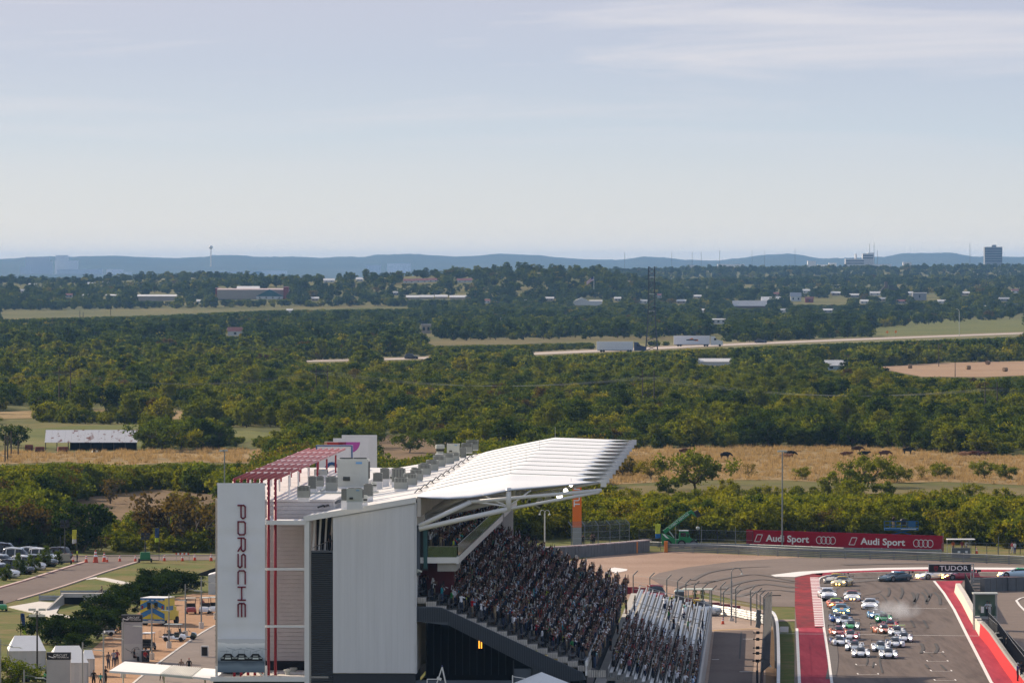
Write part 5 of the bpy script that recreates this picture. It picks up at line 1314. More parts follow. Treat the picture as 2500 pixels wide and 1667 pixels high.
GT['cabin_glass']=mk(lambda b:b.loft([dome(-0.85,.80,.70,.77),dome(-0.35,.74,.76,1.02),dome(0.05,.66,.78,1.17),dome(0.7,.64,.80,1.20),dome(1.25,.62,.82,1.10),dome(1.95,.58,.78,.86)]),'cabin_glass',M_glass)
GT['roof']=mk(lambda b:b.loft([dome(-0.02,.60,1.10,1.185),dome(0.4,.62,1.12,1.225),dome(0.9,.60,1.10,1.205),dome(1.3,.56,1.02,1.10)]),'roof',W0)
def _spl(b):b.box((0,-2.2,0.10),(1.9,0.35,0.05)); b.box((-1.0,0,.12),(.06,2.2,.1)); b.box((1.0,0,.12),(.06,2.2,.1))
GT['splitter']=mk(_spl,'splitter',M_carbon,False)
def _gr(b):b.box((0,-2.24,.27),(1.05,.2,.17)); b.box((-.72,-2.12,.25),(.26,.2,.14)); b.box((.72,-2.12,.25),(.26,.2,.14))
GT['grille']=mk(_gr,'grille',M_carbon,False)
def _wing(b):b.box((0,2.28,1.18),(1.85,.32,.035),rx=0.12); b.box((-.93,2.28,1.12),(.025,.36,.22)); b.box((.93,2.28,1.12),(.025,.36,.22))
GT['rear_wing']=mk(_wing,'rear_wing',M_carbon,False)
def _ws(b):b.box((-.45,2.2,1.0),(.03,.2,.36)); b.box((.45,2.2,1.0),(.03,.2,.36)); b.box((0,2.28,.35),(1.7,.2,.25))
GT['wing_struts']=mk(_ws,'wing_struts',M_carbon,False)
def _ar(b):
 for s in (-1,1):
  for y in (-1.42,1.38):b.tube((s*.80,y,.36),(s*1.015,y,.36),.40,18)
GT['wheel_arch']=mk(_ar,'wheel_arch',M_carbon,False)
def _mir(b):
 for s in (-1,1):b.box((s*.98,-.45,.88),(.2,.12,.12)); b.box((s*.84,-.42,.84),(.2,.05,.04))
GT['mirrors']=mk(_mir,'mirrors',W0,False)
def _hl(s):return lambda b:b.ball((s*.72,-1.98,.56),(.16,.2,.09),0,10,6)
GT['headlight_a']=mk(_hl(-1),'headlight',M_hl_w,False); GT['headlight_b']=mk(_hl(1),'headlight',M_hl_w,False)
def _fog(b):b.ball((-.2,-2.34,.3),(.1,.06,.08),0,8,5); b.ball((.2,-2.34,.3),(.1,.06,.08),0,8,5)
GT['grille_lamps']=mk(_fog,'grille_lamps',M_hl_y,False)
def _st(b):b.loft([[(-.16,-2.12,.535),(.16,-2.12,.535),(.16,-2.12,.555),(-.16,-2.12,.555)],[(-.2,-1.4,.745),(.2,-1.4,.745),(.2,-1.4,.765),(-.2,-1.4,.765)],[(-.2,-.85,.82),(.2,-.85,.82),(.2,-.85,.84),(-.2,-.85,.84)]])
GT['bonnet_stripe']=mk(_st,'bonnet_stripe',W0,False)
def _num(b):b.box((0,-1.2,.81),(.42,.34,.012),rx=0.17)
GT['number_panel']=mk(_num,'number_panel',mat('number_white',(.8,.8,.8),.4),False)
LMP['tub']=mk(lambda b:b.loft([ring(-2.32,.30,.16,.30,.34),ring(-1.9,.36,.14,.40,.44),ring(-1.2,.40,.12,.50,.54),ring(-.5,.46,.12,.56,.60),ring(.3,.62,.10,.56,.62),ring(1.0,.80,.10,.56,.60),ring(1.7,.80,.10,.54,.56),ring(2.2,.55,.2,.46,.48)]),'tub',W0)
for s_,k_ in ((-1,'a'),(1,'b')):LMP['side_pod_'+k_]=mk(lambda b,s=s_:b.loft([ring(-.55,.14,.12,.28,.32,0,s*.78),ring(-.1,.2,.10,.44,.48,.01,s*.74),ring(.6,.2,.10,.52,.55,.01,s*.74),ring(1.0,.18,.10,.52,.55,.01,s*.76)]),'side_pod',W0)
for s_,k_ in ((-1,'a'),(1,'b')):LMP['front_fender_'+k_]=mk(lambda b,s=s_:b.loft([ring(-2.28,.17,.16,.30,.34,.01,s*.74),ring(-2.0,.215,.2,.48,.56,.02,s*.73),ring(-1.6,.23,.3,.62,.70,.02,s*.73),ring(-1.2,.22,.3,.58,.66,.02,s*.73),ring(-.75,.16,.2,.40,.46,.01,s*.76)]),'front_fender',W0)
for s_,k_ in ((-1,'a'),(1,'b')):LMP['rear_fender_'+k_]=mk(lambda b,s=s_:b.loft([ring(.75,.17,.2,.46,.54,.01,s*.77),ring(1.15,.21,.3,.62,.68,.02,s*.74),ring(1.55,.215,.32,.66,.72,.02,s*.74),ring(2.0,.2,.3,.58,.64,.02,s*.74),ring(2.28,.17,.32,.5,.54,.01,s*.76)]),'rear_fender',W0)
LMP['cockpit']=mk(lambda b:b.loft([dome(-.95,.30,.52,.58),dome(-.5,.43,.55,.82),dome(-.1,.46,.56,1.0),dome(.4,.44,.56,1.05),dome(.9,.36,.56,.96),dome(1.6,.22,.54,.72),dome(2.1,.1,.48,.54)]),'cockpit',W0)
LMP['windscreen']=mk(lambda b:b.loft([dome(-.90,.34,.56,.63),dome(-.5,.445,.62,.845),dome(-.14,.465,.68,.985),dome(.22,.462,.74,.99)]),'windscreen',M_glass)
def _fin(b):b.prism([(-.012,.9,.85),(-.012,2.25,.55),(-.012,2.25,.98),(-.012,1.7,1.0)],(.024,0,0))
LMP['fin']=mk(_fin,'fin',W0,False)
def _lw(b):b.box((0,2.3,1.0),(1.84,.3,.035),rx=0.1); [b.box((s*.92,2.25,.92),(.03,.5,.32)) for s in (-1,1)]; [b.box((s*.25,2.2,.85),(.025,.2,.35)) for s in (-1,1)]
LMP['rear_wing']=mk(_lw,'rear_wing',M_carbon,False)
def _ls(b):b.box((0,-2.15,.09),(1.88,.5,.04)); b.box((0,-2.05,.26),(1.0,.3,.03)); b.box((0,.2,.06),(1.8,3.6,.05)); b.box((0,2.2,.2),(1.5,.3,.2)); b.box((0,-2.3,.2),(.9,.1,.1)); [b.box((s*.47,-2.12,.27),(.22,.34,.26)) for s in (-1,1)]
LMP['floor']=mk(_ls,'floor',M_carbon,False)
def _lmr(b):[b.box((s*.8,-.9,.78),(.18,.1,.1)) for s in (-1,1)]; [b.box((s*.8,-.92,.7),(.03,.04,.14)) for s in (-1,1)]
LMP['mirrors']=mk(_lmr,'mirrors',M_carbon,False)
def _lar(b):
 for s in (-1,1):
  for y in (-1.5,1.45):b.tube((s*.74,y,.36),(s*.962,y,.36),.37,18)
LMP['wheel_arch']=mk(_lar,'wheel_arch',M_carbon,False)
def _lhl(s):return lambda b:b.ball((s*.74,-2.1,.44),(.15,.16,.11),0,10,6)
LMP['headlight_a']=mk(_lhl(-1),'headlight',M_hl_w,False); LMP['headlight_b']=mk(_lhl(1),'headlight',M_hl_w,False)
def _ld(b):b.box((-.1,-1.75,.475),(.1,.34,.02),rx=0.1,rz=.35); b.box((.1,-1.75,.475),(.1,.34,.02),rx=0.1,rz=-.35); [b.box((s*.73,-1.45,.745),(.28,.22,.02)) for s in (-1,1)]
LMP['decals']=mk(_ld,'decals',M_carbon,False)
PART_NAME={'side_pod_a':'side_pod','side_pod_b':'side_pod','front_fender_a':'front_fender','front_fender_b':'front_fender','rear_fender_a':'rear_fender','rear_fender_b':'rear_fender','headlight_a':'headlight','headlight_b':'headlight'}
def race_car(kind,px,py,rz,label,cols,lights='w',scale=1.0):
 """cols: part -> colour, '' = default paint"""
 src=GT if kind=='gt' else LMP
 X,Y,_=G(px,py)
 r=thing('race_car',label,'race car',(X,Y,0.08),rz,'race cars pouring onto the straight'); r.scale=(scale,)*3
 for nm,me in src.items():
  if nm=='grille_lamps' and lights != 'y':continue
  if nm in ('bonnet_stripe',) and nm not in cols:continue
  o=put(PART_NAME.get(nm,nm),me,r)
  if me.materials[0] is W0 or PART_NAME.get(nm,nm) in cols:
   c=cols.get(PART_NAME.get(nm,nm),cols['']); o.material_slots[0].link='OBJECT'; o.material_slots[0].material=paint(c)
  if nm.startswith('headlight'):
   o.material_slots[0].link='OBJECT'; o.material_slots[0].material={'w':M_hl_w,'y':M_hl_y,'o':M_hl_o}[lights]
 for s in (-1,1):
  for y in ((-1.42,1.38) if kind=='gt' else (-1.5,1.45)):
   w=bpy.data.objects.new('wheel',None); C.objects.link(w); w.parent=r; w.location=(s*.87 if kind=='gt' else s*.81,y,.345)
   put('tyre',tyre_me,w); put('rim',rim_me,w)
 return r
WH=(.88,.88,.89); BK=(.015,.015,.017); RD=(.55,.03,.025); OR=(.72,.16,.02); BL=(.03,.12,.42); LB=(.12,.38,.55); GN=(.03,.45,.07); YL=(.75,.48,.04); LM=(.42,.62,.05); NV=(.02,.03,.12)
R0=ROTG
race_car('lmp',2101.5,1604,R0,'front-row white prototype on the left, black roof scoop, bright headlights',{'':WH,'cockpit':(.75,.75,.76)})
race_car('lmp',2169,1607,R0,'front-row white prototype on the right, bright headlights',{'':WH})
race_car('lmp',2087,1588,R0-.05,'white prototype with red roof just behind the left front-row car',{'':WH,'cockpit':(.6,.12,.1),'tub':(.7,.75,.78)})
race_car('lmp',2150,1590,R0,'white prototype with pale blue marks just behind the right front-row car',{'':WH,'tub':(.55,.68,.74)})
race_car('lmp',2049,1576,R0+.12,'white and navy prototype without lights nearest the striped kerb',{'':WH,'side_pod':NV,'rear_fender':NV,'tub':WH},'o')
race_car('lmp',2185,1580,R0+.05,'white and navy prototype on the right, second behind the front row',{'':WH,'side_pod':NV,'rear_fender':NV},'o')
race_car('lmp',2077,1562,R0-.08,'red and white prototype with red cockpit in the left column',{'':WH,'cockpit':RD,'front_fender':RD,'rear_fender':RD})
race_car('lmp',2207,1567,R0-.02,'white prototype with red nose script, rightmost in the pack',{'':WH,'decals':RD,'side_pod':(.6,.3,.2)})
race_car('lmp',2048,1552,R0+.1,'orange-red prototype nearest the kerb ahead of the red and white one',{'':OR,'cockpit':RD,'tub':(.5,.08,.03)})
race_car('lmp',2190,1552,R0,'white prototype with lime-green rear wing on the right',{'':WH,'rear_wing':LM,'cockpit':(.25,.25,.25)})
race_car('lmp',2157,1547,R0+.22,'orange and white prototype angled across the right column',{'':(.62,.16,.05),'cockpit':(.5,.1,.05),'front_fender':(.65,.3,.2)})
race_car('lmp',2078,1537,R0-.03,'white prototype with bright green nose in the left column',{'':(.6,.62,.6),'tub':GN,'side_pod':GN,'fin':GN})
race_car('lmp',2174,1536,R0,'red prototype with dark windscreen partly behind the lime-winged car',{'':RD})
race_car('lmp',2062,1524,R0,'white and blue prototype with one bright headlight behind the green-nosed car',{'':(.7,.72,.75),'rear_fender':BL,'side_pod':BL,'fin':LM})
race_car('lmp',2046,1518,R0+.05,'dark blue prototype squeezed behind the white and blue one',{'':BL,'cockpit':WH},'o')
race_car('lmp',2158,1519,R0,'green prototype in front of the tyre smoke',{'':(.05,.42,.13),'cockpit':(.1,.45,.2)})
race_car('lmp',2140,1510,R0+.08,'blue prototype with white roof beside the tyre smoke',{'':(.05,.28,.55),'cockpit':WH})
race_car('gt',2054,1501,R0+.03,'pale blue coupe with yellow lamps in its grille',{'':LB,'roof':(.35,.55,.65),'number_panel':(.75,.5,.2),'bonnet_stripe':OR},'y')
race_car('gt',2042,1486,R0+.1,'orange coupe with lime-green roof',{'':OR,'roof':LM},'y')
race_car('gt',2125,1487,R0-.05,'white coupe with dark wing just ahead of the tyre smoke',{'':WH})
race_car('gt',2081,1467,R0,'white coupe with red roof and amber lamps in its grille',{'':WH,'roof':(.6,.22,.18),'splitter':(.4,.06,.05)},'y')
race_car('gt',2020,1461,R0+.1,'white coupe hugging the striped kerb',{'':WH,'rear_wing':WH})
race_car('gt',2056,1431,R0-.25,'yellow and white coupe with tricolour stripe leading out of the corner',{'':(.72,.6,.38),'roof':YL,'bonnet_stripe':(.1,.4,.2),'splitter':YL},'y')
race_car('gt',2041,1424,R0-.35,'yellow and blue coupe half hidden behind the tricolour-striped one',{'':(.6,.55,.45),'roof':YL,'mirrors':BL},'o')
race_car('gt',2185,1420,R0-.75,'black coupe with sky-blue roof and flanks alone in the corner',{'':(.02,.055,.075),'roof':(.08,.28,.42),'bonnet_stripe':BK,'number_panel':BK,'grille':BK},'o',1.05)
race_car('gt',2280,1415,R0-1.05,'white coupe with amber grille lamps below the gantry sign',{'':WH,'roof':(.6,.7,.78),'splitter':(.45,.1,.08)},'y',1.05)
race_car('gt',2344,1416,R0-1.2,'dark red and blue coupe half hidden by the gantry fence',{'':(.35,.03,.05),'roof':(.6,.5,.15),'bonnet_stripe':NV},'y',1.05)
race_car('gt',2482,1411,R0-1.45,'pale blue coupe with green roof entering at the right edge',{'':(.55,.72,.8),'roof':(.05,.5,.2),'bonnet_stripe':OR},'y',1.05)
# tyre smoke
def smoke():
 X,Y,_=G(2186,1518)
 b=MB(); b.ball((0,0,1.3),(3.4,5.0,1.25),0,20,12)
 m=bpy.data.materials.new('tyre_smoke'); m.use_nodes=True; n,l=m.node_tree.nodes,m.node_tree.links; n.remove(n['Principled BSDF'])
 v=n.new('ShaderNodeVolumePrincipled'); v.inputs['Color'].default_value=(.9,.9,.92,1)
 tc=n.new('ShaderNodeTexCoord'); nz=n.new('ShaderNodeTexNoise'); nz.inputs['Scale'].default_value=0.7; nz.inputs['Detail'].default_value=3; l.new(tc.outputs['Object'],nz.inputs['Vector'])
 mp=n.new('ShaderNodeMapping'); mp.inputs['Scale'].default_value=(1/3.4,1/5.0,1/1.25); mp.inputs['Location'].default_value=(0,0,-1.3/1.25); l.new(tc.outputs['Object'],mp.inputs['Vector'])
 ln=n.new('ShaderNodeVectorMath'); ln.operation='LENGTH'; l.new(mp.outputs[0],ln.inputs[0])
 fr=n.new('ShaderNodeMapRange'); fr.inputs['From Min'].default_value=1.0; fr.inputs['From Max'].default_value=0.1; fr.inputs['To Max'].default_value=1.0; l.new(ln.outputs['Value'],fr.inputs['Value'])
 nr=n.new('ShaderNodeMapRange'); nr.inputs['From Min'].default_value=0.38; nr.inputs['From Max'].default_value=0.7; nr.inputs['To Max'].default_value=0.55; l.new(nz.outputs['Fac'],nr.inputs['Value'])
 mu=n.new('ShaderNodeMath'); mu.operation='MULTIPLY'; l.new(fr.outputs[0],mu.inputs[0]); l.new(nr.outputs[0],mu.inputs[1]); l.new(mu.outputs[0],v.inputs['Density'])
 l.new(v.outputs[0],n['Material Output'].inputs['Volume'])
 o=b.build('tyre_smoke',m,None,loc=(X,Y,0.1)); tag(o,'pale puff of tyre smoke drifting beside the green prototype',None,None,'stuff')
smoke()
# ------------------------------------------------------------------ people
def attr_mat(name,attr,rough=0.8):
 m=bpy.data.materials.new(name); m.use_nodes=True; n,l=m.node_tree.nodes,m.node_tree.links; b=n['Principled BSDF']; b.inputs['Roughness'].default_value=rough; b.inputs['Specular IOR Level'].default_value=0.2
 a=n.new('ShaderNodeAttribute'); a.attribute_type='INSTANCER'; a.attribute_name=attr; l.new(a.outputs['Color'],b.inputs['Base Color']); return m
PM=[attr_mat('person_shirt','shirt'),attr_mat('person_trousers','trousers'),attr_mat('person_skin','skin',0.6),attr_mat('person_hair','hair'),mat('shoes',(0.03,0.03,0.03),0.7)]
def person_mesh(lh,rh,le,re,sit=False,stride=0.0,hat=None,shorts=False,sleeve=False):
 """skinned figure facing -y; lh/rh hand points, le/re elbow points for the +x / -x arm"""
 V=[]; E_=[]; R=[]; reg=[]
 def add(p,r,par=None,rg='shirt'):
  V.append(p); R.append(r if isinstance(r,tuple) else (r,r))
  if par is not None:E_.append((par,len(V)-1)); reg.append(rg)
  return len(V)-1
 hz=0.50 if sit else 0.94
 pel=add((0,0,hz),(0.15,0.115)); wa=add((0,0.0,hz+0.18),(0.145,0.10),pel); ch=add((0,0.01,hz+0.38),(0.165,0.11),wa); up=add((0,0.01,hz+0.50),(0.12,0.085),ch)
 nk=add((0,-0.01,hz+0.57),0.052,up,'skin'); jw=add((0,-0.025,hz+0.65),(0.068,0.078),nk,'skin'); sk=add((0,-0.01,hz+0.745),(0.078,0.095),jw,'skin'); tp=add((0,0.0,hz+0.80),(0.055,0.065),sk,'hair')
 dz=hz-0.94
 for s,hnd,elb in ((1,lh,le),(-1,rh,re)):
  sh=add((s*0.19,0.01,hz+0.47),0.062,up); e=add((s*elb[0],elb[1],elb[2]+dz),0.046,sh)
  mid=tuple((V[e][i]+(s*hnd[0],hnd[1],hnd[2]+dz)[i])/2 for i in range(3))
  fa=add(mid,0.042,e,'shirt' if sleeve else 'skin'); w_=add((s*hnd[0],hnd[1],hnd[2]+dz),0.034,fa,'skin')
  d=Vector(V[w_])-Vector(V[fa]); d.normalize(); pt=Vector(V[w_])+d*0.09; add(tuple(pt),(0.038,0.022),w_,'skin')
 for s in (1,-1):
  hp=add((s*0.095,0,hz-0.06),0.105,pel,'trousers')
  if sit:kn=add((s*0.12,-0.44,hz-0.02),0.075,hp,'trousers'); an=add((s*0.12,-0.42,0.09),0.05,kn,'trousers')
  else:kn=add((s*0.105,-0.03-s*stride*0.5,0.50),0.072,hp,'trousers'); md=add((s*0.107,-0.01-s*stride*0.3+(0.12*stride if s<0 else 0),0.30),0.062,kn,'skin' if shorts else 'trousers'); an=add((s*0.11,0.02-s*stride*0.9,0.09),0.044,md,'skin' if shorts else 'trousers')
  add((s*0.12,V[an][1]-0.15,0.045),(0.045,0.035),an,'shoes')
 me=bpy.data.meshes.new('figure'); me.from_pydata(V,E_,[]); o=bpy.data.objects.new('figure',me); C.objects.link(o)
 md_=o.modifiers.new('skin','SKIN'); md_.use_smooth_shade=True
 for i,sv in enumerate(me.skin_vertices[0].data):sv.radius=R[i]; sv.use_root=(i==0)
 ss=o.modifiers.new('sub','SUBSURF'); ss.levels=1; ss.render_levels=1
 ev=bpy.data.meshes.new_from_object(o.evaluated_get(bpy.context.evaluated_depsgraph_get()))
 bpy.data.objects.remove(o); bpy.data.meshes.remove(me)
 ev.materials.clear()
 for m in PM:ev.materials.append(m)
 A=np.array([V[a] for a,b in E_]); B=np.array([V[b] for a,b in E_]); IDX={'shirt':0,'trousers':1,'skin':2,'hair':3,'shoes':4}; rid=np.array([IDX[r] for r in reg])
 n=len(ev.polygons); c=np.zeros(n*3); ev.polygons.foreach_get('center',c); c=c.reshape(-1,3)
 AB=B-A; t=np.clip(((c[:,None]-A)*AB).sum(-1)/(AB*AB).sum(-1),0,1); dd=np.linalg.norm(c[:,None]-(A+AB*t[...,None]),axis=-1)
 lab=rid[dd.argmin(1)]
 head=(c[:,2]>hz+0.62); lab[head & ((c[:,2]>hz+0.765) | (c[:,1]>0.0))]=3
 lab[(c[:,2]<hz+0.02) & (lab==0) & (np.abs(c[:,0])<0.22)]=1
 ev.polygons.foreach_set('material_index',lab.astype(np.int32)); ev.polygons.foreach_set('use_smooth',np.ones(n,bool))
 if hat:
  bm=bmesh.new(); bm.from_mesh(ev); b=MB(); z=hz+0.77
  if hat=='brim':b.tube((0,-0.01,z),(0,-0.01,z+0.015),0.19,12); b.tube((0,-0.01,z),(0,-0.01,z+0.12),0.105,10,r2=0.085)
  else:b.tube((0,-0.01,z-0.02),(0,-0.01,z+0.09),0.105,10,r2=0.07); b.box((0,-0.15,z-0.01),(0.14,0.12,0.015))
  off=[bm.verts.new(v) for v in b.v]
  for f in b.f:
   try:q=bm.faces.new([off[i] for i in f]); q.material_index=3
   except ValueError:pass
  bm.to_mesh(ev); bm.free()
 return ev
DN=((0.27,-0.07,0.90),(0.25,0.02,1.16)); PH=((0.07,-0.27,1.58),(0.27,-0.20,1.32)); UP=((0.24,-0.10,1.98),(0.27,-0.06,1.68)); HP=((0.20,-0.02,1.02),(0.36,0.08,1.20)); CL=((0.04,-0.30,1.28),(0.28,-0.12,1.16)); PT=((0.42,-0.52,1.50),(0.30,-0.25,1.42)); CR=((-0.10,-0.20,1.22),(0.27,-0.10,1.17))
POSES=[('standing still',DN,DN,{}),('taking a photo',PH,PH,{}),('both arms raised',UP,UP,{}),('waving',UP,DN,{}),('arms akimbo',HP,HP,{'shorts':True}),('clapping',CL,CL,{'hat':'cap'}),('taking a photo in a cap',PH,PH,{'hat':'cap','shorts':True}),('pointing',PT,DN,{'hat':'brim'}),('arms folded',CR,CR,{'sleeve':True}),('shading the eyes',PH,DN,{'hat':'brim','shorts':True}),('walking',((0.24,-0.25,0.98),(0.26,-0.02,1.17)),((0.24,0.18,0.95),(0.26,0.10,1.18)),{'stride':0.22}),('seated',CL,((0.2,-0.35,1.0),(0.26,-0.12,1.14)),{'sit':True})]
PMESH=[]; plib=bpy.data.collections.new('person_library')
for i,(nm,a,c,kw) in enumerate(POSES):
 me=person_mesh(a[0],c[0],a[1],c[1],**kw); PMESH.append(me)
 o=bpy.data.objects.new('figure_%02d' % i,me); plib.objects.link(o)
SHIRTS=[('white',(.86,.86,.90),42),('black',(.006,.006,.008),30),('navy',(.010,.016,.05),17),('grey',(.16,.16,.17),10),('red',(.38,.02,.03),5),('blue',(.04,.13,.35),7),('teal',(.02,.30,.36),6),('maroon',(.12,.015,.03),4),('tan',(.38,.28,.17),3),('orange',(.60,.17,.03),2.5),('green',(.03,.20,.06),3),('lime',(.5,.62,.05),1.2),('aqua',(.25,.60,.52),1.5),('pink',(.45,.18,.24),2),('pale blue',(.34,.48,.66),9),('brown',(.10,.06,.04),3)]
TROUS=[('jeans',(.035,.055,.11)),('dark trousers',(.015,.015,.018)),('khaki trousers',(.26,.20,.13)),('grey trousers',(.10,.10,.11)),('dark blue trousers',(.02,.03,.07))]
SKINS=[(.24,.135,.10),(.20,.105,.075),(.12,.062,.042),(.27,.165,.13),(.055,.028,.018)]
HAIRS=[('',(.02,.013,.01)),('',(.05,.03,.018)),('',(.16,.10,.05)),('',(.6,.6,.6)),('',(.02,.02,.022)),('',(.35,.03,.03)),('',(.45,.38,.25))]
prs=np.random.RandomState(5)
def look():
 w=np.array([s[2] for s in SHIRTS],float); s=prs.choice(len(SHIRTS),p=w/w.sum()); t=prs.randint(len(TROUS)); k=prs.choice(len(SKINS),p=[.36,.28,.14,.16,.06]); h=prs.choice(len(HAIRS),p=[.30,.24,.12,.16,.1,.04,.04])
 return s,t,k,h
def dress(o,shirt,trous,skin,hair):
 o['shirt']=list(shirt); o['trousers']=list(trous); o['skin']=list(skin); o['hair']=list(hair)
def person(label,loc,rz,pose,shirt,trous,skin=SKINS[0],hair=HAIRS[0][1],group=None,s=1.0):
 o=put('person',PMESH[pose],None,loc,rz,s); tag(o,label,'person',group); dress(o,shirt,trous,skin,hair); return o
CROWD=[]   # v, u, z, rz, pose, scale, look, zone, row, index
PP=np.array([10,22,9,8,6,8,10,3,7,3,0,0],float); PP /= PP.sum()
for k in range(NR+1):
 v,z=row_pos(k); n=0; u=2.4+prs.rand()*0.4
 while u<LEN-1.5:
  dens=0.93 if u>5 else 0.42
  if any(abs(u-a)<0.7 for a in (36,71,106)):dens=0.25
  if prs.rand()<dens:
   n+=1
   CROWD.append((v+0.42+prs.normal()*0.08,u+prs.normal()*0.05,z,rad(90+40*prs.rand()+prs.normal()*12),prs.choice(12,p=PP),0.92+0.13*prs.rand(),look(),'stand',k,n))
  u+=0.50+prs.rand()*0.10
for k in range(4):
 v,z=(-5.1,16.2) if k==0 else (-6.2-0.9*(k-1),16.2+0.3*k)
 u=3.0; n=0
 while u<LEN-2:
  if prs.rand()<(0.8 if u<40 else 0.55):
   n+=1; CROWD.append((v,u,z,rad(80+60*prs.rand()),prs.choice(12,p=PP),0.93+0.12*prs.rand(),look(),'balcony',k,n))
  u+=0.55+prs.rand()*0.25
for k in range(BNR):
 v,z=brow(k); u=BU0+8; n=0; lim=108-2.4*k
 while u<168:
  p=0.9 if u<lim-8 else 0.9*max(0,(lim+6-u)/14)+0.012
  if any(abs(u-a)<0.8 for a in (69,105,144)):p *= 0.2
  if prs.rand()<p:
   n+=1; CROWD.append((v+0.35,u,z,rad(85+45*prs.rand()),prs.choice(12,p=PP),0.92+0.13*prs.rand(),look(),'bleacher',k,n))
  u+=0.52+prs.rand()*0.12
order=sorted(range(len(CROWD)),key=lambda i:CROWD[i][1]+(0 if CROWD[i][7]=='stand' else 1.0 if CROWD[i][7]=='balcony' else 400))
lone=set(order[:262])
seen_lab={}
for i in order[:262]:
 v,u,z,rz,ps,s,(a,t,k,h),zone,row,n=CROWD[i]
 where=('%s covered row from front, %s from aisle' % (ordinal(NR+1-row),ordinal(n))) if zone=='stand' else ('at the balcony glass, %s from near end' % ordinal(n) if row==0 else '%s balcony row, %s from near end' % (ordinal(row+1),ordinal(n)))
 person('person in %s top %s, %s' % (SHIRTS[a][0],POSES[ps][0].replace('taking a photo in a cap','photographing').replace('taking a photo','photographing').replace('both arms raised','arms raised'),where),GW(v,u,z),ROTG+rz,ps,SHIRTS[a][1],TROUS[t][1],SKINS[k],HAIRS[h][1],'spectators in the grandstand',s)
rest_c=[CROWD[i] for i in range(len(CROWD)) if i not in lone]
def jit(c):return np.clip(np.array(c)*(0.8+0.4*prs.rand()),0,1)
o=scatter('crowd',[GW(c[0],c[1],c[2]) for c in rest_c],[c[5] for c in rest_c],[ROTG+c[3] for c in rest_c],[c[4] for c in rest_c],[0]*len(rest_c),plib,
   {'shirt':[jit(SHIRTS[c[6][0]][1]) for c in rest_c],'trousers':[TROUS[c[6][1]][1] for c in rest_c],'skin':[SKINS[c[6][2]] for c in rest_c],'hair':[HAIRS[c[6][3]][1] for c in rest_c]})
tag(o,'dense crowd of standing spectators filling the stands',None,None,'stuff')
# ------------------------------------------------------------------ paddock on the left: ground
KERB_C=mat('pink_kerb',(0.52,0.38,0.33),0.85,var=0.08,vscale=0.5); KERB_R=mat('kerb_red_edge',(0.30,0.06,0.06),0.8)
L('parking_lot',[(-120,1353),(150,1353),(140,1371),(75,1391),(0,1413),(-120,1440)],M_asph,0.05)
L('access_road',[(-120,1474),(-40,1449),(60,1420),(130,1398),(205,1375),(215,1371),(345,1370),(330,1374),(250,1399),(150,1433),(55,1461),(20,1472),(-120,1512)],M_asph,0.06)
L('access_road',[(100,1362),(330,1359),(570,1358),(570,1367),(340,1369),(205,1374),(120,1374)],M_run,0.055)
L('dirt_yard',[(150,1740),(225,1585),(300,1520),(345,1492),(420,1462),(470,1450),(560,1446),(640,1446),(640,1515),(530,1530),(390,1614),(300,1740)],M_dirt,0.05)
L('plaza',[(640,1500),(530,1524),(395,1612),(240,1740),(640,1740)],paved('plaza_asphalt',[(0.17,0.135,0.115),(0.22,0.18,0.155),(0.26,0.21,0.18)]),0.07)
def kerb(name,pts,w,h,m):
 P=smooth_line([G(*p) for p in pts],6); b=MB(); secs=[]
 for i,p in enumerate(P):
  a=P[max(0,i-1)]; c=P[min(len(P)-1,i+1)]; d=Vector((c[0]-a[0],c[1]-a[1])).normalized(); n_=Vector((d.y,-d.x))*w/2
  secs.append([(p[0]-n_.x,p[1]-n_.y,0.02),(p[0]+n_.x,p[1]+n_.y,0.02),(p[0]+n_.x,p[1]+n_.y,h),(p[0]-n_.x,p[1]-n_.y,h)])
 b.loft(secs); o=b.build(name,m); o['kind']='structure'
kerb('kerb',[(-120,1472),(-40,1447),(60,1418),(130,1396),(207,1372.5)],0.5,0.16,KERB_C)
kerb('kerb',[(-40,1448.5),(60,1419.5),(130,1397.5),(207,1374)],0.16,0.10,KERB_R)
kerb('kerb',[(335,1373),(252,1399),(152,1433),(56,1462),(40,1466)],0.35,0.16,KERB_C)
kerb('kerb',[(-120,1436),(0,1411),(75,1389),(138,1369)],0.35,0.15,M_concl)
kerb('kerb',[(100,1360.5),(330,1357.5),(570,1356.5)],0.5,0.18,KERB_C)
kerb('kerb',[(640,1502),(531,1525),(396,1613),(300,1690)],0.25,0.12,M_concl)
L('concrete_apron',[(205,1414),(235,1409),(238,1413),(210,1416)],M_concl,0.06)
kerb('drain_slab',[(243,1412),(290,1422),(333,1432)],1.6,0.12,M_concl)
# culvert with guard rails
cv=thing('culvert','pale concrete culvert with wing walls under the left road','culvert',G(150,1500)); o0=Vector(G(150,1500))
def rel(px,py,z=0.0):p=G(px,py,z); return (p[0]-o0.x,p[1]-o0.y,z)
b=MB(); b.prism([rel(20,1483),rel(130,1510),rel(150,1474),rel(95,1470)],(0,0,0.12)); b.build('apron',M_concl,cv)
b=MB(); b.prism([rel(113,1492),rel(151,1476),(rel(151,1476)[0],rel(151,1476)[1],1.3),(rel(113,1492)[0],rel(113,1492)[1],0.3)],(0.25,0.3,0)); b.build('wing_wall',M_conc,cv)
X0,Y0,_=rel(150,1476); b=MB(); b.box((X0+2.6,Y0+0.6,1.15),(5.4,1.2,0.5)); b.build('deck',M_concl,cv); b=MB(); b.box((X0+1.4,Y0+1.0,0.45),(2.4,0.4,0.9)); b.build('opening',M_void,cv)
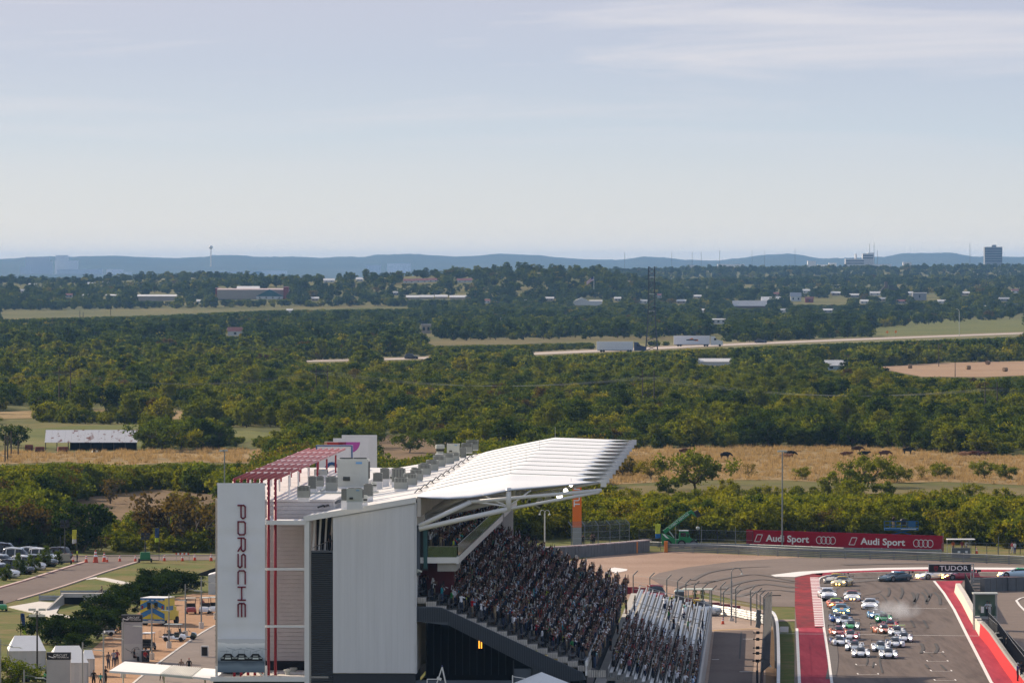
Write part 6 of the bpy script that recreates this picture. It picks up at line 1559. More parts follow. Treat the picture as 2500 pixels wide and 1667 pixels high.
b=MB(); b.prism([rel(110,1494),rel(180,1508),rel(182,1512),rel(105,1498)],(0,0,0.15)); b.build('sill',M_concl,cv)
guard_rail('guard_rail','nearer silver guard rail over the concrete culvert',[G(95,1470)[:2],G(180,1471)[:2],G(265,1468)[:2]],1,0.9,1.9)
guard_rail('guard_rail','farther silver guard rail behind the concrete culvert',[G(148,1458)[:2],G(270,1457)[:2]],1,0.9,1.9)
fn=thing('picket_fence','short dark picket fence above the culvert beside the dark trees','fence',G(288,1452))
for i in range(15):b=MB(); b.tube((i*0.16,0,0),(i*0.16,0,1.15),0.02,4); b.build('picket',M_dark,fn)
b=MB(); b.tube((0,0,1.0),(2.3,0,1.0),0.03,4); b.build('rail',M_dark,fn)
# dark cypress-like trees along the yard, young trees by the car park
n=0
for px,py,k,v,s,t in [(110,1570,'oak',0,.62,.10),(140,1578,'elm',1,.5,.08),(175,1575,'oak',1,.6,.12),(205,1568,'elm',0,.5,.06),(235,1560,'oak',0,.62,.14),(262,1545,'oak',1,.6,.08),(255,1520,'oak',0,.66,.12),(285,1515,'elm',1,.48,.10),(310,1500,'oak',1,.62,.06),(330,1485,'oak',0,.58,.10),(350,1475,'elm',0,.46,.08),(380,1462,'oak',1,.6,.12),(405,1455,'elm',1,.5,.10),(430,1448,'oak',0,.56,.07),(455,1444,'oak',1,.52,.12),(300,1470,'oak',1,.5,.14),(360,1448,'elm',0,.42,.12),(395,1440,'open',0,.7,.14),(180,1600,'oak',0,.45,.16),(10,1690,'open',0,.8,.45),(30,1665,'bare',0,.8,.5),
         (14,1418,'shrub',0,.55,.40),(47,1407,'shrub',2,.6,.38),(80,1398,'shrub',0,.62,.42),(110,1390,'shrub',2,.62,.40),(142,1378,'shrub',1,.5,.36)]:
 n+=1; X,Y,_=G(px,py); young=n>21
 lab=('young %s tree by the car park, %s from the left' % ('spindly',ordinal(n-21)) if young else '%s dark %s beside the dirt yard, %s of the clump from lower left' % ('spreading' if k=='oak' else 'upright' if k=='elm' else 'thin','tree',ordinal(n)))
 r=thing('tree',lab,'tree',(X,Y,0),n*1.3,'young trees by the car park' if young else 'dark trees beside the dirt yard'); r.scale=(s*(0.6 if young else 0.95),s*(0.6 if young else 0.95),s*(1.0 if young else 0.72))
 tk,c_,h_=ARCH[(k,v)]; put('trunk',tk,r); c=put('crown',c_,r); c['tint']=t
# ------------------------------------------------------------------ street lamps, poles, flags
def lamp_parts():
 P={}
 b=MB(); b.tube((0,0,0.5),(0,0,5.9),0.085,8,r2=0.065); P['pole']=b.mesh('pole',M_fpost2)
 b=MB(); b.tube((0,0,0),(0,0,0.75),0.28,10); P['base']=b.mesh('base',M_concl)
 b=MB(); b.tube((0,0,5.45),(1.1,0,5.25),0.03,6); b.tube((0,0,5.75),(0.9,0,5.3),0.012,4); P['arm']=b.mesh('arm',M_fpost2)
 b=MB(); b.prism([(0.95,-0.14,5.22),(1.75,-0.14,5.2),(1.95,-0.14,5.05),(1.7,-0.14,5.12),(0.95,-0.14,5.16)],(0,0.28,0)); P['lamp_head']=b.mesh('lamp_head',M_acw)
 return P
M_fpost2=mat('grey_lamp_steel',(0.25,0.26,0.26),0.45,metal=0.4); LP_=lamp_parts()
spots=[(412,1583,1.0),(452,1556,1.0),(491,1535,1.0),(527,1512,1.0),(370,1611,1.0),(300,1655,1.0),(252,1690,1.0),(201,1722,1.0),(58,1800,1.0),(0,1722,1.05)]
desc=['beside the white golf cart','behind the white golf cart','between the parked carts','nearest the white letter banner','in front of the ambulance','behind the grey pylon','in front of the three standing people','beside the nearer tent','at the lower left by the green utility cart','at the left edge']
for (px,py,s),d in zip(spots,desc):
 r=thing('street_lamp','grey single-arm street lamp %s' % d,'street lamp',G(px,py),0.0,'street lamps round the dirt yard'); r.scale=(s,)*3
 for nm,me in LP_.items():put(nm,me,r)
def tall_pole(name,label,px,py,ytop,heads,m=M_fpost2,r=0.12,group=None):
 X,Y,_=G(px,py); h=(py-ytop)*Y/F; o=thing(name,label,'light pole',(X,Y,0),0,group)
 b=MB(); b.tube((0,0,0),(0,0,h),r,8,r2=r*0.7); b.build('pole',m,o)
 for dx,dz in heads:
  b=MB(); b.box((dx,0,h+dz),(0.7,0.45,0.22)); b.tube((0,0,h-0.1),(dx,0,h+dz),0.04,5); b.build('lamp_head',M_acw,o)
 return o,h
tall_pole('light_pole','tall silver light pole rising behind the red billboard',1910,1335,1101,[(-0.35,0),(0.35,0)])
tall_pole('light_pole','silver light pole rising behind the white letter banner',548,1345,1100,[(-0.4,0),(0.1,0.05)])
tall_pole('light_pole','short dark pole with round sign left of the yellow flag',147,1370,1308,[],M_dark,0.06)
o,h=tall_pole('floodlight_pole','black pole with four square floodlights above the white tent',90,1660,1490,[(-0.5,0.1),(0.5,0.1),(-0.45,-0.5),(0.45,-0.5)],M_black,0.1)
# curved lamps by the bleacher
for px,py,yt,lab in ((1786,1517,1386,'tall hooked lamp post between the bent fence posts'),(1849,1720,1608,'dark hooked lamp post beside the service road')):
 X,Y,_=G(px,py); h=(py-yt)*Y/F; r=thing('hooked_lamp',lab,'lamp post',(X,Y,0)); m=M_fpost2 if py<1600 else M_dark
 b=MB(); b.tube((0,0,0),(0,0,h*0.75),0.11,8); b.tube((0,0,h*0.75),(0,0,h-0.6),0.06,8); b.path([(0.6*(1-math.cos(t)),0,h-0.6+0.6*math.sin(t)) for t in np.linspace(0,math.pi,9)],0.05,6); b.build('post',m,r)
 b=MB(); b.tube((1.2,0,h-0.75),(1.2,0,h-0.55),0.14,8,r2=0.06); b.build('lamp_head',M_acw,r); b=MB(); b.tube((0,0,0),(0,0,0.4),0.3,10); b.build('base',M_concl,r)
X,Y,_=G(1330,1400); r=thing('twin_lamp','pale twin-hooked lamp post behind the top of the crowd','lamp post',(X,Y,0)); h=(1400-1243)*Y/F
b=MB(); b.tube((0,0,0),(0,0,h-0.5),0.09,8); [b.path([(s*0.32*(1-math.cos(t)),0,h-0.5+0.4*math.sin(t)) for t in np.linspace(0,math.pi,8)],0.04,5) for s in (-1,1)]; b.build('post',M_acw,r); b=MB(); [b.tube((s*0.64,0,h-0.75),(s*0.64,0,h-0.5),0.16,8,r2=0.05) for s in (-1,1)]; b.build('lamp_heads',M_acw,r)
def flag(label,px,py,ytop,w,hgt_px,c1,c2,lean=0.0):
 X,Y,_=G(px,py); k=Y/F; r=thing('feather_flag',label,'flag',(X,Y,0),0,'feather flags'); h=(py-ytop)*k
 b=MB(); b.tube((0,0,0),(0,0,h),0.04,6); b.build('pole',M_dark,r)
 W_,Hf=w*k,hgt_px*k; s=-1 if w>0 else 1; W_=abs(W_)
 for nm,z0,z1,c in (('upper_cloth',0.28,1.0,c1),('lower_cloth',0.0,0.28,c2)):
  b=MB(); n_=6
  P=[[(s*W_*i/3+lean*(1-t),0.06*math.sin(i*2+t*5),h-Hf+Hf*t-(0.15*i/3 if z0==0 and t==z0 else 0)) for i in range(4)] for t in np.linspace(z0,z1,n_)]
  for j in range(n_-1):
   for i in range(3):b.face([P[j][i],P[j][i+1],P[j+1][i+1],P[j+1][i]])
  o=b.build(nm,mat('flag_%s_%.2f' % (nm,c[0]+2*c[1]+3*c[2]),c,0.8),r,True); o.modifiers.new('t','SOLIDIFY').thickness=0.01
flag('yellow and white feather flag above the road cones',187,1372,1293,11,32,(.62,.58,.05),(.6,.6,.55))
flag('navy and yellow feather flag beside the striped barrier',388,1368,1289,10,33,(.03,.07,.17),(.5,.6,.03))
flag('leaning navy and yellow feather flag left of the culvert',50,1560,1497,-9,50,(.03,.06,.18),(.5,.6,.03),0.2)
flag('yellow-green feather flag beside the green telehandler',1613,1345,1279,13,33,(.55,.62,.06),(.02,.15,.4))
# ------------------------------------------------------------------ pylons, tents, awning
def pylon(label,px,py,w,ytop,art):
 X,Y,_=G(px,py); k=Y/F; r=thing('sign_pylon',label,'sign pylon',(X,Y,0),0.0,'grey circuit pylons'); h=(py-ytop)*k; W_=w*k; ch=17*k
 b=MB(); b.box((0,0.5,(h-ch)/2),(W_,1.0,h-ch)); b.build('shaft',mat('pylon_grey',(0.36,0.36,0.37),0.6,var=0.06),r)
 b=MB(); b.box((0,0.5,h-ch/2+0.005),(W_+0.06,1.06,ch)); b.build('black_head',M_black,r)
 letters('CIRCUIT',0.30,M_lw,r,(W_*0.08,-0.05,h-ch*0.38),sx=1.15); letters('OF THE AMERICAS',0.17,M_lw,r,(W_*0.12,-0.05,h-ch*0.68))
 b=MB(); b.path([(-W_*0.42,-0.05,h-ch*0.45),(-W_*0.28,-0.05,h-ch*0.65),(-W_*0.12,-0.05,h-ch*0.5)],0.03,5); b.path([(-W_*0.42,-0.05,h-ch*0.55),(-W_*0.2,-0.05,h-ch*0.75)],0.02,5); b.build('swoosh',M_lw,r)
 if art:
  b=MB(); b.box((0,-0.01,h*0.22),(W_*0.96,0.03,h*0.34)); b.build('map_panel',mat('map_grey',(0.42,0.43,0.42),0.6),r)
  pts=[(-.3,.18),(-.2,.05),(-.1,.0),(0.0,-.12),(.02,.1),(.15,.22),(.3,.25),(.38,.1),(.2,.15),(.05,-.05),(-.05,-.2)]
  b=MB(); b.path([(x*W_,-0.04,h*0.24+z*W_*0.7) for x,z in pts],0.02,5); b.build('map_line',M_dark,r)
pylon('grey sign pylon with map panel and black head beside the ambulance',321,1616,50,1501,True)
pylon('nearer grey sign pylon with black head in front of the tents',142,1712,57,1593,False)
M_tent=mat('white_tent_fabric',(0.72,0.72,0.71),0.6,var=0.05,vscale=0.6); M_tentw=mat('grey_tent_wall',(0.50,0.49,0.48),0.7,var=0.1,vscale=0.5)
def tent(label,px,py,w,ytop,hw,depth=5.0,rz=0.0):
 X,Y,_=G(px,py); k=Y/F; r=thing('frame_tent',label,'tent',(X,Y,0),rz,'white frame tents'); W_=w*k; h=(py-ytop)*k; e=hw*k
 b=MB(); b.prism([(-W_/2-.1,0,e),(W_/2+.1,0,e),(W_*0.28,0,h),(-W_*0.42,0,h)],(0,0.02,0)) if False else None
 b=MB(); P=[(-W_/2,0,e),(W_/2,0,e),(W_/2,depth,e),(-W_/2,depth,e)]; R1,R2=(-W_*.32,depth/2,h),(W_*.32,depth/2,h)
 b.face([P[0],P[1],R2,R1]); b.face([P[2],P[3],R1,R2]); b.face([P[1],P[2],R2]); b.face([P[3],P[0],R1]); b.face(P[::-1]); b.build('roof',M_tent,r)
 b=MB(); n_=8; q=[(-W_/2+.03+(W_-.06)*i/n_,0.06*(i % 2)) for i in range(n_+1)]
 for (x0,y0),(x1,y1) in zip(q[:-1],q[1:]):b.face([(x0,y0+.05,0),(x1,y1+.05,0),(x1,y1+.05,e),(x0,y0+.05,e)])
 b.build('front_wall',M_tentw,r); b=MB(); b.box((W_/2-.04,depth/2,e/2),(.04,depth-.2,e-.02)); b.build('side_wall',M_tentw,r)
 b=MB(); [b.tube((x,y,0),(x,y,e),0.04,5) for x in (-W_/2+.05,W_/2-.05) for y in (0.0,depth-.05)]; b.build('poles',M_steel,r)
tent('larger white tent with draped grey walls behind the floodlight pole',66,1634,92,1555,45,6,0.1)
tent('white peaked tent behind the nearer grey pylon',170,1690,92,1580,72,6,0.15)
tent('small white tent peeking out right of the peaked tent',216,1652,30,1588,44,3,0.1)
aw=thing('awning','long flat white awning reaching left from the foot of the banner','awning',GW(-25,0,0),ROTG); A0=Vector(GW(-25,0,0)); Ri=RG.inverted()
def al(px,py,Y):return tuple(Ri @ (Vector(AT(px,py,Y))-A0))
for nm,q,m in (('panel',[(266,1637,566),(304,1614,580),(418,1624,576),(390,1645,564)],M_white),('ribbed_panel',[(392,1645,564),(420,1624,576),(494,1631,572),(468,1652,562)],M_acw),('end_panel',[(470,1651,562),(496,1630,572),(540,1634,570),(538,1658,560)],M_white)):
 b=MB(); P=[al(*p) for p in q]; b.prism(P,(0,0,-0.18)); b.build(nm,m,aw)
 if nm=='ribbed_panel':
  c=MB()
  for i in range(1,16):
   t=i/16; p0=Vector(P[0]).lerp(Vector(P[3]),t); p1=Vector(P[1]).lerp(Vector(P[2]),t); c.tube(p0+Vector((0,0,.04)),p1+Vector((0,0,.04)),0.035,4)
  c.build('ribs',M_white,aw)
b=MB(); [b.tube((p[0],p[1],p[2]),(p[0],p[1],0),0.07,6) for p in (al(300,1628,572),al(400,1636,570),al(500,1645,566))]; b.build('posts',M_white,aw)
# white parasol tent and mast at the very bottom
pt_=thing('parasol_tent','white peaked hospitality tent roof at the foot of the stand','tent',(AT(1322,1640,545)[0],545,0)); k=545/F; zt=H-(1640-HOR)*k; ze=H-(1668-HOR)*k
b=MB(); n_=8; ring_=[(2.1*math.cos(t)*(1.15 if abs(math.cos(t))>.9 else 1),1.6*math.sin(t),ze) for t in np.linspace(0,2*math.pi,n_,endpoint=False)]
for i in range(n_):b.face([ring_[i],ring_[(i+1) % n_],(0,0,zt)]); b.face([ring_[i],(ring_[i][0],ring_[i][1],ze-.25),(ring_[(i+1) % n_][0],ring_[(i+1) % n_][1],ze-.25),ring_[(i+1) % n_]])
b.build('roof',M_tent,pt_); b=MB(); [b.tube((p[0]*.95,p[1]*.95,0),(p[0]*.95,p[1]*.95,ze),.04,5) for p in ring_[::2]]; b.tube((-2.4,-.3,0),(-2.4,-.3,ze+.7),.05,5); b.tube((-2.4,-.3,ze+.6),(-0.6,0,ze+.3),.03,5); b.build('poles',M_white,pt_)
ms=thing('white_mast','white A-shaped mast frame at the foot of the grandstand','mast',(AT(1072,1660,545)[0],545,0)); zb=H-(1668-HOR)*k; zt=H-(1628-HOR)*k
b=MB(); b.tube((0.25,0,zt),(-0.2,0,zb),.05,6); b.tube((0.25,0,zt),(0.55,0,zb),.06,6); b.tube((-1.0,0,zb+.35),(0.1,0,zb+.35),.04,6); b.tube((-1.0,0,zb+.35),(-1.0,0,0),.04,6); b.tube((.5,0,zb),(.5,0,0),.06,6); b.build('frame',M_white,ms); b=MB(); b.box((0,0,zb+.4),(.4,.2,.22),ry=.4); b.build('joint',M_white,ms); b=MB(); b.tube((.25,0,zt),(.25,0,zt+.16),.05,6); b.build('tip',mat('tip_blue',(.05,.06,.2),.5),ms)
# ------------------------------------------------------------------ vehicles
def road_car(label,X,Y,rz,col,kind='suv',s=1.0,group=None,z=0.06,cat='car'):
 hh={'suv':1.78,'van':2.1,'sedan':1.45,'pickup':1.8}[kind]; key='road_'+kind
 if key not in cabm:
  zs=0.95 if kind != 'sedan' else 0.80
  body=mk(lambda b:b.loft([ring(-2.4,.78,.30,.60,.68),ring(-2.2,.90,.28,.75,.84),ring(-1.5,.95,.3,.85,.96),ring(-.8,.95,.28,zs,zs+.10),ring(.8,.95,.28,zs,zs+.1),ring(1.8,.95,.3,zs,zs+.1),ring(2.25,.9,.35,zs*.95,zs+.05),ring(2.4,.82,.4,.8,zs)]),'body',W0)
  y1=2.2 if kind in ('suv','van') else 1.5 if kind=='sedan' else .9
  gl=mk(lambda b:b.loft([dome(-1.0,.86,zs,zs+.1),dome(-.35,.80,zs,hh-.12),dome(.2,.76,zs,hh),dome(y1-.5,.76,zs,hh-.02),dome(y1,.78,zs,zs+.3)]),'windows',M_glass)
  rf_=mk(lambda b:b.loft([dome(-.3,.70,hh-.13,hh-.06),dome(.2,.73,hh-.08,hh+.03),dome(y1-.5,.73,hh-.1,hh+.02),dome(y1-.25,.68,hh-.25,hh-.16)]),'roof',W0)
  tr2=mk(lambda b:(b.box((0,-2.38,.42),(1.5,.1,.2)),b.box((0,2.38,.45),(1.5,.1,.2))),'bumpers',M_carbon,False)
  pil=mk(lambda b:[b.box((s_*.83,y_,(zs+hh)/2),(.05,.12,hh-zs),rx=.1) for s_ in (-1,1) for y_ in (.35,y1-.7)],'pillars',W0,False)
  cabm[key]=(body,gl,rf_,tr2,pil)
 r=thing('parked_car' if group else 'road_car',label,cat,(X,Y,z),rz,group); r.scale=(s,)*3
 for nm,me in zip(('body','windows','roof','bumpers','pillars'),cabm[key]):
  o=put(nm,me,r)
  if me.materials[0] is W0:o.material_slots[0].link='OBJECT'; o.material_slots[0].material=paint(col)
 for sx_ in (-1,1):
  for y in (-1.5,1.5):w=bpy.data.objects.new('wheel',None); C.objects.link(w); w.parent=r; w.location=(sx_*.84,y,.345); put('tyre',tyre_me,w); put('rim',rim_me,w)
  o=mk(lambda b,s_=sx_:b.ball((s_*.68,-2.3,.72),(.16,.1,.1),0,8,5),'headlight',M_hl_o,False); put('headlight',o,r)
  o=mk(lambda b,s_=sx_:b.box((s_*.74,2.36,.95),(.16,.06,.3)),'tail_light',mat('tail_red',(.25,.01,.01),.3),False); put('tail_light',o,r)
 return r
PK='cars in the car park'
for px,py,rz,c,kd,lab in [(2,1410,60,WH,'suv','white car cut by the left edge, nearest in the car park'),(38,1401,60,(.02,.02,.025),'suv','black off-roader with white bonnet edge in the near row of the car park'),(66,1391,62,WH,'suv','white hatchback with dark glass in the near row of the car park'),(48,1380,75,(.72,.74,.74),'van','large white passenger van with long dark windows in the car park'),(97,1383,60,(.03,.04,.04),'sedan','dark saloon behind the young trees in the car park'),(108,1372,65,WH,'suv','white estate car with red tail lamps in the car park'),(132,1369,240,(.03,.02,.02),'suv','dark off-roader at the right end of the car park'),(8,1388,60,(.6,.62,.62),'suv','silver car behind the black off-roader in the car park'),(20,1368,80,(.03,.03,.05),'van','dark van at the back of the car park'),(84,1369,70,(.5,.52,.54),'suv','silver car behind the large white van in the car park')]:
 X,Y,_=G(px,py); road_car(lab,X,Y,rad(rz),c,kd,1.12 if kd=='van' else 1.05,PK)
# ambulance, rear towards us
X,Y,_=G(372,1528); am_=thing('ambulance','yellow and blue chevron ambulance parked rear-on in the dirt yard','ambulance',(X,Y,.06),-0.25)
AY=mat('ambulance_yellow',(.68,.52,.04),.4); AB_=mat('ambulance_blue',(.03,.16,.36),.4)
b=MB(); b.box((0,1.9,1.85),(2.9,3.8,2.5)); b.build('box_body',AY,am_); b=MB(); b.box((0,1.9,3.13),(2.95,3.85,.06)); b.build('roof',M_white,am_)
b=MB(); b.box((0,4.6,1.2),(2.3,1.8,1.5)); b.box((0,5.9,.95),(2.2,1.2,.9)); b.build('cab',AY,am_)
b=MB()
for z0 in (.75,1.75):
 for s in (-1,1):b.prism([(s*1.43,-.02,z0),(s*1.43,-.02,z0+.62),(0,-.02,z0+1.3),(0,-.02,z0+.72)],(0,-.02,0))
b.build('chevron',AB_,am_)
b=MB(); b.box((0,-.03,3.0),(2.9,.03,.22)); b.box((0,-.03,.66),(2.9,.03,.14)); b.build('blue_band',AB_,am_)
for s in (-1,1):b=MB(); b.box((s*.42,-.06,2.25),(.42,.03,.75)); b.build('rear_window',M_glass,am_); b=MB(); b.box((s*1.2,-.06,2.1),(.2,.04,.35)); b.build('rear_lamp',mat('tail_red',(.25,.01,.01)),am_); b=MB(); b.box((s*.03+.04*s,-.055,1.6),(.03,.02,2.4)); b.build('door_seam',M_dark,am_)
b=MB()
for i in range(5):b.box((-1.1+i*.55,-.06,2.88),(.28,.05,.16))
b.build('top_lamps',M_hl_o,am_)
letters('EMS',.5,AY,am_,(0,-.07,1.05),sx=1.3,bold=.02)
b=MB(); b.box((0,-.25,.42),(2.9,.5,.25)); b.build('step_bumper',M_acw,am_); b=MB(); [b.box((s*1.46,1.9,1.9),(.02,2.6,.5)) for s in (-1,1)]; b.build('side_band',AB_,am_)
for s in (-1,1):
 for y in (.9,5.4):w=put('wheel',tyre_me,am_,(s*1.15,y,.4)); w.scale=(1.3,1.2,1.2)
def golf_cart(label,px,py,rz,col,roof=M_acw,has_roof=True):
 X,Y,_=G(px,py); r=thing('golf_cart',label,'golf cart',(X,Y,.06),rz,'golf carts in the dirt yard')
 b=MB(); b.loft([ring(-1.25,.45,.25,.45,.52),ring(-1.1,.56,.22,.60,.74),ring(-.75,.58,.22,.62,.80),ring(-.6,.58,.22,.34,.36),ring(.0,.58,.22,.34,.36),ring(.15,.58,.22,.55,.60),ring(1.1,.58,.25,.58,.62),ring(1.25,.5,.3,.5,.54)]); b.build('body',paint(col),r)
 b=MB(); b.box((0,.3,.72),(1.05,.5,.16)); b.box((0,.58,.98),(1.05,.12,.45),rx=-.15); b.box((0,.95,.72),(1.05,.45,.14)); b.build('seat',M_black,r)
 if has_roof:
  b=MB(); b.box((0,.1,1.85),(1.2,1.9,.07),top=(.92,.95)); b.build('roof',roof,r)
  b=MB()
  for s in (-1,1):b.tube((s*.52,-.7,.75),(s*.52,-.55,1.83),.022,5); b.tube((s*.52,1.0,.6),(s*.52,.85,1.83),.022,5)
  b.build('frame',M_dark,r)
 b=MB(); b.path([(.25+.16*math.cos(t),-.35+.05*math.sin(t),.98+.14*math.sin(t)) for t in np.linspace(0,2*math.pi,9)],.015,4); b.tube((.25,-.35,.98),(.25,-.7,.7),.02,4); b.build('steering_wheel',M_black,r)
 b=MB(); b.box((0,1.45,.45),(1.0,.35,.05)); b.tube((-.45,1.6,.45),(-.45,1.6,1.1),.02,4); b.tube((.45,1.6,.45),(.45,1.6,1.1),.02,4); b.tube((-.45,1.6,1.1),(.45,1.6,1.1),.02,4); b.build('rear_rack',M_dark,r)
 for s in (-1,1):
  for y in (-.85,.85):w=put('wheel',tyre_me,r,(s*.5,y,.24)); w.scale=(.6,.68,.68)
golf_cart('white golf cart with white roof in the middle of the dirt yard',425,1566,rad(80),WH)
golf_cart('dark green utility cart parked in front of the white golf cart',452,1562,rad(85),(.02,.05,.03),has_roof=False)
golf_cart('white golf cart half hidden by the dark trees',250,1553,rad(-75),WH)
golf_cart('red-fronted utility cart with tan roof at the back of the yard',466,1499,rad(5),(.3,.02,.02),mat('tan_roof',(.5,.42,.33),.7))
golf_cart('white-fronted cart beside the red one at the back of the yard',500,1498,rad(-5),WH)
golf_cart('white cart nearest the banner at the back of the yard',522,1497,rad(-8),WH)
golf_cart('black cart with rear bench behind the map pylon',362,1588,rad(170),(.02,.02,.02),M_tent)
golf_cart('white cart driving over the culvert bridge',240,1465,rad(-80),WH,has_roof=False)
golf_cart('green utility tractor parked between bins at the lower left',88,1664,rad(95),(.02,.25,.06),has_roof=False)
golf_cart('green cart cut by the left edge beside the road',0,1492,rad(20),(.02,.28,.07),has_roof=False)
# light towers
def light_tower(label,px,py,ytop,col):
 X,Y,_=G(px,py); k=Y/F; h=(py-ytop)*k; r=thing('light_tower',label,'light tower',(X,Y,.06),.1,'mobile light towers')
 b=MB(); b.box((0,0,.95),(1.5,1.1,1.0),top=(.85,.8)); b.build('engine_box',col,r); b=MB(); b.box((0,0,.35),(1.9,1.2,.12)); b.tube((.9,0,.35),(1.9,0,.3),.05,5); b.build('trailer_frame',M_black,r)
 b=MB(); b.tube((0,0,1.4),(0,0,h*.6),.09,6); b.tube((0,0,h*.55),(0,0,h-.2),.06,6); b.build('mast',M_dark,r)
 for sx_ in (-1,1):
  for dz in (0,-.55):b=MB(); b.box((sx_*.35,-.1,h-.1+dz),(.5,.35,.42),rx=-.4); b.build('lamp',M_black,r)
  w=put('wheel',tyre_me,r,(sx_*.85,0,.3)); w.scale=(.7,.8,.8)
light_tower('green mobile light tower on the grass beside the cones',354,1374,1303,mat('tower_green',(.02,.16,.05),.4))
light_tower('beige mobile light tower at the end of the car park',158,1378,1273,mat('tower_beige',(.38,.33,.24),.5))
# cones and road furniture
def cone_parts():
 b=MB(); b.tube((0,0,.05),(0,0,.72),.17,10,r2=.03); b.tube((0,0,0),(0,0,.05),.24,4); c=MB(); c.tube((0,0,.34),(0,0,.46),.125,10,r2=.098); c.tube((0,0,.54),(0,0,.62),.085,10,r2=.068)
 return b.mesh('cone_body',mat('cone_orange',(.62,.07,.02),.6)),c.mesh('reflective_band',M_lw)
cb_,cs_=cone_parts()
for i,(px,py,s) in enumerate([(178,1372,1.2),(210,1373,1.5),(233,1373,2.4),(254,1371,1.8),(261,1372,1.2),(292,1370,1.3),(330,1370,1.3),(401,1369,1.3),(445,1369,1.3),(475,1368,1.4),(515,1369,1.5)]):
 r=thing('traffic_cone','orange traffic cone across the left road, %s from the left' % ordinal(i+1),'traffic cone',G(px,py,.06),0,'cones across the left road'); r.scale=(s*.9,s*.9,s); put('cone_body',cb_,r); put('reflective_band',cs_,r)
r=thing('traffic_cone','lone orange cone at the foot of the bent fence posts','traffic cone',G(1765,1523,.07)); r.scale=(1.1,)*3; put('cone_body',cb_,r); put('reflective_band',cs_,r)
r=thing('traffic_cone','small orange cone behind the black railing right of the billboard','traffic cone',G(2385,1351,.03)); r.scale=(1.2,)*3; put('cone_body',cb_,r); put('reflective_band',cs_,r)
br=thing('striped_barrier','red and white striped road barrier on the left road','barrier',G(430,1370))
for i in range(7):b=MB(); b.box((i*.28,0,1.05),(.24,.05,.25),ry=.25); b.build('stripe',M_lw if i % 2 else mat('cone_orange',(.62,.07,.02)),br)
b=MB(); [b.tube((x,0,0),(x,0,1.15),.03,5) for x in (0,1.8)]; b.tube((-2.0,0,1.0),(0,0,1.0),.03,5); b.tube((-2,0,0),(-2,0,1.0),.04,5); b.build('frame',M_steel,br)
sb_=thing('a_frame_sign','white A-frame sign with dark poster on the plaza','sign',G(499,1603,.07),-.1); b=MB(); b.box((0,0,.6),(.78,.06,1.15),rx=.12); b.box((0,.25,.6),(.78,.05,1.15),rx=-.12); b.build('frame',M_white,sb_); b=MB(); b.box((0,-.05,.58),(.62,.02,.92),rx=.12); b.build('poster',M_black,sb_); b=MB(); b.disc((0,-.07,.82),.11,(0,-1,0)); b.build('red_dot',mat('poster_red',(.5,.06,.03),.5),sb_)
for i,(px,py,c) in enumerate([(37,1662,M_dark),(62,1660,M_dark),(355,1612,M_dark)]):
 r=thing('litter_bin',['dark litter bin left of the green tractor','dark litter bin touching the green tractor','dark litter bin right of the map pylon'][i],'bin',G(px,py+4)); b=MB(); b.box((0,0,.6),(.75,.75,1.2),top=(1.08,1.08)); b.build('tub',c,r); b=MB(); b.box((0,0,1.24),(.86,.86,.08)); b.build('lid',M_tentw,r)
ct=thing('white_container','white metal container partly behind the letter banner','container',G(518,1452)); b=MB(); b.box((0.6,2,1.25),(2.2,4,2.5)); b.build('box',mat('container_white',(.5,.56,.54),.5),ct); b=MB(); b.prism([(-.55,0,2.5),(1.75,0,2.5),(1.75,0,3.1)],(0,4,0)); b.build('sloped_roof',M_white,ct)
bn2=thing('black_shade_cloth','sloping black shade cloth beside the white container','shade cloth',G(500,1412)); b=MB(); b.prism([(-1.6,0,.4),(1.6,0,1.5),(2.6,0,1.9),(2.6,0,.9),(1.0,0,.3)],(0,.3,0)); b.build('cloth',M_black,bn2)
# people on the plaza and around
PG='people on the plaza'
for lab,px,py,rz,ps,sh,tr_c,z in [('person in plaid shirt and jeans standing left of a pair',264,1634,150,0,(.12,.09,.08),(.03,.04,.07),0),('person in grey top holding a child beside the grey pylon',277,1630,170,5,(.25,.25,.3),(.04,.05,.08),0),('person in red-trimmed top right of the pair by the pylon',285,1628,160,8,(.2,.05,.06),(.03,.03,.05),0),('large person in black walking at the lower left',228,1680,10,10,(.012,.012,.014),(.02,.02,.02),0),('child in teal top between two adults in black',245,1676,30,10,(.02,.28,.28),(.02,.02,.03),0),('person in black leaning over the small pedestal',257,1672,60,5,(.012,.012,.014),(.02,.02,.02),0),('person in teal top walking under the white awning',394,1664,20,10,(.05,.2,.22),(.12,.09,.06),0),('woman with long hair walking behind the white awning',442,1652,0,10,(.2,.15,.12),(.15,.12,.1),0),('person in black with red cap behind the white awning',461,1650,0,0,(.012,.012,.012),(.02,.02,.02),0),('person in red top beside the bin right of the pylon',354,1618,40,11,(.35,.03,.03),(.02,.02,.02),0),('person in black sitting at the foot of the map pylon',328,1616,60,11,(.02,.02,.02),(.02,.02,.02),0),('marshal in hi-vis vest beside the yellow flag',188,1372,90,0,(.55,.68,.05),(.02,.02,.03),0),('person riding the cart over the culvert',248,1464,-80,11,(.1,.05,.04),(.02,.02,.02),.35),('person on the white-fronted cart at the back of the yard',494,1496,0,11,(.25,.04,.05),(.02,.02,.02),.3)]:
 X,Y,_=G(px,py); s_=.72 if lab.startswith('child') else 1.0; person(lab,(X,Y,.07+z),rad(rz),ps,sh,tr_c,SKINS[len(lab) % 4],(.4,.02,.02) if 'red cap' in lab else HAIRS[len(lab) % 3][1],PG,s_)
person('person in black standing in the stairwell above the louvers',GW(-15.6,2.0,16.7),1.2,0,(.012,.012,.014),(.02,.02,.02))
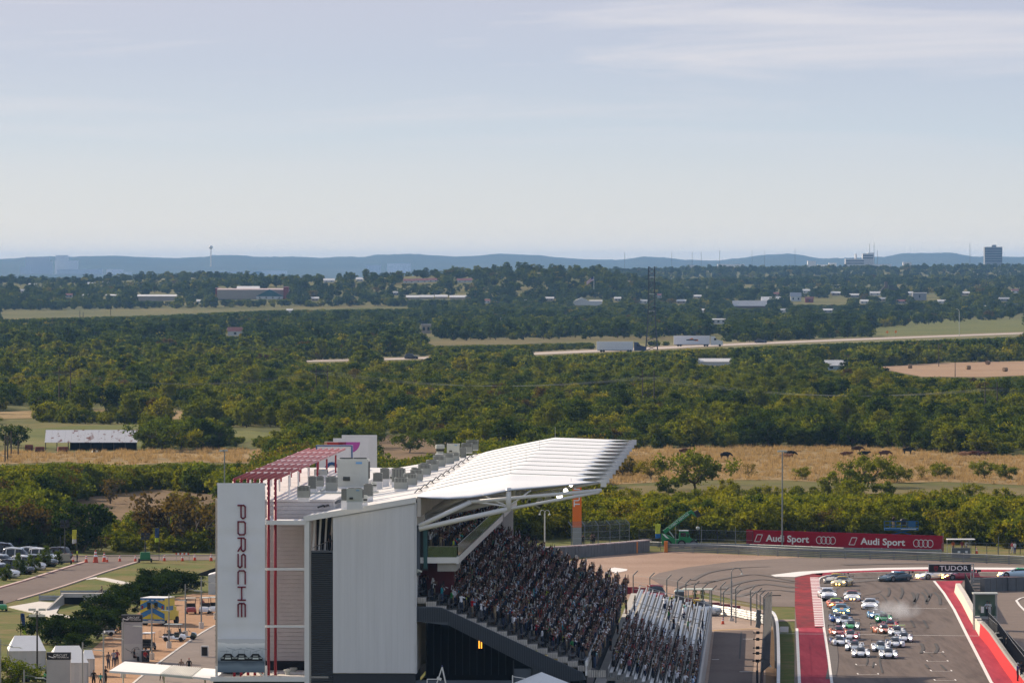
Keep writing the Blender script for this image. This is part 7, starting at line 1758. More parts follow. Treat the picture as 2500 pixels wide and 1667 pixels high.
for lab,v,u,z in (('guard in black on the walkway, nearest the far end',6.75,138,4.25),('guard in black on the walkway, middle of three',6.7,100,4.25),('guard in black on the walkway, nearest the camera',6.65,72,4.25)):person(lab,GW(v,u,z),ROTG+1.2,4,(.01,.01,.012),(.012,.012,.014),SKINS[1],HAIRS[0][1],'guards on the walkway',1.05)
# ------------------------------------------------------------------ behind the corner: billboard, lift, telehandler, pylon
M_bill=mat('billboard_red',(0.33,0.002,0.02),0.6,spec=0.15)
pA,pB=Vector(AT(1822,1332,962)),Vector(AT(2303,1347,940)); dAB=pB-pA; wB=math.hypot(dAB.x,dAB.y); aB=math.atan2(dAB.y,dAB.x)
bb=thing('billboard','long red trackside billboard with white lettering and linked rings','billboard',(pA.x,pA.y,0),aB); hb0,hb1=0.12,2.36
b=MB(); b.box((wB/2,0.1,(hb0+hb1)/2),(wB,0.16,hb1-hb0)); b.build('panel',M_bill,bb)
b=MB(); [b.tube((x,0.3,0),(x,0.3,hb1+0.12),0.05,5) for x in np.arange(0.4,wB,2.6)]; b.build('supports',M_dark,bb)
def bx_(px):return (px-1822)/481.0*wB
zc=(hb0+hb1)/2-0.06
for i,(p0,t0,t1,r0,r1) in enumerate([(1843,1871,1978,1996,2043),(2076,2104,2212,2232,2279)]):
 o=letters('Audi Sport',1.35,M_lw,bb,((bx_(t0)+bx_(t1))/2,0.0,zc),bold=0.03)
 o.scale.x=(bx_(t1)-bx_(t0))/max(0.1,o.dimensions.x)
 b=MB(); x0=bx_(p0); P=[(x0,zc-.52),(x0+.95,zc-.52),(x0+1.42,zc+.52),(x0+.5,zc+.52)]
 for q in range(4):
  (xa,za),(xb,zb_)=P[q],P[(q+1) % 4]; b.tube((xa,0.0,za),(xb,0.0,zb_),0.055,5)
 b.build('slanted_frame_mark',M_lw,bb)
 R_=0.52; xs_=np.linspace(bx_(r0)+R_,bx_(r1)-R_,4)
 for xc in xs_:b=MB(); b.path([(xc+R_*math.cos(t),0.0,zc+R_*math.sin(t)) for t in np.linspace(0,2*math.pi,25)],0.05,5); b.build('ring',M_lw,bb)
# orange corner pylon
X,Y,_=G(1409,1338); k=Y/F; op=thing('corner_pylon','tall orange pylon with white upright TURN lettering','pylon',(X,Y,0)); op['label']='tall orange pylon with white upright lettering behind the crowd'
h=(1338-1165)*k; zo=(1338-1287)*k
b=MB(); b.box((0,.25,zo/2),(22*k,.5,zo)); b.build('grey_base',mat('pylon_base_grey',(.40,.40,.40),.7,var=.1),op); b=MB(); b.box((0,.25,(zo+h)/2),(22*k,.5,h-zo)); b.build('orange_panel',mat('pylon_orange',(.85,.17,.006),.5),op)
letters('TURN 20',1.25,M_lw,op,(0,-.02,zo+(1287-1236)*k+2.45),bold=.025,rot=(math.pi/2,-math.pi/2,0))
# telehandler
X,Y,_=G(1662,1337); th=thing('telehandler','green telehandler with raised boom and forks behind the armco','telehandler',(X,Y,0)); GR=mat('machine_green',(.012,.20,.06),.4); k=Y/F
def tx(px):return (px-1662)*k
def tz(py):return (1337-py)*k
b=MB(); b.prism([(tx(1616),-.9,.5),(tx(1616),-.9,tz(1302)),(tx(1632),-.9,tz(1306)),(tx(1650),-.9,tz(1316)),(tx(1700),-.9,tz(1318)),(tx(1702),-.9,.6)],(0,1.8,0)); b.build('chassis',GR,th)
b=MB(); b.prism([(tx(1657),-.8,tz(1317)),(tx(1659),-.8,tz(1296)),(tx(1680),-.8,tz(1296)),(tx(1684),-.8,tz(1310)),(tx(1692),-.8,tz(1318))],(0,.9,0)); b.build('cab',GR,th)
b=MB(); b.box((tx(1668),-.82,tz(1304)),(.8,.03,.6)); b.box((tx(1679),-.82,tz(1306)),(.25,.03,.5)); b.build('cab_window',M_glass,th); b=MB(); b.box((tx(1669),-.4,tz(1294.5)),(1.4,.95,.12)); b.build('cab_roof',M_white,th)
def beam(name,p,q,w,m):b=MB(); p,q=Vector(p),Vector(q); d=q-p; c=(p+q)/2; b.box(tuple(c),(w,w,d.length),ry=math.atan2(d.x,d.z)); return b.build(name,m,th)
beam('boom',(tx(1621),.2,tz(1299)),(tx(1683),.2,tz(1252)),.55,GR); beam('boom_extension',(tx(1678),.2,tz(1255)),(tx(1690),.2,tz(1247)),.42,GR); beam('jib',(tx(1686),.2,tz(1247)),(tx(1701),.2,tz(1259)),.4,GR); beam('lift_ram',(tx(1628),.2,tz(1288)),(tx(1646),.2,tz(1312)),.16,M_acw)
b=MB(); b.box((tx(1703),.2,tz(1254)),(.7,.6,1.0),ry=-.5); b.build('fork_carriage',M_black,th); b=MB(); b.tube((tx(1702),.0,tz(1263)),(tx(1727),.0,tz(1251)),.04,5); b.tube((tx(1702),.5,tz(1263)),(tx(1727),.5,tz(1251)),.04,5); b.build('forks',M_black,th)
o=letters('SUNBELT RENTALS',.42,M_lw,th,(tx(1657),-.09,tz(1271.5)),rot=(math.pi/2,-math.atan2(47,62),0)); b=MB(); b.prism([(tx(1617),-.92,tz(1303)),(tx(1622),-.92,tz(1303)),(tx(1634),-.92,tz(1314)),(tx(1626),-.92,tz(1312))],(0,.01,0)); b.build('white_swoosh',M_white,th)
for px in (1630,1664,1694):
 w=bpy.data.objects.new('wheel',None); C.objects.link(w); w.parent=th; w.location=(tx(px),-.85,.6); w.rotation_euler=(0,0,math.pi/2); w.scale=(1.5,1.75,1.75); put('tyre',tyre_me,w); put('rim',rim_me,w)
hk=thing('hanging_hook','small white hook and yellow strap hanging from the telehandler forks','hook',AT(1704,1262,Y-.2)); b=MB(); b.tube((0,0,-1.4),(0,0,0),.02,4); b.build('strap',M_yel,hk); b=MB(); b.ball((0,0,-1.6),(.3,.2,.25),0,8,6); b.build('block',M_acw,hk)
# scissor lift with cameraman
Y=968.0; k=Y/F; X=(2201-1250)*k; sl_=thing('scissor_lift','blue scissor lift platform raised behind the red billboard','scissor lift',(X,Y,0)); BLU=mat('lift_blue',(.012,.10,.24),.4); zd=H-(1291-HOR)*k; wl_=83*k
b=MB(); b.box((0,0,zd),(wl_,1.6,.3)); b.build('deck',BLU,sl_); b=MB()
for x in np.linspace(-wl_/2,wl_/2,7):b.tube((x,-.8,zd),(x,-.8,zd+1.15),.03,5); b.tube((x,.8,zd),(x,.8,zd+1.15),.03,5)
for z in (.6,1.15):[b.tube((-wl_/2,y,zd+z),(wl_/2,y,zd+z),.03,5) for y in (-.8,.8)]
b.build('guard_rails',BLU,sl_); b=MB(); b.box((.9*wl_/3,-.82,zd+.7),(1.1,.04,.8)); b.build('blue_sheet',BLU,sl_); b=MB(); b.box((wl_*.2,-.82,zd),(wl_*.45,.04,.08)); b.build('white_label',M_white,sl_)
for lv in range(2):
 z0,z1=.7+lv*(zd-.8)/2,.7+(lv+1)*(zd-.8)/2
 for y in (-.5,.5):b=MB(); b.tube((-1.4,y,z0),(1.4,y,z1),.07,5); b.tube((1.4,y,z0),(-1.4,y,z1),.07,5); b.build('scissor_arm',BLU,sl_)
b=MB(); b.box((0,0,.45),(3.6,1.6,.5)); b.build('base',BLU,sl_); [put('wheel',tyre_me,sl_,(x,y,.3)) for x in (-1.3,1.3) for y in (-.8,.8)]
person('camera operator in black top standing on the blue lift',(X-1.2,Y,zd+.15),rad(20),1,(.015,.015,.018),(.4,.28,.18))
cm=thing('covered_camera','black covered broadcast camera on the blue lift','camera',(X+.3,Y,zd+.15)); b=MB(); [b.tube((0,0,.9),(.35*math.cos(t),.35*math.sin(t),0),.03,4) for t in (0.3,2.4,4.5)]; b.build('tripod',M_black,cm); b=MB(); b.ball((0,0,1.1),(.5,.35,.32),0,8,6); b.box((0,-.1,.75),(.8,.3,.5)); b.build('cover',M_black,cm)
# marshal post right of the billboard
X,Y,_=G(2346,1362); k=Y/F; mp_=thing('marshal_post','marshal post with thin white roof right of the red billboard','marshal post',(X,Y,0)); b=MB(); b.box((0,0,(1362-1316)*k),(68*k,2.2,.1)); b.build('roof',M_white,mp_); b=MB(); b.tube((-1.9,.3,0),(-1.9,.3,(1362-1316)*k),.05,6); b.tube((1.2,.3,0),(1.2,.3,(1362-1316)*k),.05,6); b.build('posts',M_steel,mp_); b=MB(); b.box((0,-.3,.75),(45*k,.9,1.4)); b.build('booth',M_belt,mp_); b=MB(); [b.box((x,-.77,.9),(.35,.03,.3)) for x in (-.3,.75)]; b.build('notices',M_white,mp_)
for i,(dx,c,lab) in enumerate([(-1.05,(.55,.15,.05),'marshal in orange cap behind the marshal post counter'),(.2,(.35,.05,.05),'marshal in dark red beside the marshal post notice'),(.8,(.6,.6,.62),'marshal in white at the right of the marshal post')]):person(lab,(X+dx,Y+.35,.75),0.2*i,(0,5,8)[i],c,(.3,.25,.2),SKINS[0],(.5,.12,.02) if i==0 else HAIRS[0][1],'marshals at the post')
person('marshal in red walking behind the black railing at the right',(G(2472,1352)[0],G(2472,1352)[1],.03),1.0,10,(.5,.08,.08),(.5,.5,.52)); person('marshal in white beside the one in red behind the railing',(G(2478,1353)[0],G(2478,1353)[1],.03),.5,0,(.65,.65,.66),(.1,.1,.2))
catch_fence('railing','black post-and-rail fence along the thicket right of the billboard',[G(2300,1352)[:2],G(2420,1352)[:2],G(2640,1354)[:2]],1.5,1.6,lean=0,m_net=None,m_post=M_dark,r=.05,group='black railings',wires=3)
catch_fence('railing','dark mesh fence along the thicket behind the telehandler',[G(1560,1336)[:2],G(1700,1337)[:2],G(1850,1341)[:2]],2.6,3.0,lean=0,m_net=mesh_mat('faint_mesh',(.03,.03,.03),.35),m_post=M_dark,r=.05,group='black railings',wires=2)
for i,(px,yt) in enumerate([(1650,1282),(1713,1284),(1796,1287),(2371,1305),(2438,1309),(2303,1300)]):tall_pole('fence_mast','thin grey mast, %s from the left behind the armco' % ordinal(sorted([1650,1713,1796,2303,2371,2438]).index(px)+1),px,1348 if px<2000 else 1356,yt,[],M_fpost,.055,'grey masts behind the armco')
for lab,px,py,ps,c in (('photographer in black behind the tyre wall, left',1423,1352,1,(.012,.012,.014)),('photographer pair member in brown behind the tyre wall',1445,1350,1,(.14,.09,.06)),('photographer in black beside the one in brown',1451,1350,5,(.012,.012,.014))):person(lab,(G(px,py)[0],G(px,py)[1]+3,.9),.3,ps,c,(.03,.03,.04),group='photographers behind the tyre wall')
# behind the bleacher
X,Y,_=G(1601,1470); road_car('red truck with dark windscreen at the end of the bleacher',X,Y,rad(10),(.34,.02,.02),'pickup',1.15)
X,Y,_=G(1708,1503); road_car('white, yellow and red course car behind the bleacher',X,Y,rad(62),(.66,.68,.68),'pickup',1.05)
for o in list(C.objects)[-40:]:
 if o.name.startswith(('roof','pillars')) and o.parent and 'course car' in o.parent.get('label',''):o.material_slots[0].material=paint(YL)
yb=thing('course_stripe','yellow panel stripe','stripe') if False else None
pt=thing('portable_toilet','grey portable toilet with pale domed roof behind the bleacher','toilet',G(1659,1484)); b=MB(); b.box((0,0,1.0),(1.15,1.15,2.0)); b.build('cabin',mat('toilet_grey',(.10,.11,.13),.5),pt); b=MB(); b.box((0,0,2.1),(1.25,1.25,.22),top=(.7,.7)); b.build('roof',mat('toilet_roof',(.50,.58,.54),.5),pt); b=MB(); b.box((0,-.59,1.0),(.8,.03,1.75)); b.build('door',mat('toilet_door',(.07,.08,.10),.5),pt)
X,Y,_=G(1705,1490); k=Y/F; st=thing('flag_stand','flag marshal stand with pale flat roof behind the bleacher','stand',(X,Y,0)); b=MB(); b.box((0,0,52*k),(75*k,2.4,.12)); b.build('roof',mat('pale_green_roof',(.55,.60,.52),.6),st); b=MB(); [b.tube((x,y,0),(x,y,52*k),.05,5) for x in (-1.2,1.4) for y in (-1,1)]; b.tube((-1.2,-1,1.1),(1.4,-1,1.1),.04,5); b.build('posts',M_steel,st); b=MB(); b.box((0,0,.5),(2.8,2,.9)); b.build('platform',M_belt,st)
for dx,lab in ((-.4,'marshal in green on the flag stand, left'),(.5,'marshal in green on the flag stand, right')):person(lab,(X+dx,Y,.95),.2,0,(.06,.16,.05),(.05,.08,.04),group='marshals on the flag stand')
rbk=thing('red_barriers','low dark red water-filled barriers behind the bent posts','barrier',G(1700,1487))
for i,(px,py) in enumerate([(1540,1450),(1560,1452),(1690,1476),(1740,1489),(1765,1493),(1790,1497)]):x,y,_=G(px,py); b=MB(); b.box((x-G(1700,1487)[0],y-G(1700,1487)[1],.45),(1.7,.6,.9),.1,top=(1,.6)); b.build('block',mat('barrier_red',(.20,.015,.02),.6),rbk)
jb=thing('camera_jib','thin black camera boom above the catch fence','camera',G(1880,1545)); b=MB(); zj=H-(1453-HOR)*G(1880,1545)[1]/F; b.box((0.6,0,zj),(1.3,.12,.1)); b.tube((0,0,0),(0,0,zj),.04,5); b.tube((-.4,0,zj-.05),(0,0,zj-.05),.03,5); b.build('boom',M_black,jb)
L('white_runoff',[(1485,1390),(1500,1386),(1532,1390),(1530,1394),(1500,1400)],M_wht,0.07)
# officials and staff along the pit wall
for i,(lab,px,py,ps,c,t_,z) in enumerate([('official in white shirt inside the marshal booth, left',2412,1540,5,(.5,.55,.65),(.02,.02,.03),1),('official in white beside the other in the booth',2418,1540,0,(.68,.68,.68),(.55,.55,.55),1),('crew member in dark top on the pit wall at the right edge',2496,1690,0,(.02,.02,.03),(.02,.02,.03),0),('crew member in blue and red overalls beside the pit fence',2487,1695,5,(.08,.06,.2),(.1,.03,.05),0),('crew member crouching with camera behind the domed cases',2460,1612,11,(.02,.02,.02),(.02,.02,.02),0)]):
 X,Y,_=G(px,py); z_=bz(1507) if z else (1.2 if i>1 else 0); person(lab,(X,Y+.9,z_),.4*i,ps,c,t_,SKINS[i % 4],HAIRS[3][1] if i==3 else HAIRS[0][1],'officials on the pit wall')
# ------------------------------------------------------------------ country beyond
def hit(px,py):
 """where the line of sight through a pixel meets the land"""
 Ys=np.arange(2500.0,14000.0,15.0); z=H-(py-HOR)*Ys/F; g=hgt((px-1250)*Ys/F,Ys); ok=np.nonzero(g>=z)[0]
 Y=Ys[ok[0]] if len(ok) else F*H/max(py-HOR,47.0)
 X=(px-1250)*Y/F; return X,Y,float(hgt(X,Y))
def roofmat(nm,c,v=.12):return mat(nm,c,.55,var=v,vscale=.4)
R_W=roofmat('weathered_tin',(.58,.57,.55)); R_R=roofmat('red_roof',(.17,.05,.045)); R_G=roofmat('grey_roof',(.33,.34,.35)); R_D=roofmat('dark_roof',(.07,.07,.075)); W_W=mat('white_siding',(.62,.61,.58),.7); W_T=mat('tan_wall',(.36,.30,.24),.8); W_B=mat('brown_wall',(.11,.08,.065),.8); W_G=mat('grey_wall',(.30,.30,.31),.7); W_R=mat('red_wall',(.22,.035,.03),.7)
def house(name,label,x0,x1,yb,ye,yr,wall,roof,depth=9.0,win=0,cat='house',group=None,gable_x=False,openf=False):
 X,Y,Z=hit((x0+x1)/2,yb); k=Y/F; w=(x1-x0)*k; e=(yb-ye)*k; r_=(yb-yr)*k; o=thing(name,label,cat,(X,Y,Z),0,group)
 b=MB()
 if not openf:b.box((0,depth/2,e/2),(w,depth,e))
 else:[b.box((x,y,e/2),(.3,.3,e)) for x in np.linspace(-w/2+.2,w/2-.2,6) for y in (.2,depth-.2)]
 b.build('wall' if not openf else 'posts',wall,o)
 if openf:b=MB(); b.box((0,depth-.5,e/2),(w*.9,.3,e*.98)); b.build('dark_interior',M_void,o)
 b=MB(); ov=.35
 if gable_x:b.prism([(-w/2-ov,-ov,e),(w/2+ov,-ov,e),(0,-ov,max(r_,e+.3))],(0,depth+2*ov,0))
 else:b.prism([(-w/2-ov,-ov,e),(-w/2-ov,depth/2,max(r_,e+.3)),(-w/2-ov,depth+ov,e)],(w+2*ov,0,0))
 b.build('roof',roof,o)
 for i in range(win):b=MB(); xw=-w/2+w*(i+.5)/win; b.box((xw,-.04,e*.55),(min(1.4,w/win*.45),.08,e*.4)); b.build('window',M_glass,o)
 return o
# the long tin-roofed barn
X,Y,_=G(222,1099); k=Y/F; bn_=thing('barn','long open barn with rust-flecked white tin roof on the left','barn',(X,Y,0),0.02); wB_=226*k; M_rust=mat('rusting_tin',(.66,.62,.58),.5,var=.0)
def rust_mat():
 m=bpy.data.materials.new('rust_flecked_tin'); m.use_nodes=True; n,l=m.node_tree.nodes,m.node_tree.links; bs=n['Principled BSDF']; g_=n.new('ShaderNodeNewGeometry'); mp=n.new('ShaderNodeMapping'); mp.inputs['Scale'].default_value=(.7,.25,1.2); l.new(g_.outputs['Position'],mp.inputs[0])
 z=n.new('ShaderNodeTexNoise'); z.inputs['Scale'].default_value=1.1; z.inputs['Detail'].default_value=6; l.new(mp.outputs[0],z.inputs['Vector']); r=n.new('ShaderNodeValToRGB'); l.new(z.outputs['Fac'],r.inputs[0]); e=r.color_ramp.elements; e[0].position=.57; e[0].color=(.66,.63,.60,1); e[1].position=.64; e[1].color=(.22,.08,.045,1)
 l.new(r.outputs[0],bs.inputs['Base Color']); bs.inputs['Roughness'].default_value=.5; return m
M_rt=rust_mat(); ze,zr=(1099-1080)*k,(1099-1051)*k
for i in range(14):
 x0=-wB_/2+wB_*i/14; b=MB(); b.prism([(x0+.01,-.4,ze),(x0+wB_/14-.01,-.4,ze),(x0+wB_/14-.01,5.2,zr),(x0+.01,5.2,zr)],(0,.05,.06)); b.build('roof_sheet',M_rt,bn_)
b=MB(); b.prism([(-wB_/2-.1,5.22,zr),(wB_/2+.1,5.22,zr),(wB_/2+.1,10.6,ze),(-wB_/2-.1,10.6,ze)],(0,0,.06)); b.build('rear_roof',M_rt,bn_)
for x in np.linspace(-wB_/2+.2,wB_/2-.2,9):b=MB(); b.tube((x,0,0),(x,0,ze),.1,6); b.build('post',M_bark,bn_)
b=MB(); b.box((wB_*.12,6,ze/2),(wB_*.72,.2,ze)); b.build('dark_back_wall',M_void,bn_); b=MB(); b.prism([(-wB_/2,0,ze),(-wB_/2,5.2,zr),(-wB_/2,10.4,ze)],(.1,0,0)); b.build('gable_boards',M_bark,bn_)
RU=mat('rusted_iron',(.20,.06,.03),.9,var=.3)
for i,(px,py,w,h_,lab) in enumerate([(70,1103,20,18,'rusted red truck cab left of the barn'),(97,1106,24,16,'rusted orange trailer box in front of the barn, left'),(154,1106,26,16,'rusted orange trailer box in front of the barn, right'),(236,1105,18,5,'pale flat trailer in front of the barn')]):
 X,Y,_=G(px,py); k2=Y/F; o=thing('farm_machine',lab,'farm machine',(X,Y,0),.1*i,'rusting machines by the barn'); b=MB(); b.box((0,.8,h_*k2*.6),(w*k2,1.6,h_*k2*.75),top=(.9,.9)); b.build('body',RU if i<3 else M_acw,o); b=MB(); [b.tube((s*w*k2*.35,0,.35),(s*w*k2*.35,.2,.35),.35,10) for s in (-1,1)]; b.build('wheels',M_tyre,o)
 if i<3:b=MB(); [b.box((x*w*k2*.3,-.02,h_*k2*.6),(.08,.05,h_*k2*.6)) for x in (-1,0,1)]; b.build('stakes',M_bark,o)
house('shed','open shed with split grey and white tin roof at the left edge',-30,88,1022,1008,990,M_bark,R_W,8,0,'shed',None,False,True)
house('shed','low dark lean-to below the open shed at the left edge',-20,22,1034,1018,1015,M_void,R_W,5,0,'shed')
house('shed','small white box shed in the dry grass',218,256,1003,987,985,W_W,R_W,3,1,'shed')
house('hut','small pale gabled hut sunk in the bushes',418,452,1022,1013,1004,mat('pale_blue_siding',(.42,.48,.48),.7),R_D,5,0,'hut',None,True)
house('long_shed','long low shed with wavy red roof left of the pergola',560,690,1061,1052,1042,W_G,R_R,7,0,'shed'); house('gable_shed','white open-gabled shed end beside the red roof',642,672,1064,1054,1048,W_W,R_W,5,0,'shed',None,True)
house('house','white cottage with red roof among the dark trees',556,592,820,809,799,W_W,R_R,8,1); house('house','narrow white house gable left of centre in the trees',658,672,808,797,790,W_W,R_D,6,1,'house',None,True)
house('house','tan two-storey house above the tan strip',1029,1052,814,793,791,W_T,R_D,7,2); house('house','low brown-roofed house under the dark trees',1054,1085,816,808,803,W_T,R_G,7,1)
house('arena','large tan arena with dark red end bands',530,702,731,708,705,W_T,roofmat('pinkish_roof',(.40,.30,.28)),60,0,'building')
house('arena_end','dark red left end tower of the tan arena',526,538,731,704,703,W_R,R_R,20,0,'building'); house('arena_end','dark red right end tower of the tan arena',692,704,731,702,701,W_R,R_R,20,0,'building')
house('arena_hall','white roof block on top of the tan arena',578,632,712,706,699,W_W,R_W,30,0,'building'); house('pavilion','teal-gabled pavilion with white roof before the arena',626,690,731,724,707,W_W,mat('teal_gable',(.02,.10,.11),.5),20,4,'building',None,True)
house('warehouse','long tan warehouse with white roof left of the arena',334,430,736,724,720,W_T,R_W,25,0,'building'); house('warehouse','small tan warehouse at the far left',200,228,735,722,719,W_T,R_G,15,1,'building'); house('warehouse','pale grey warehouse left of the long tan one',258,295,736,722,719,W_G,R_W,20,0,'building')
for i,(a,c_) in enumerate(((992,1022),(1024,1058),(1062,1092),(1098,1140))):house('long_barn','white-roofed chicken barn, %s from the left in the row' % ordinal(i+1),a,c_,731,726,721,W_T,R_W,14,0,'barn','row of white-roofed barns')
house('barn','white gabled barn right of the flag',1400,1440,746,737,727,W_W,R_W,14,0,'barn',None,True); house('barn','low white annex of the gabled barn',1440,1470,746,735,733,W_W,R_W,10,0,'barn'); house('shed','dark shed with white half roof left of the gabled barn',1266,1288,745,737,732,W_B,R_W,8,0,'shed')
house('workshop','large grey-roofed workshop with brown gable right of the lattice mast',1790,1872,756,747,734,W_B,R_G,18,0,'building'); house('workshop','tan-roofed workshop left of the brown-gabled one',1730,1785,750,744,738,W_T,R_W,12,0,'building'); house('workshop','pale tin workshop right of the brown-gabled one',1860,1925,745,735,725,W_G,R_W,16,1,'building')
house('mobile_home','white mobile home in the dark trees below the workshop',1736,1772,791,780,778,W_W,R_W,5,3,'house'); house('mobile_home','white mobile home at the right behind the street lamp',2392,2420,757,749,746,W_W,R_W,5,2,'house'); house('mobile_home','grey-roofed mobile home near the right edge',2455,2520,757,747,742,W_G,R_D,6,3,'house'); house('mobile_home','white trailer home with long roof behind dark bushes',2320,2378,756,750,747,W_W,R_W,5,2,'house')
house('shed','small bright red shed among parked cars',1966,1986,739,730,725,W_R,R_R,6,1,'shed'); house('house','white house with grey roof beside the red shed',1930,1956,736,724,714,W_W,R_G,8,2)
house('tin_house','tin-roofed pale blue house beside the big dark oak',2016,2070,904,893,880,mat('pale_blue_wall',(.35,.42,.47),.7),R_W,9,2); house('shed','white tin roof sliver rising from the bushes',1694,1788,893,884,876,W_W,R_W,10,0,'shed'); house('shed','small pale roof left of the tin-roofed house',1955,1985,896,888,883,W_W,R_W,6,0,'shed')
house('store','grey metal store beside the silo at the right',2228,2262,734,716,715,W_G,R_G,12,1,'building'); house('store','white store box right of the grey metal store',2300,2330,728,721,719,W_W,R_W,10,0,'building')
for i,(a,c_,yb) in enumerate([(985,1012,692),(1013,1045,691),(1046,1070,690),(1116,1142,691),(1143,1152,690),(870,886,688),(790,816,690),(214,232,699),(250,266,697),(70,92,702)]):house('ridge_house','%s house on the wooded ridge, %s from the left' % ('white red-roofed' if i<5 else 'pale',ordinal([9,8,7,6,5,4,3,2,1,0].index(i)+1) if False else ordinal(sorted([985,1013,1046,1116,1143,870,790,214,250,70]).index(a)+1)),a,c_,yb,yb-5,yb-10,W_W,R_R if i<5 else R_W,10,2,'house','houses on the wooded ridge')
rsx=np.random.RandomState(21); nh=0
for px,py,w in FAR_H:
 nh+=1; house('far_house','small pale building half hidden in distant trees, %s such from the left' % ordinal(sorted(q[0] for q in FAR_H).index(px)+1),px,px+w,py,py-6,py-10,[W_W,W_T,W_G,W_W][nh % 4],[R_W,R_G,R_R,R_W,R_W][nh % 5],8,2,'house','small far buildings')
# grain elevator
X,Y,Z=hit(2172,722); k=Y/F; ge=thing('grain_elevator','black grain elevator tower with slanting conveyor','elevator',(X,Y,Z)); b=MB(); b.box((-8*k,4,17*k),(7*k,5,34*k)); b.build('tower',W_B,ge); b=MB(); b.box((9*k,4,11*k),(24*k,8,14*k)); b.box((4*k,4,22*k),(12*k,6,7*k)); b.build('bins',M_dark,ge); b=MB(); b.tube((-30*k,4,0),(-8*k,4,26*k),.8,6); b.build('conveyor',M_dark,ge)
# far city: towers on the skyline
def block(name,label,x0,x1,yt,Y,m,z0=15.0,floors=0,cat='building',depth=30,group=None):
 X=((x0+x1)/2-1250)*Y/F; w=(x1-x0)*Y/F; h=H-(yt-HOR)*Y/F-z0; o=thing(name,label,cat,(X,Y,z0),0,group); b=MB(); b.box((0,depth/2,h/2),(w,depth,h)); b.build('wall',m,o)
 for i in range(floors):b=MB(); b.box((0,-.3,h-4-i*4.6),(w*.96,.8,1.9)); b.build('window_band',M_glassb,o)
 return o,h
M_glassb=mat('blue_glass_band',(.05,.07,.10),.2); M_city=mat('pale_city_wall',(.62,.60,.58),.8); M_cityl=mat('white_city_wall',(.82,.80,.77),.8); M_tb=mat('tower_concrete',(.22,.23,.25),.7)
o,h=block('office_tower','lone dark banded office tower on the right skyline',2404,2447,603,12500,M_tb,20,6); b=MB(); b.box((2,15,h+2),(8,10,4)); b.build('plant_room',M_tb,o)
for i,(a,c_,yt) in enumerate([(1972,1992,637),(2064,2110,632),(2088,2092,620),(2106,2132,619),(2118,2134,617),(2132,2176,645),(2024,2042,642),(1996,2020,646),(2205,2225,640)]):block('city_block','pale city block on the right skyline, %s from the left' % ordinal(i+1),a,c_,yt,12400+25*i,[M_cityl,M_city,M_city,M_city,M_cityl,M_cityl,M_cityl,M_cityl,M_city][i],20,2 if i in (1,3) else 0,'building',25,'city blocks on the skyline')
for i,(a,c_,yt,Y) in enumerate([(62,120,627,24500),(136,166,623,24700),(90,128,637,24200),(134,190,636,24300),(140,250,657,23800),(260,300,657,23850),(50,74,652,23900),(275,320,664,23700),(470,640,662,23700),(620,700,661,23700),(893,930,647,25000),(945,1003,643,25100),(1682,1700,647,12600),(1752,1818,645,12700)]):block('hill_building','pale hazy complex on the distant hillside, %s from the left' % ordinal(sorted([62,136,90,134.1,140,260,50,275,470,620,893,945,1682,1752]).index(a if i != 3 else 134.1)+1),a,c_,yt,Y,M_cityl if i % 2 else M_city,12,0,'building',30,'pale complexes on the far hills')
def mast(label,px,yt,Y,z0,r=.5,cat='mast',group='thin masts on the skyline',yb=None):
 X=(px-1250)*Y/F; h=H-(yt-HOR)*Y/F-z0; o=thing('radio_mast',label,cat,(X,Y,z0),0,group); b=MB(); b.tube((0,0,0),(0,0,h),r,5); b.build('mast',M_fpost,o); b=MB(); b.tube((0,0,h),(0,0,h+1.5),r*1.3,5); b.build('tip',M_fpost,o); return o,h
for i,(px,yt) in enumerate([(1525,619),(1640,618),(1690,617),(1712,618),(1757,613),(1836,613),(1867,614),(1941,609),(2123,598),(2134,594),(2142,614),(2368,597)]):mast('thin mast on the skyline, %s from the left' % ordinal(i+1),px,yt,13500,25,.4)
X=(515-1250)*15000/F; zt=H-(606-HOR)*15000/F; wt=thing('water_tower','white ball-topped water tower on the far left hills','water tower',(X,15000,40)); b=MB(); b.ball((0,0,zt-40+2),4.6,0,12,8); b.build('tank',M_cityl,wt,True); b=MB(); b.tube((0,0,0),(0,0,zt-42),1.4,8,r2=1.0); b.build('stem',M_cityl,wt)
# lattice mast
X,Y,_=G(1591,855); k=Y/F; hT=(855-651)*k; lt=thing('lattice_mast','tall dark square lattice mast standing beside the highway','mast',(X,Y,0))
def hw(z):t=z/hT; return 2.9-1.6*min(1,t/.55) if t<.55 else 1.45
for sx_,sy_ in ((-1,-1),(1,-1),(1,1),(-1,1)):b=MB(); zs_=[0,hT*.28,hT*.55,hT]; b.path([(sx_*hw(z),sy_*hw(z),z) for z in zs_],.26,5); b.build('leg',M_dark,lt)
b=MB(); zs_=np.linspace(0,hT,19)
for z0,z1 in zip(zs_[:-1],zs_[1:]):
 for (ax,ay),(bx2,by2) in (((-1,-1),(1,-1)),((1,-1),(1,1)),((1,1),(-1,1)),((-1,1),(-1,-1))):
  b.tube((ax*hw(z0),ay*hw(z0),z0),(bx2*hw(z1),by2*hw(z1),z1),.13,4); b.tube((bx2*hw(z0),by2*hw(z0),z0),(ax*hw(z1),ay*hw(z1),z1),.13,4)
b.build('bracing',M_dark,lt)
for py in (677,718,760):b=MB(); z=(855-py)*k; b.box((0,0,z),(3.2,3.2,.25)); b.build('platform',M_acw,lt)
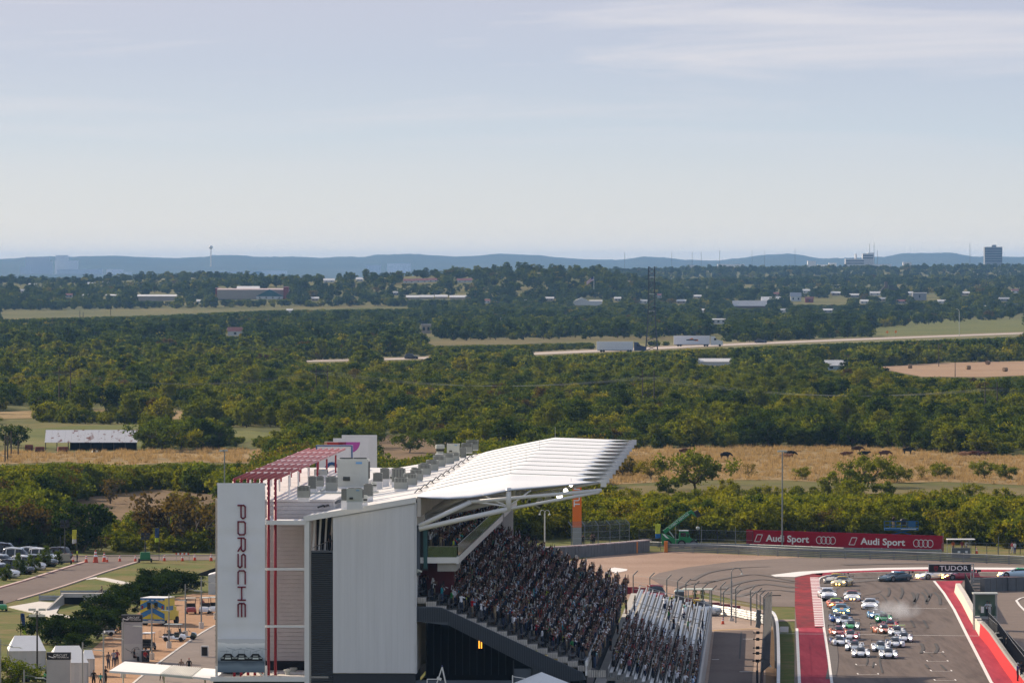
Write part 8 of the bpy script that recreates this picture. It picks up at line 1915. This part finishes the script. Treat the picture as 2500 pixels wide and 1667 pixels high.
# flag
X,Y,Z=hit(1450,722); k=Y/F; fl=thing('national_flag','striped red and white flag with blue canton on a tall pole','flag',(X,Y,Z)); hF=46*k; b=MB(); b.tube((0,0,0),(0,0,hF),.25,6); b.build('pole',M_acw,fl); Wf,Hf=18*k,15*k
def fpt(u_,v_):return (-Wf*u_,.5*math.sin(u_*7),hF-.3-Hf*v_*.62-Wf*u_*.55+.35*math.sin(u_*5))
for i in range(13):
 b=MB()
 for q in range(8):b.face([fpt(q/8,i/13),fpt((q+1)/8,i/13),fpt((q+1)/8,(i+1)/13),fpt(q/8,(i+1)/13)])
 b.build('stripe',mat('flag_red',(.42,.03,.05),.8) if i % 2==0 else M_lw,fl,fix=False)
b=MB(); [b.face([tuple(Vector(fpt(q/8,0))+Vector((0,-.06,.02))),tuple(Vector(fpt((q+1)/8,0))+Vector((0,-.06,.02))),tuple(Vector(fpt((q+1)/8,7/13))+Vector((0,-.06,0))),tuple(Vector(fpt(q/8,7/13))+Vector((0,-.06,0)))]) for q in range(3)]; b.build('canton',mat('flag_blue',(.02,.03,.12),.8),fl,fix=False)
# power poles and wires
def h_pole(label,px,py,yt,half):
 X,Y,_=G(px,py); k=Y/F; h=(py-yt)*k; w=half*k; o=thing('power_pole',label,'power pole',(X,Y,0),0,'wooden H-frame power poles')
 for s in (-1,1):b=MB(); b.tube((s*w,0,0),(s*w,0,h),.2,6,r2=.14); b.build('pole',M_bark,o)
 b=MB(); b.box((0,0,h*.86),(w*4.2,.25,.25)); b.build('crossarm',M_bark,o); b=MB(); b.tube((-w,0,h),(-w*2,0,h*.86),.06,4); b.tube((w,0,h),(0,0,h*.86),.06,4); b.tube((-w,0,h*.25),(w,0,h*.62),.07,4); b.tube((w,0,h*.25),(-w,0,h*.62),.07,4); b.build('braces',M_bark,o)
 return [(X+s*w*2,Y,h*.84) for s in (-1,0,1)]
HPOL=[h_pole('wooden H-frame pole behind the white box shed',158,1008,893,14),h_pole('wooden H-frame pole left of centre in the scrub',786,990,893,14),h_pole('wooden H-frame pole right of the canopy tip',1583,1014,903,14),h_pole('wooden H-frame pole near the right edge',2420,1042,932,15)]
wires=thing('power_lines','pale sagging power lines strung between the H-frame poles','power lines',(0,0,0))
ext=[[(p[0]-130,p[1]+60,p[2]) for p in HPOL[0]]]+HPOL+[[(p[0]+130,p[1]-60,p[2]) for p in HPOL[-1]]]
for A_,B_ in zip(ext[:-1],ext[1:]):
 for a,c_ in zip(A_,B_):
  b=MB(); a,c_=Vector(a),Vector(c_); b.path([tuple(a.lerp(c_,t)-Vector((0,0,4*3.2*t*(1-t)))) for t in np.linspace(0,1,13)],.022,4); b.build('wire',M_fpost2,wires)
for i,(px,py,yt) in enumerate([(496,1008,948),(1172,968,924),(12,1128,1060),(18,1128,1064),(27,1112,1052),(44,1112,1076),(2332,920,885),(2292,895,838),(1936,880,846),(128,812,775),(195,790,758),(203,790,762),(270,772,750),(655,810,770),(877,800,775),(494,745,690),(2043,742,700),(2390,745,685),(2408,745,682),(2366,745,694),(1152,735,683)]):
 tall_pole('utility_pole','dark utility pole, %s from the left among the single poles' % ordinal(sorted([496,1172,12,18,27,44,2332,2292,1936,128,195,203,270,655,877,494,2043,2390,2408,2366,1152]).index(px)+1),px,py,yt,[],M_bark,.16 if py>850 else .3,'single utility poles')
X,Y,_=G(2342,822); k=Y/F; sl2=thing('highway_lamp','tall hooked highway lamp beside the pale road at the right','street lamp',(X,Y,.2)); h=(822-755)*k; b=MB(); b.tube((0,0,0),(0,0,h*.9),.16,6); b.path([(0,0,h*.9),(-.4,0,h*.97),(-1.2,0,h)],.13,6); b.build('pole',M_acw,sl2); b=MB(); b.box((-1.5,0,h),(1.0,.5,.25)); b.build('lamp_head',M_acw,sl2)
for i,px in enumerate((2166,2187)):X,Y,_=G(px,824-i); o=thing('road_sign','orange warning sign on the highway verge, '+['left','right'][i],'road sign',(X,Y,.15),0,'orange warning signs'); b=MB(); b.tube((0,0,0),(0,0,2.4),.06,5); b.build('post',M_fpost,o); b=MB(); b.box((0,-.1,3.0),(1.3,.05,1.3),ry=math.pi/4); b.build('board',mat('sign_orange',(.75,.25,.02),.5),o)
# trucks on the highway
def truck(label,px0,px1,pxc,py,cab):
 X,Y,_=G((px0+px1)/2,py); k=Y/F; L_=(px1-px0)*k; hh=27*k; a=math.atan2(G(1900,838)[1]-G(1400,860)[1],G(1900,838)[0]-G(1400,860)[0])*.0
 o=thing('semi_truck',label,'truck',(X,Y,.25),a,'semi-trucks on the highway'); b=MB(); b.box((0,1.3,hh*.58),(L_,2.6,hh*.78)); b.build('trailer',M_cityl2,o); b=MB(); b.box((0,1.3,hh*.17),(L_*.96,2.2,.3)); b.build('trailer_frame',M_dark,o); c0=L_/2+.4; w=(pxc-px1)*k
 b=MB(); b.prism([(c0,.1,.7),(c0,.1,hh*.92),(c0+w*.35,.1,hh*.9),(c0+w*.55,.1,hh*.62),(c0+w,.1,hh*.5),(c0+w,.1,.7)],(0,2.4,0)); b.build('tractor',paint(cab),o); b=MB(); b.box((c0+w*.38,.05,hh*.66),(w*.2,.06,hh*.18)); b.build('cab_window',M_glass,o)
 for x in (-L_*.38,-L_*.31,L_*.36,L_*.43,c0+w*.75):wv=put('wheel',tyre_me,o,(x,.2,.6)); wv.rotation_euler=(0,0,math.pi/2); wv.scale=(1.4,1.7,1.7)
 return o,L_,hh
M_cityl2=mat('trailer_white',(.70,.71,.73),.45,var=.04)
truck('white semi-trailer pulled by a dark blue tractor',1457,1546,1574,861,(.015,.03,.10))
o,L_,hh=truck('white semi-trailer with small orange emblem and white tractor',1645,1733,1763,847,(.7,.7,.7)); b=MB(); b.box((0,-.03,hh*.6),(5.5,.04,.6)); b.build('dark_lettering',M_dark,o); b=MB(); b.prism([(1.2,-.05,hh*.5),(3.4,-.05,hh*.5),(3.0,-.05,hh*.66)],(0,.01,0)); b.prism([(-1.5,-.05,hh*.66),(1.0,-.05,hh*.66),(.2,-.05,hh*.78)],(0,.01,0)); b.build('orange_emblem',mat('emblem_orange',(.7,.2,.03),.5),o)
X,Y,_=G(1004,877); road_car('dark sport utility vehicle alone on the highway, left',X,Y,rad(90),(.02,.025,.03),'suv',1.25,None,.25); X,Y,_=G(1857,838); road_car('black saloon on the highway right of the trucks',X,Y,rad(90),(.02,.02,.025),'sedan',1.35,None,.25)
# far parked cars: one small mesh each
fc=MB(); fc.loft([ring(-2.2,.8,.3,.6,.7),ring(-1.6,.9,.3,.8,.9),ring(2.0,.9,.3,.85,.95),ring(2.3,.8,.4,.8,.85)]); fc.loft([dome(-.9,.8,.9,1.0),dome(-.2,.75,.9,1.5),dome(1.2,.75,.9,1.5),dome(1.9,.7,.9,1.0)],1); fcm=fc.mesh('far_car',[W0,M_glass])
FC=[(1985+14*i,741+(i % 3)) for i in range(7)]+[(1158+9*i,746+i % 2) for i in range(9)]+[(440+8*i,739) for i in range(7)]+[(1975,805),(2006,801),(2256,728),(2275,728),(1085,748),(1060,752)]
for i,(px,py) in enumerate(sorted(FC)):
 X,Y,_=G(px,py); c=[WH,(.03,.03,.035),(.5,.5,.5),WH,(.3,.03,.03),BL][i % 6]
 r=put('distant_car',fcm,None,(X,Y,.1),rad(80 if i % 2 else 20),1.25); r.material_slots[0].link='OBJECT'; r.material_slots[0].material=paint(c); tag(r,'%s car parked far off among the houses, %s from the left' % (['white','black','silver','white','red','blue'][i % 6],ordinal(i+1)),'car','cars parked far off')
# hay bales and cattle
bl_=MB(); bl_.tube((-.75,0,.75),(.75,0,.75),.75,16); blm=bl_.mesh('hay_bale',mat('hay',(.30,.20,.11),.95,var=.3,vscale=2))
for i,(px,py) in enumerate([(2222,899),(2364,902),(2454,907),(2412,890)]):o=put('hay_bale',blm,None,G(px,py,.1),.3*i,1.1); tag(o,'round hay bale on the cut field, %s from the left' % ordinal(sorted([2222,2364,2454,2412]).index(px)+1),'hay bale','round hay bales')
def cow_mesh(lying):
 V=[]; E_=[]; R=[]
 def add(p,r,par=None):V.append(p); R.append(r if isinstance(r,tuple) else (r,r)); (E_.append((par,len(V)-1)) if par is not None else None); return len(V)-1
 z=.55 if lying else 1.0
 a=add((0,.0,z),(.36,.40)); f=add((0,-.55,z+.03),(.34,.38),a); n_=add((0,-.95,z+.12),(.2,.24),f); hd=add((0,-1.3,z-.1 if not lying else z+.25),.15,n_); add((0,-1.55,z-.35 if not lying else z+.1),.10,hd); h_=add((0,.65,z+.05),(.34,.36),a); t_=add((0,.98,z+.1),.08,h_); add((0,1.05,z-.45),.03,t_)
 for e in (-1,1):add((e*.24,-1.2,z+.02 if not lying else z+.36),.04,hd)
 for s in (-1,1):
  for y,p in ((-.5,f),(.65,h_)):
   if lying:k_=add((s*.35,y-.1,.22),.12,p); add((s*.45,y-.45,.10),.06,k_)
   else:k_=add((s*.2,y+(.08 if y>0 else 0),.5),.09,p); hk_=add((s*.2,y+(.02 if y>0 else 0),.28),.06,k_); add((s*.2,y,.04),.06,hk_)
 me=bpy.data.meshes.new('cow'); me.from_pydata(V,E_,[]); o=bpy.data.objects.new('cow',me); C.objects.link(o); o.modifiers.new('s','SKIN')
 for i,sv in enumerate(me.skin_vertices[0].data):sv.radius=R[i]; sv.use_root=(i==0)
 o.modifiers.new('u','SUBSURF').levels=1; ev=bpy.data.meshes.new_from_object(o.evaluated_get(bpy.context.evaluated_depsgraph_get())); bpy.data.objects.remove(o); ev.materials.clear(); ev.materials.append(attr_mat('cow_coat','shirt') if 'cow_coat' not in bpy.data.materials else bpy.data.materials['cow_coat']); return ev
cs0,cs1=cow_mesh(False),cow_mesh(True)
for i,(px,py,ly,c,rz,lab) in enumerate([(1671,1112,0,(.10,.035,.02),80,'brown cow grazing leftmost in the dry field'),(1771,1121,0,(.012,.012,.012),60,'black cow grazing alone left of the tall light pole'),(1917,1119,1,(.36,.18,.08),90,'tan cow lying just right of the tall light pole'),(1928,1118,0,(.012,.012,.012),75,'black cow standing over the tan one'),(2064,1114,1,(.13,.05,.025),90,'brown cow lying left of a trio'),(2092,1106,0,(.06,.035,.022),85,'dark brown cow standing rearmost of a trio'),(2107,1113,1,(.012,.012,.012),95,'black cow lying right of the dark brown one'),(2159,1117,0,(.10,.045,.03),90,'brown cow between the trio and the lone black cow'),(2217,1109,0,(.012,.012,.012),70,'lone black cow standing mid-field on the right'),(2352,1114,1,(.40,.20,.09),90,'tan cow lying near the right end of the field'),(2374,1112,1,(.12,.04,.02),90,'brown cow lying right of the tan one'),(2397,1114,1,(.08,.03,.02),90,'rightmost dark brown cow lying in the field')]):
 o=put('cow',cs1 if ly else cs0,None,G(px,py,.05),rad(rz),1.15); tag(o,lab,'cow','cattle in the dry field'); o['shirt']=list(c)
# dry grass tufts standing in the open fields
M_straw=mat('straw',(0.35,0.235,0.10),0.9,var=0.3,vscale=0.15)
n_=M_straw.node_tree.nodes; l_=M_straw.node_tree.links; t_=n_.new('ShaderNodeBsdfTranslucent'); t_.inputs['Color'].default_value=(0.36,0.245,0.10,1); x_=n_.new('ShaderNodeMixShader'); l_.new(n_['Principled BSDF'].outputs[0],x_.inputs[1]); l_.new(t_.outputs[0],x_.inputs[2]); l_.new(x_.outputs[0],n_['Material Output'].inputs['Surface'])
tlib=bpy.data.collections.new('tuft_library'); trs=np.random.RandomState(8)
for j in range(4):
 b=MB()
 for q in range(26):
  x,y=trs.normal(size=2)*0.32; a=trs.rand()*6.28; h_=0.35+0.5*trs.rand(); w=0.05
  b.face([(x-w*math.cos(a),y-w*math.sin(a),0),(x+w*math.cos(a),y+w*math.sin(a),0),(x+trs.normal()*0.2,y+trs.normal()*0.2,h_)])
 tlib.objects.link(bpy.data.objects.new('tuft_%d' % j,b.mesh('tuft',M_straw,fix=False)))
for nm,poly,per,lab in (('dry_grass',FIELD_R,6.0,'tufts of dry straw-coloured grass in the cattle field'),('dry_grass',FIELD_L,7.0,'tufts of dry grass in the field by the barn')):
 W_=[G(*q)[:2] for q in poly]; x0,x1=min(q[0] for q in W_),max(q[0] for q in W_); y0,y1=min(q[1] for q in W_),max(q[1] for q in W_)
 n_=int((x1-x0)*(y1-y0)/per); X=trs.uniform(x0,x1,n_); Y=trs.uniform(y0,y1,n_); k_=inside(W_,X,Y) & (trs.rand(n_)<0.25+0.9*wob(X,Y,0.12,3.0)); X,Y=X[k_],Y[k_]
 o=scatter(nm,np.stack([X,Y,np.full(len(X),0.04)],1),0.6+0.9*trs.rand(len(X)),trs.rand(len(X))*6.28,trs.randint(0,4,len(X)),np.zeros(len(X)),tlib); tag(o,lab,None,None,'stuff')
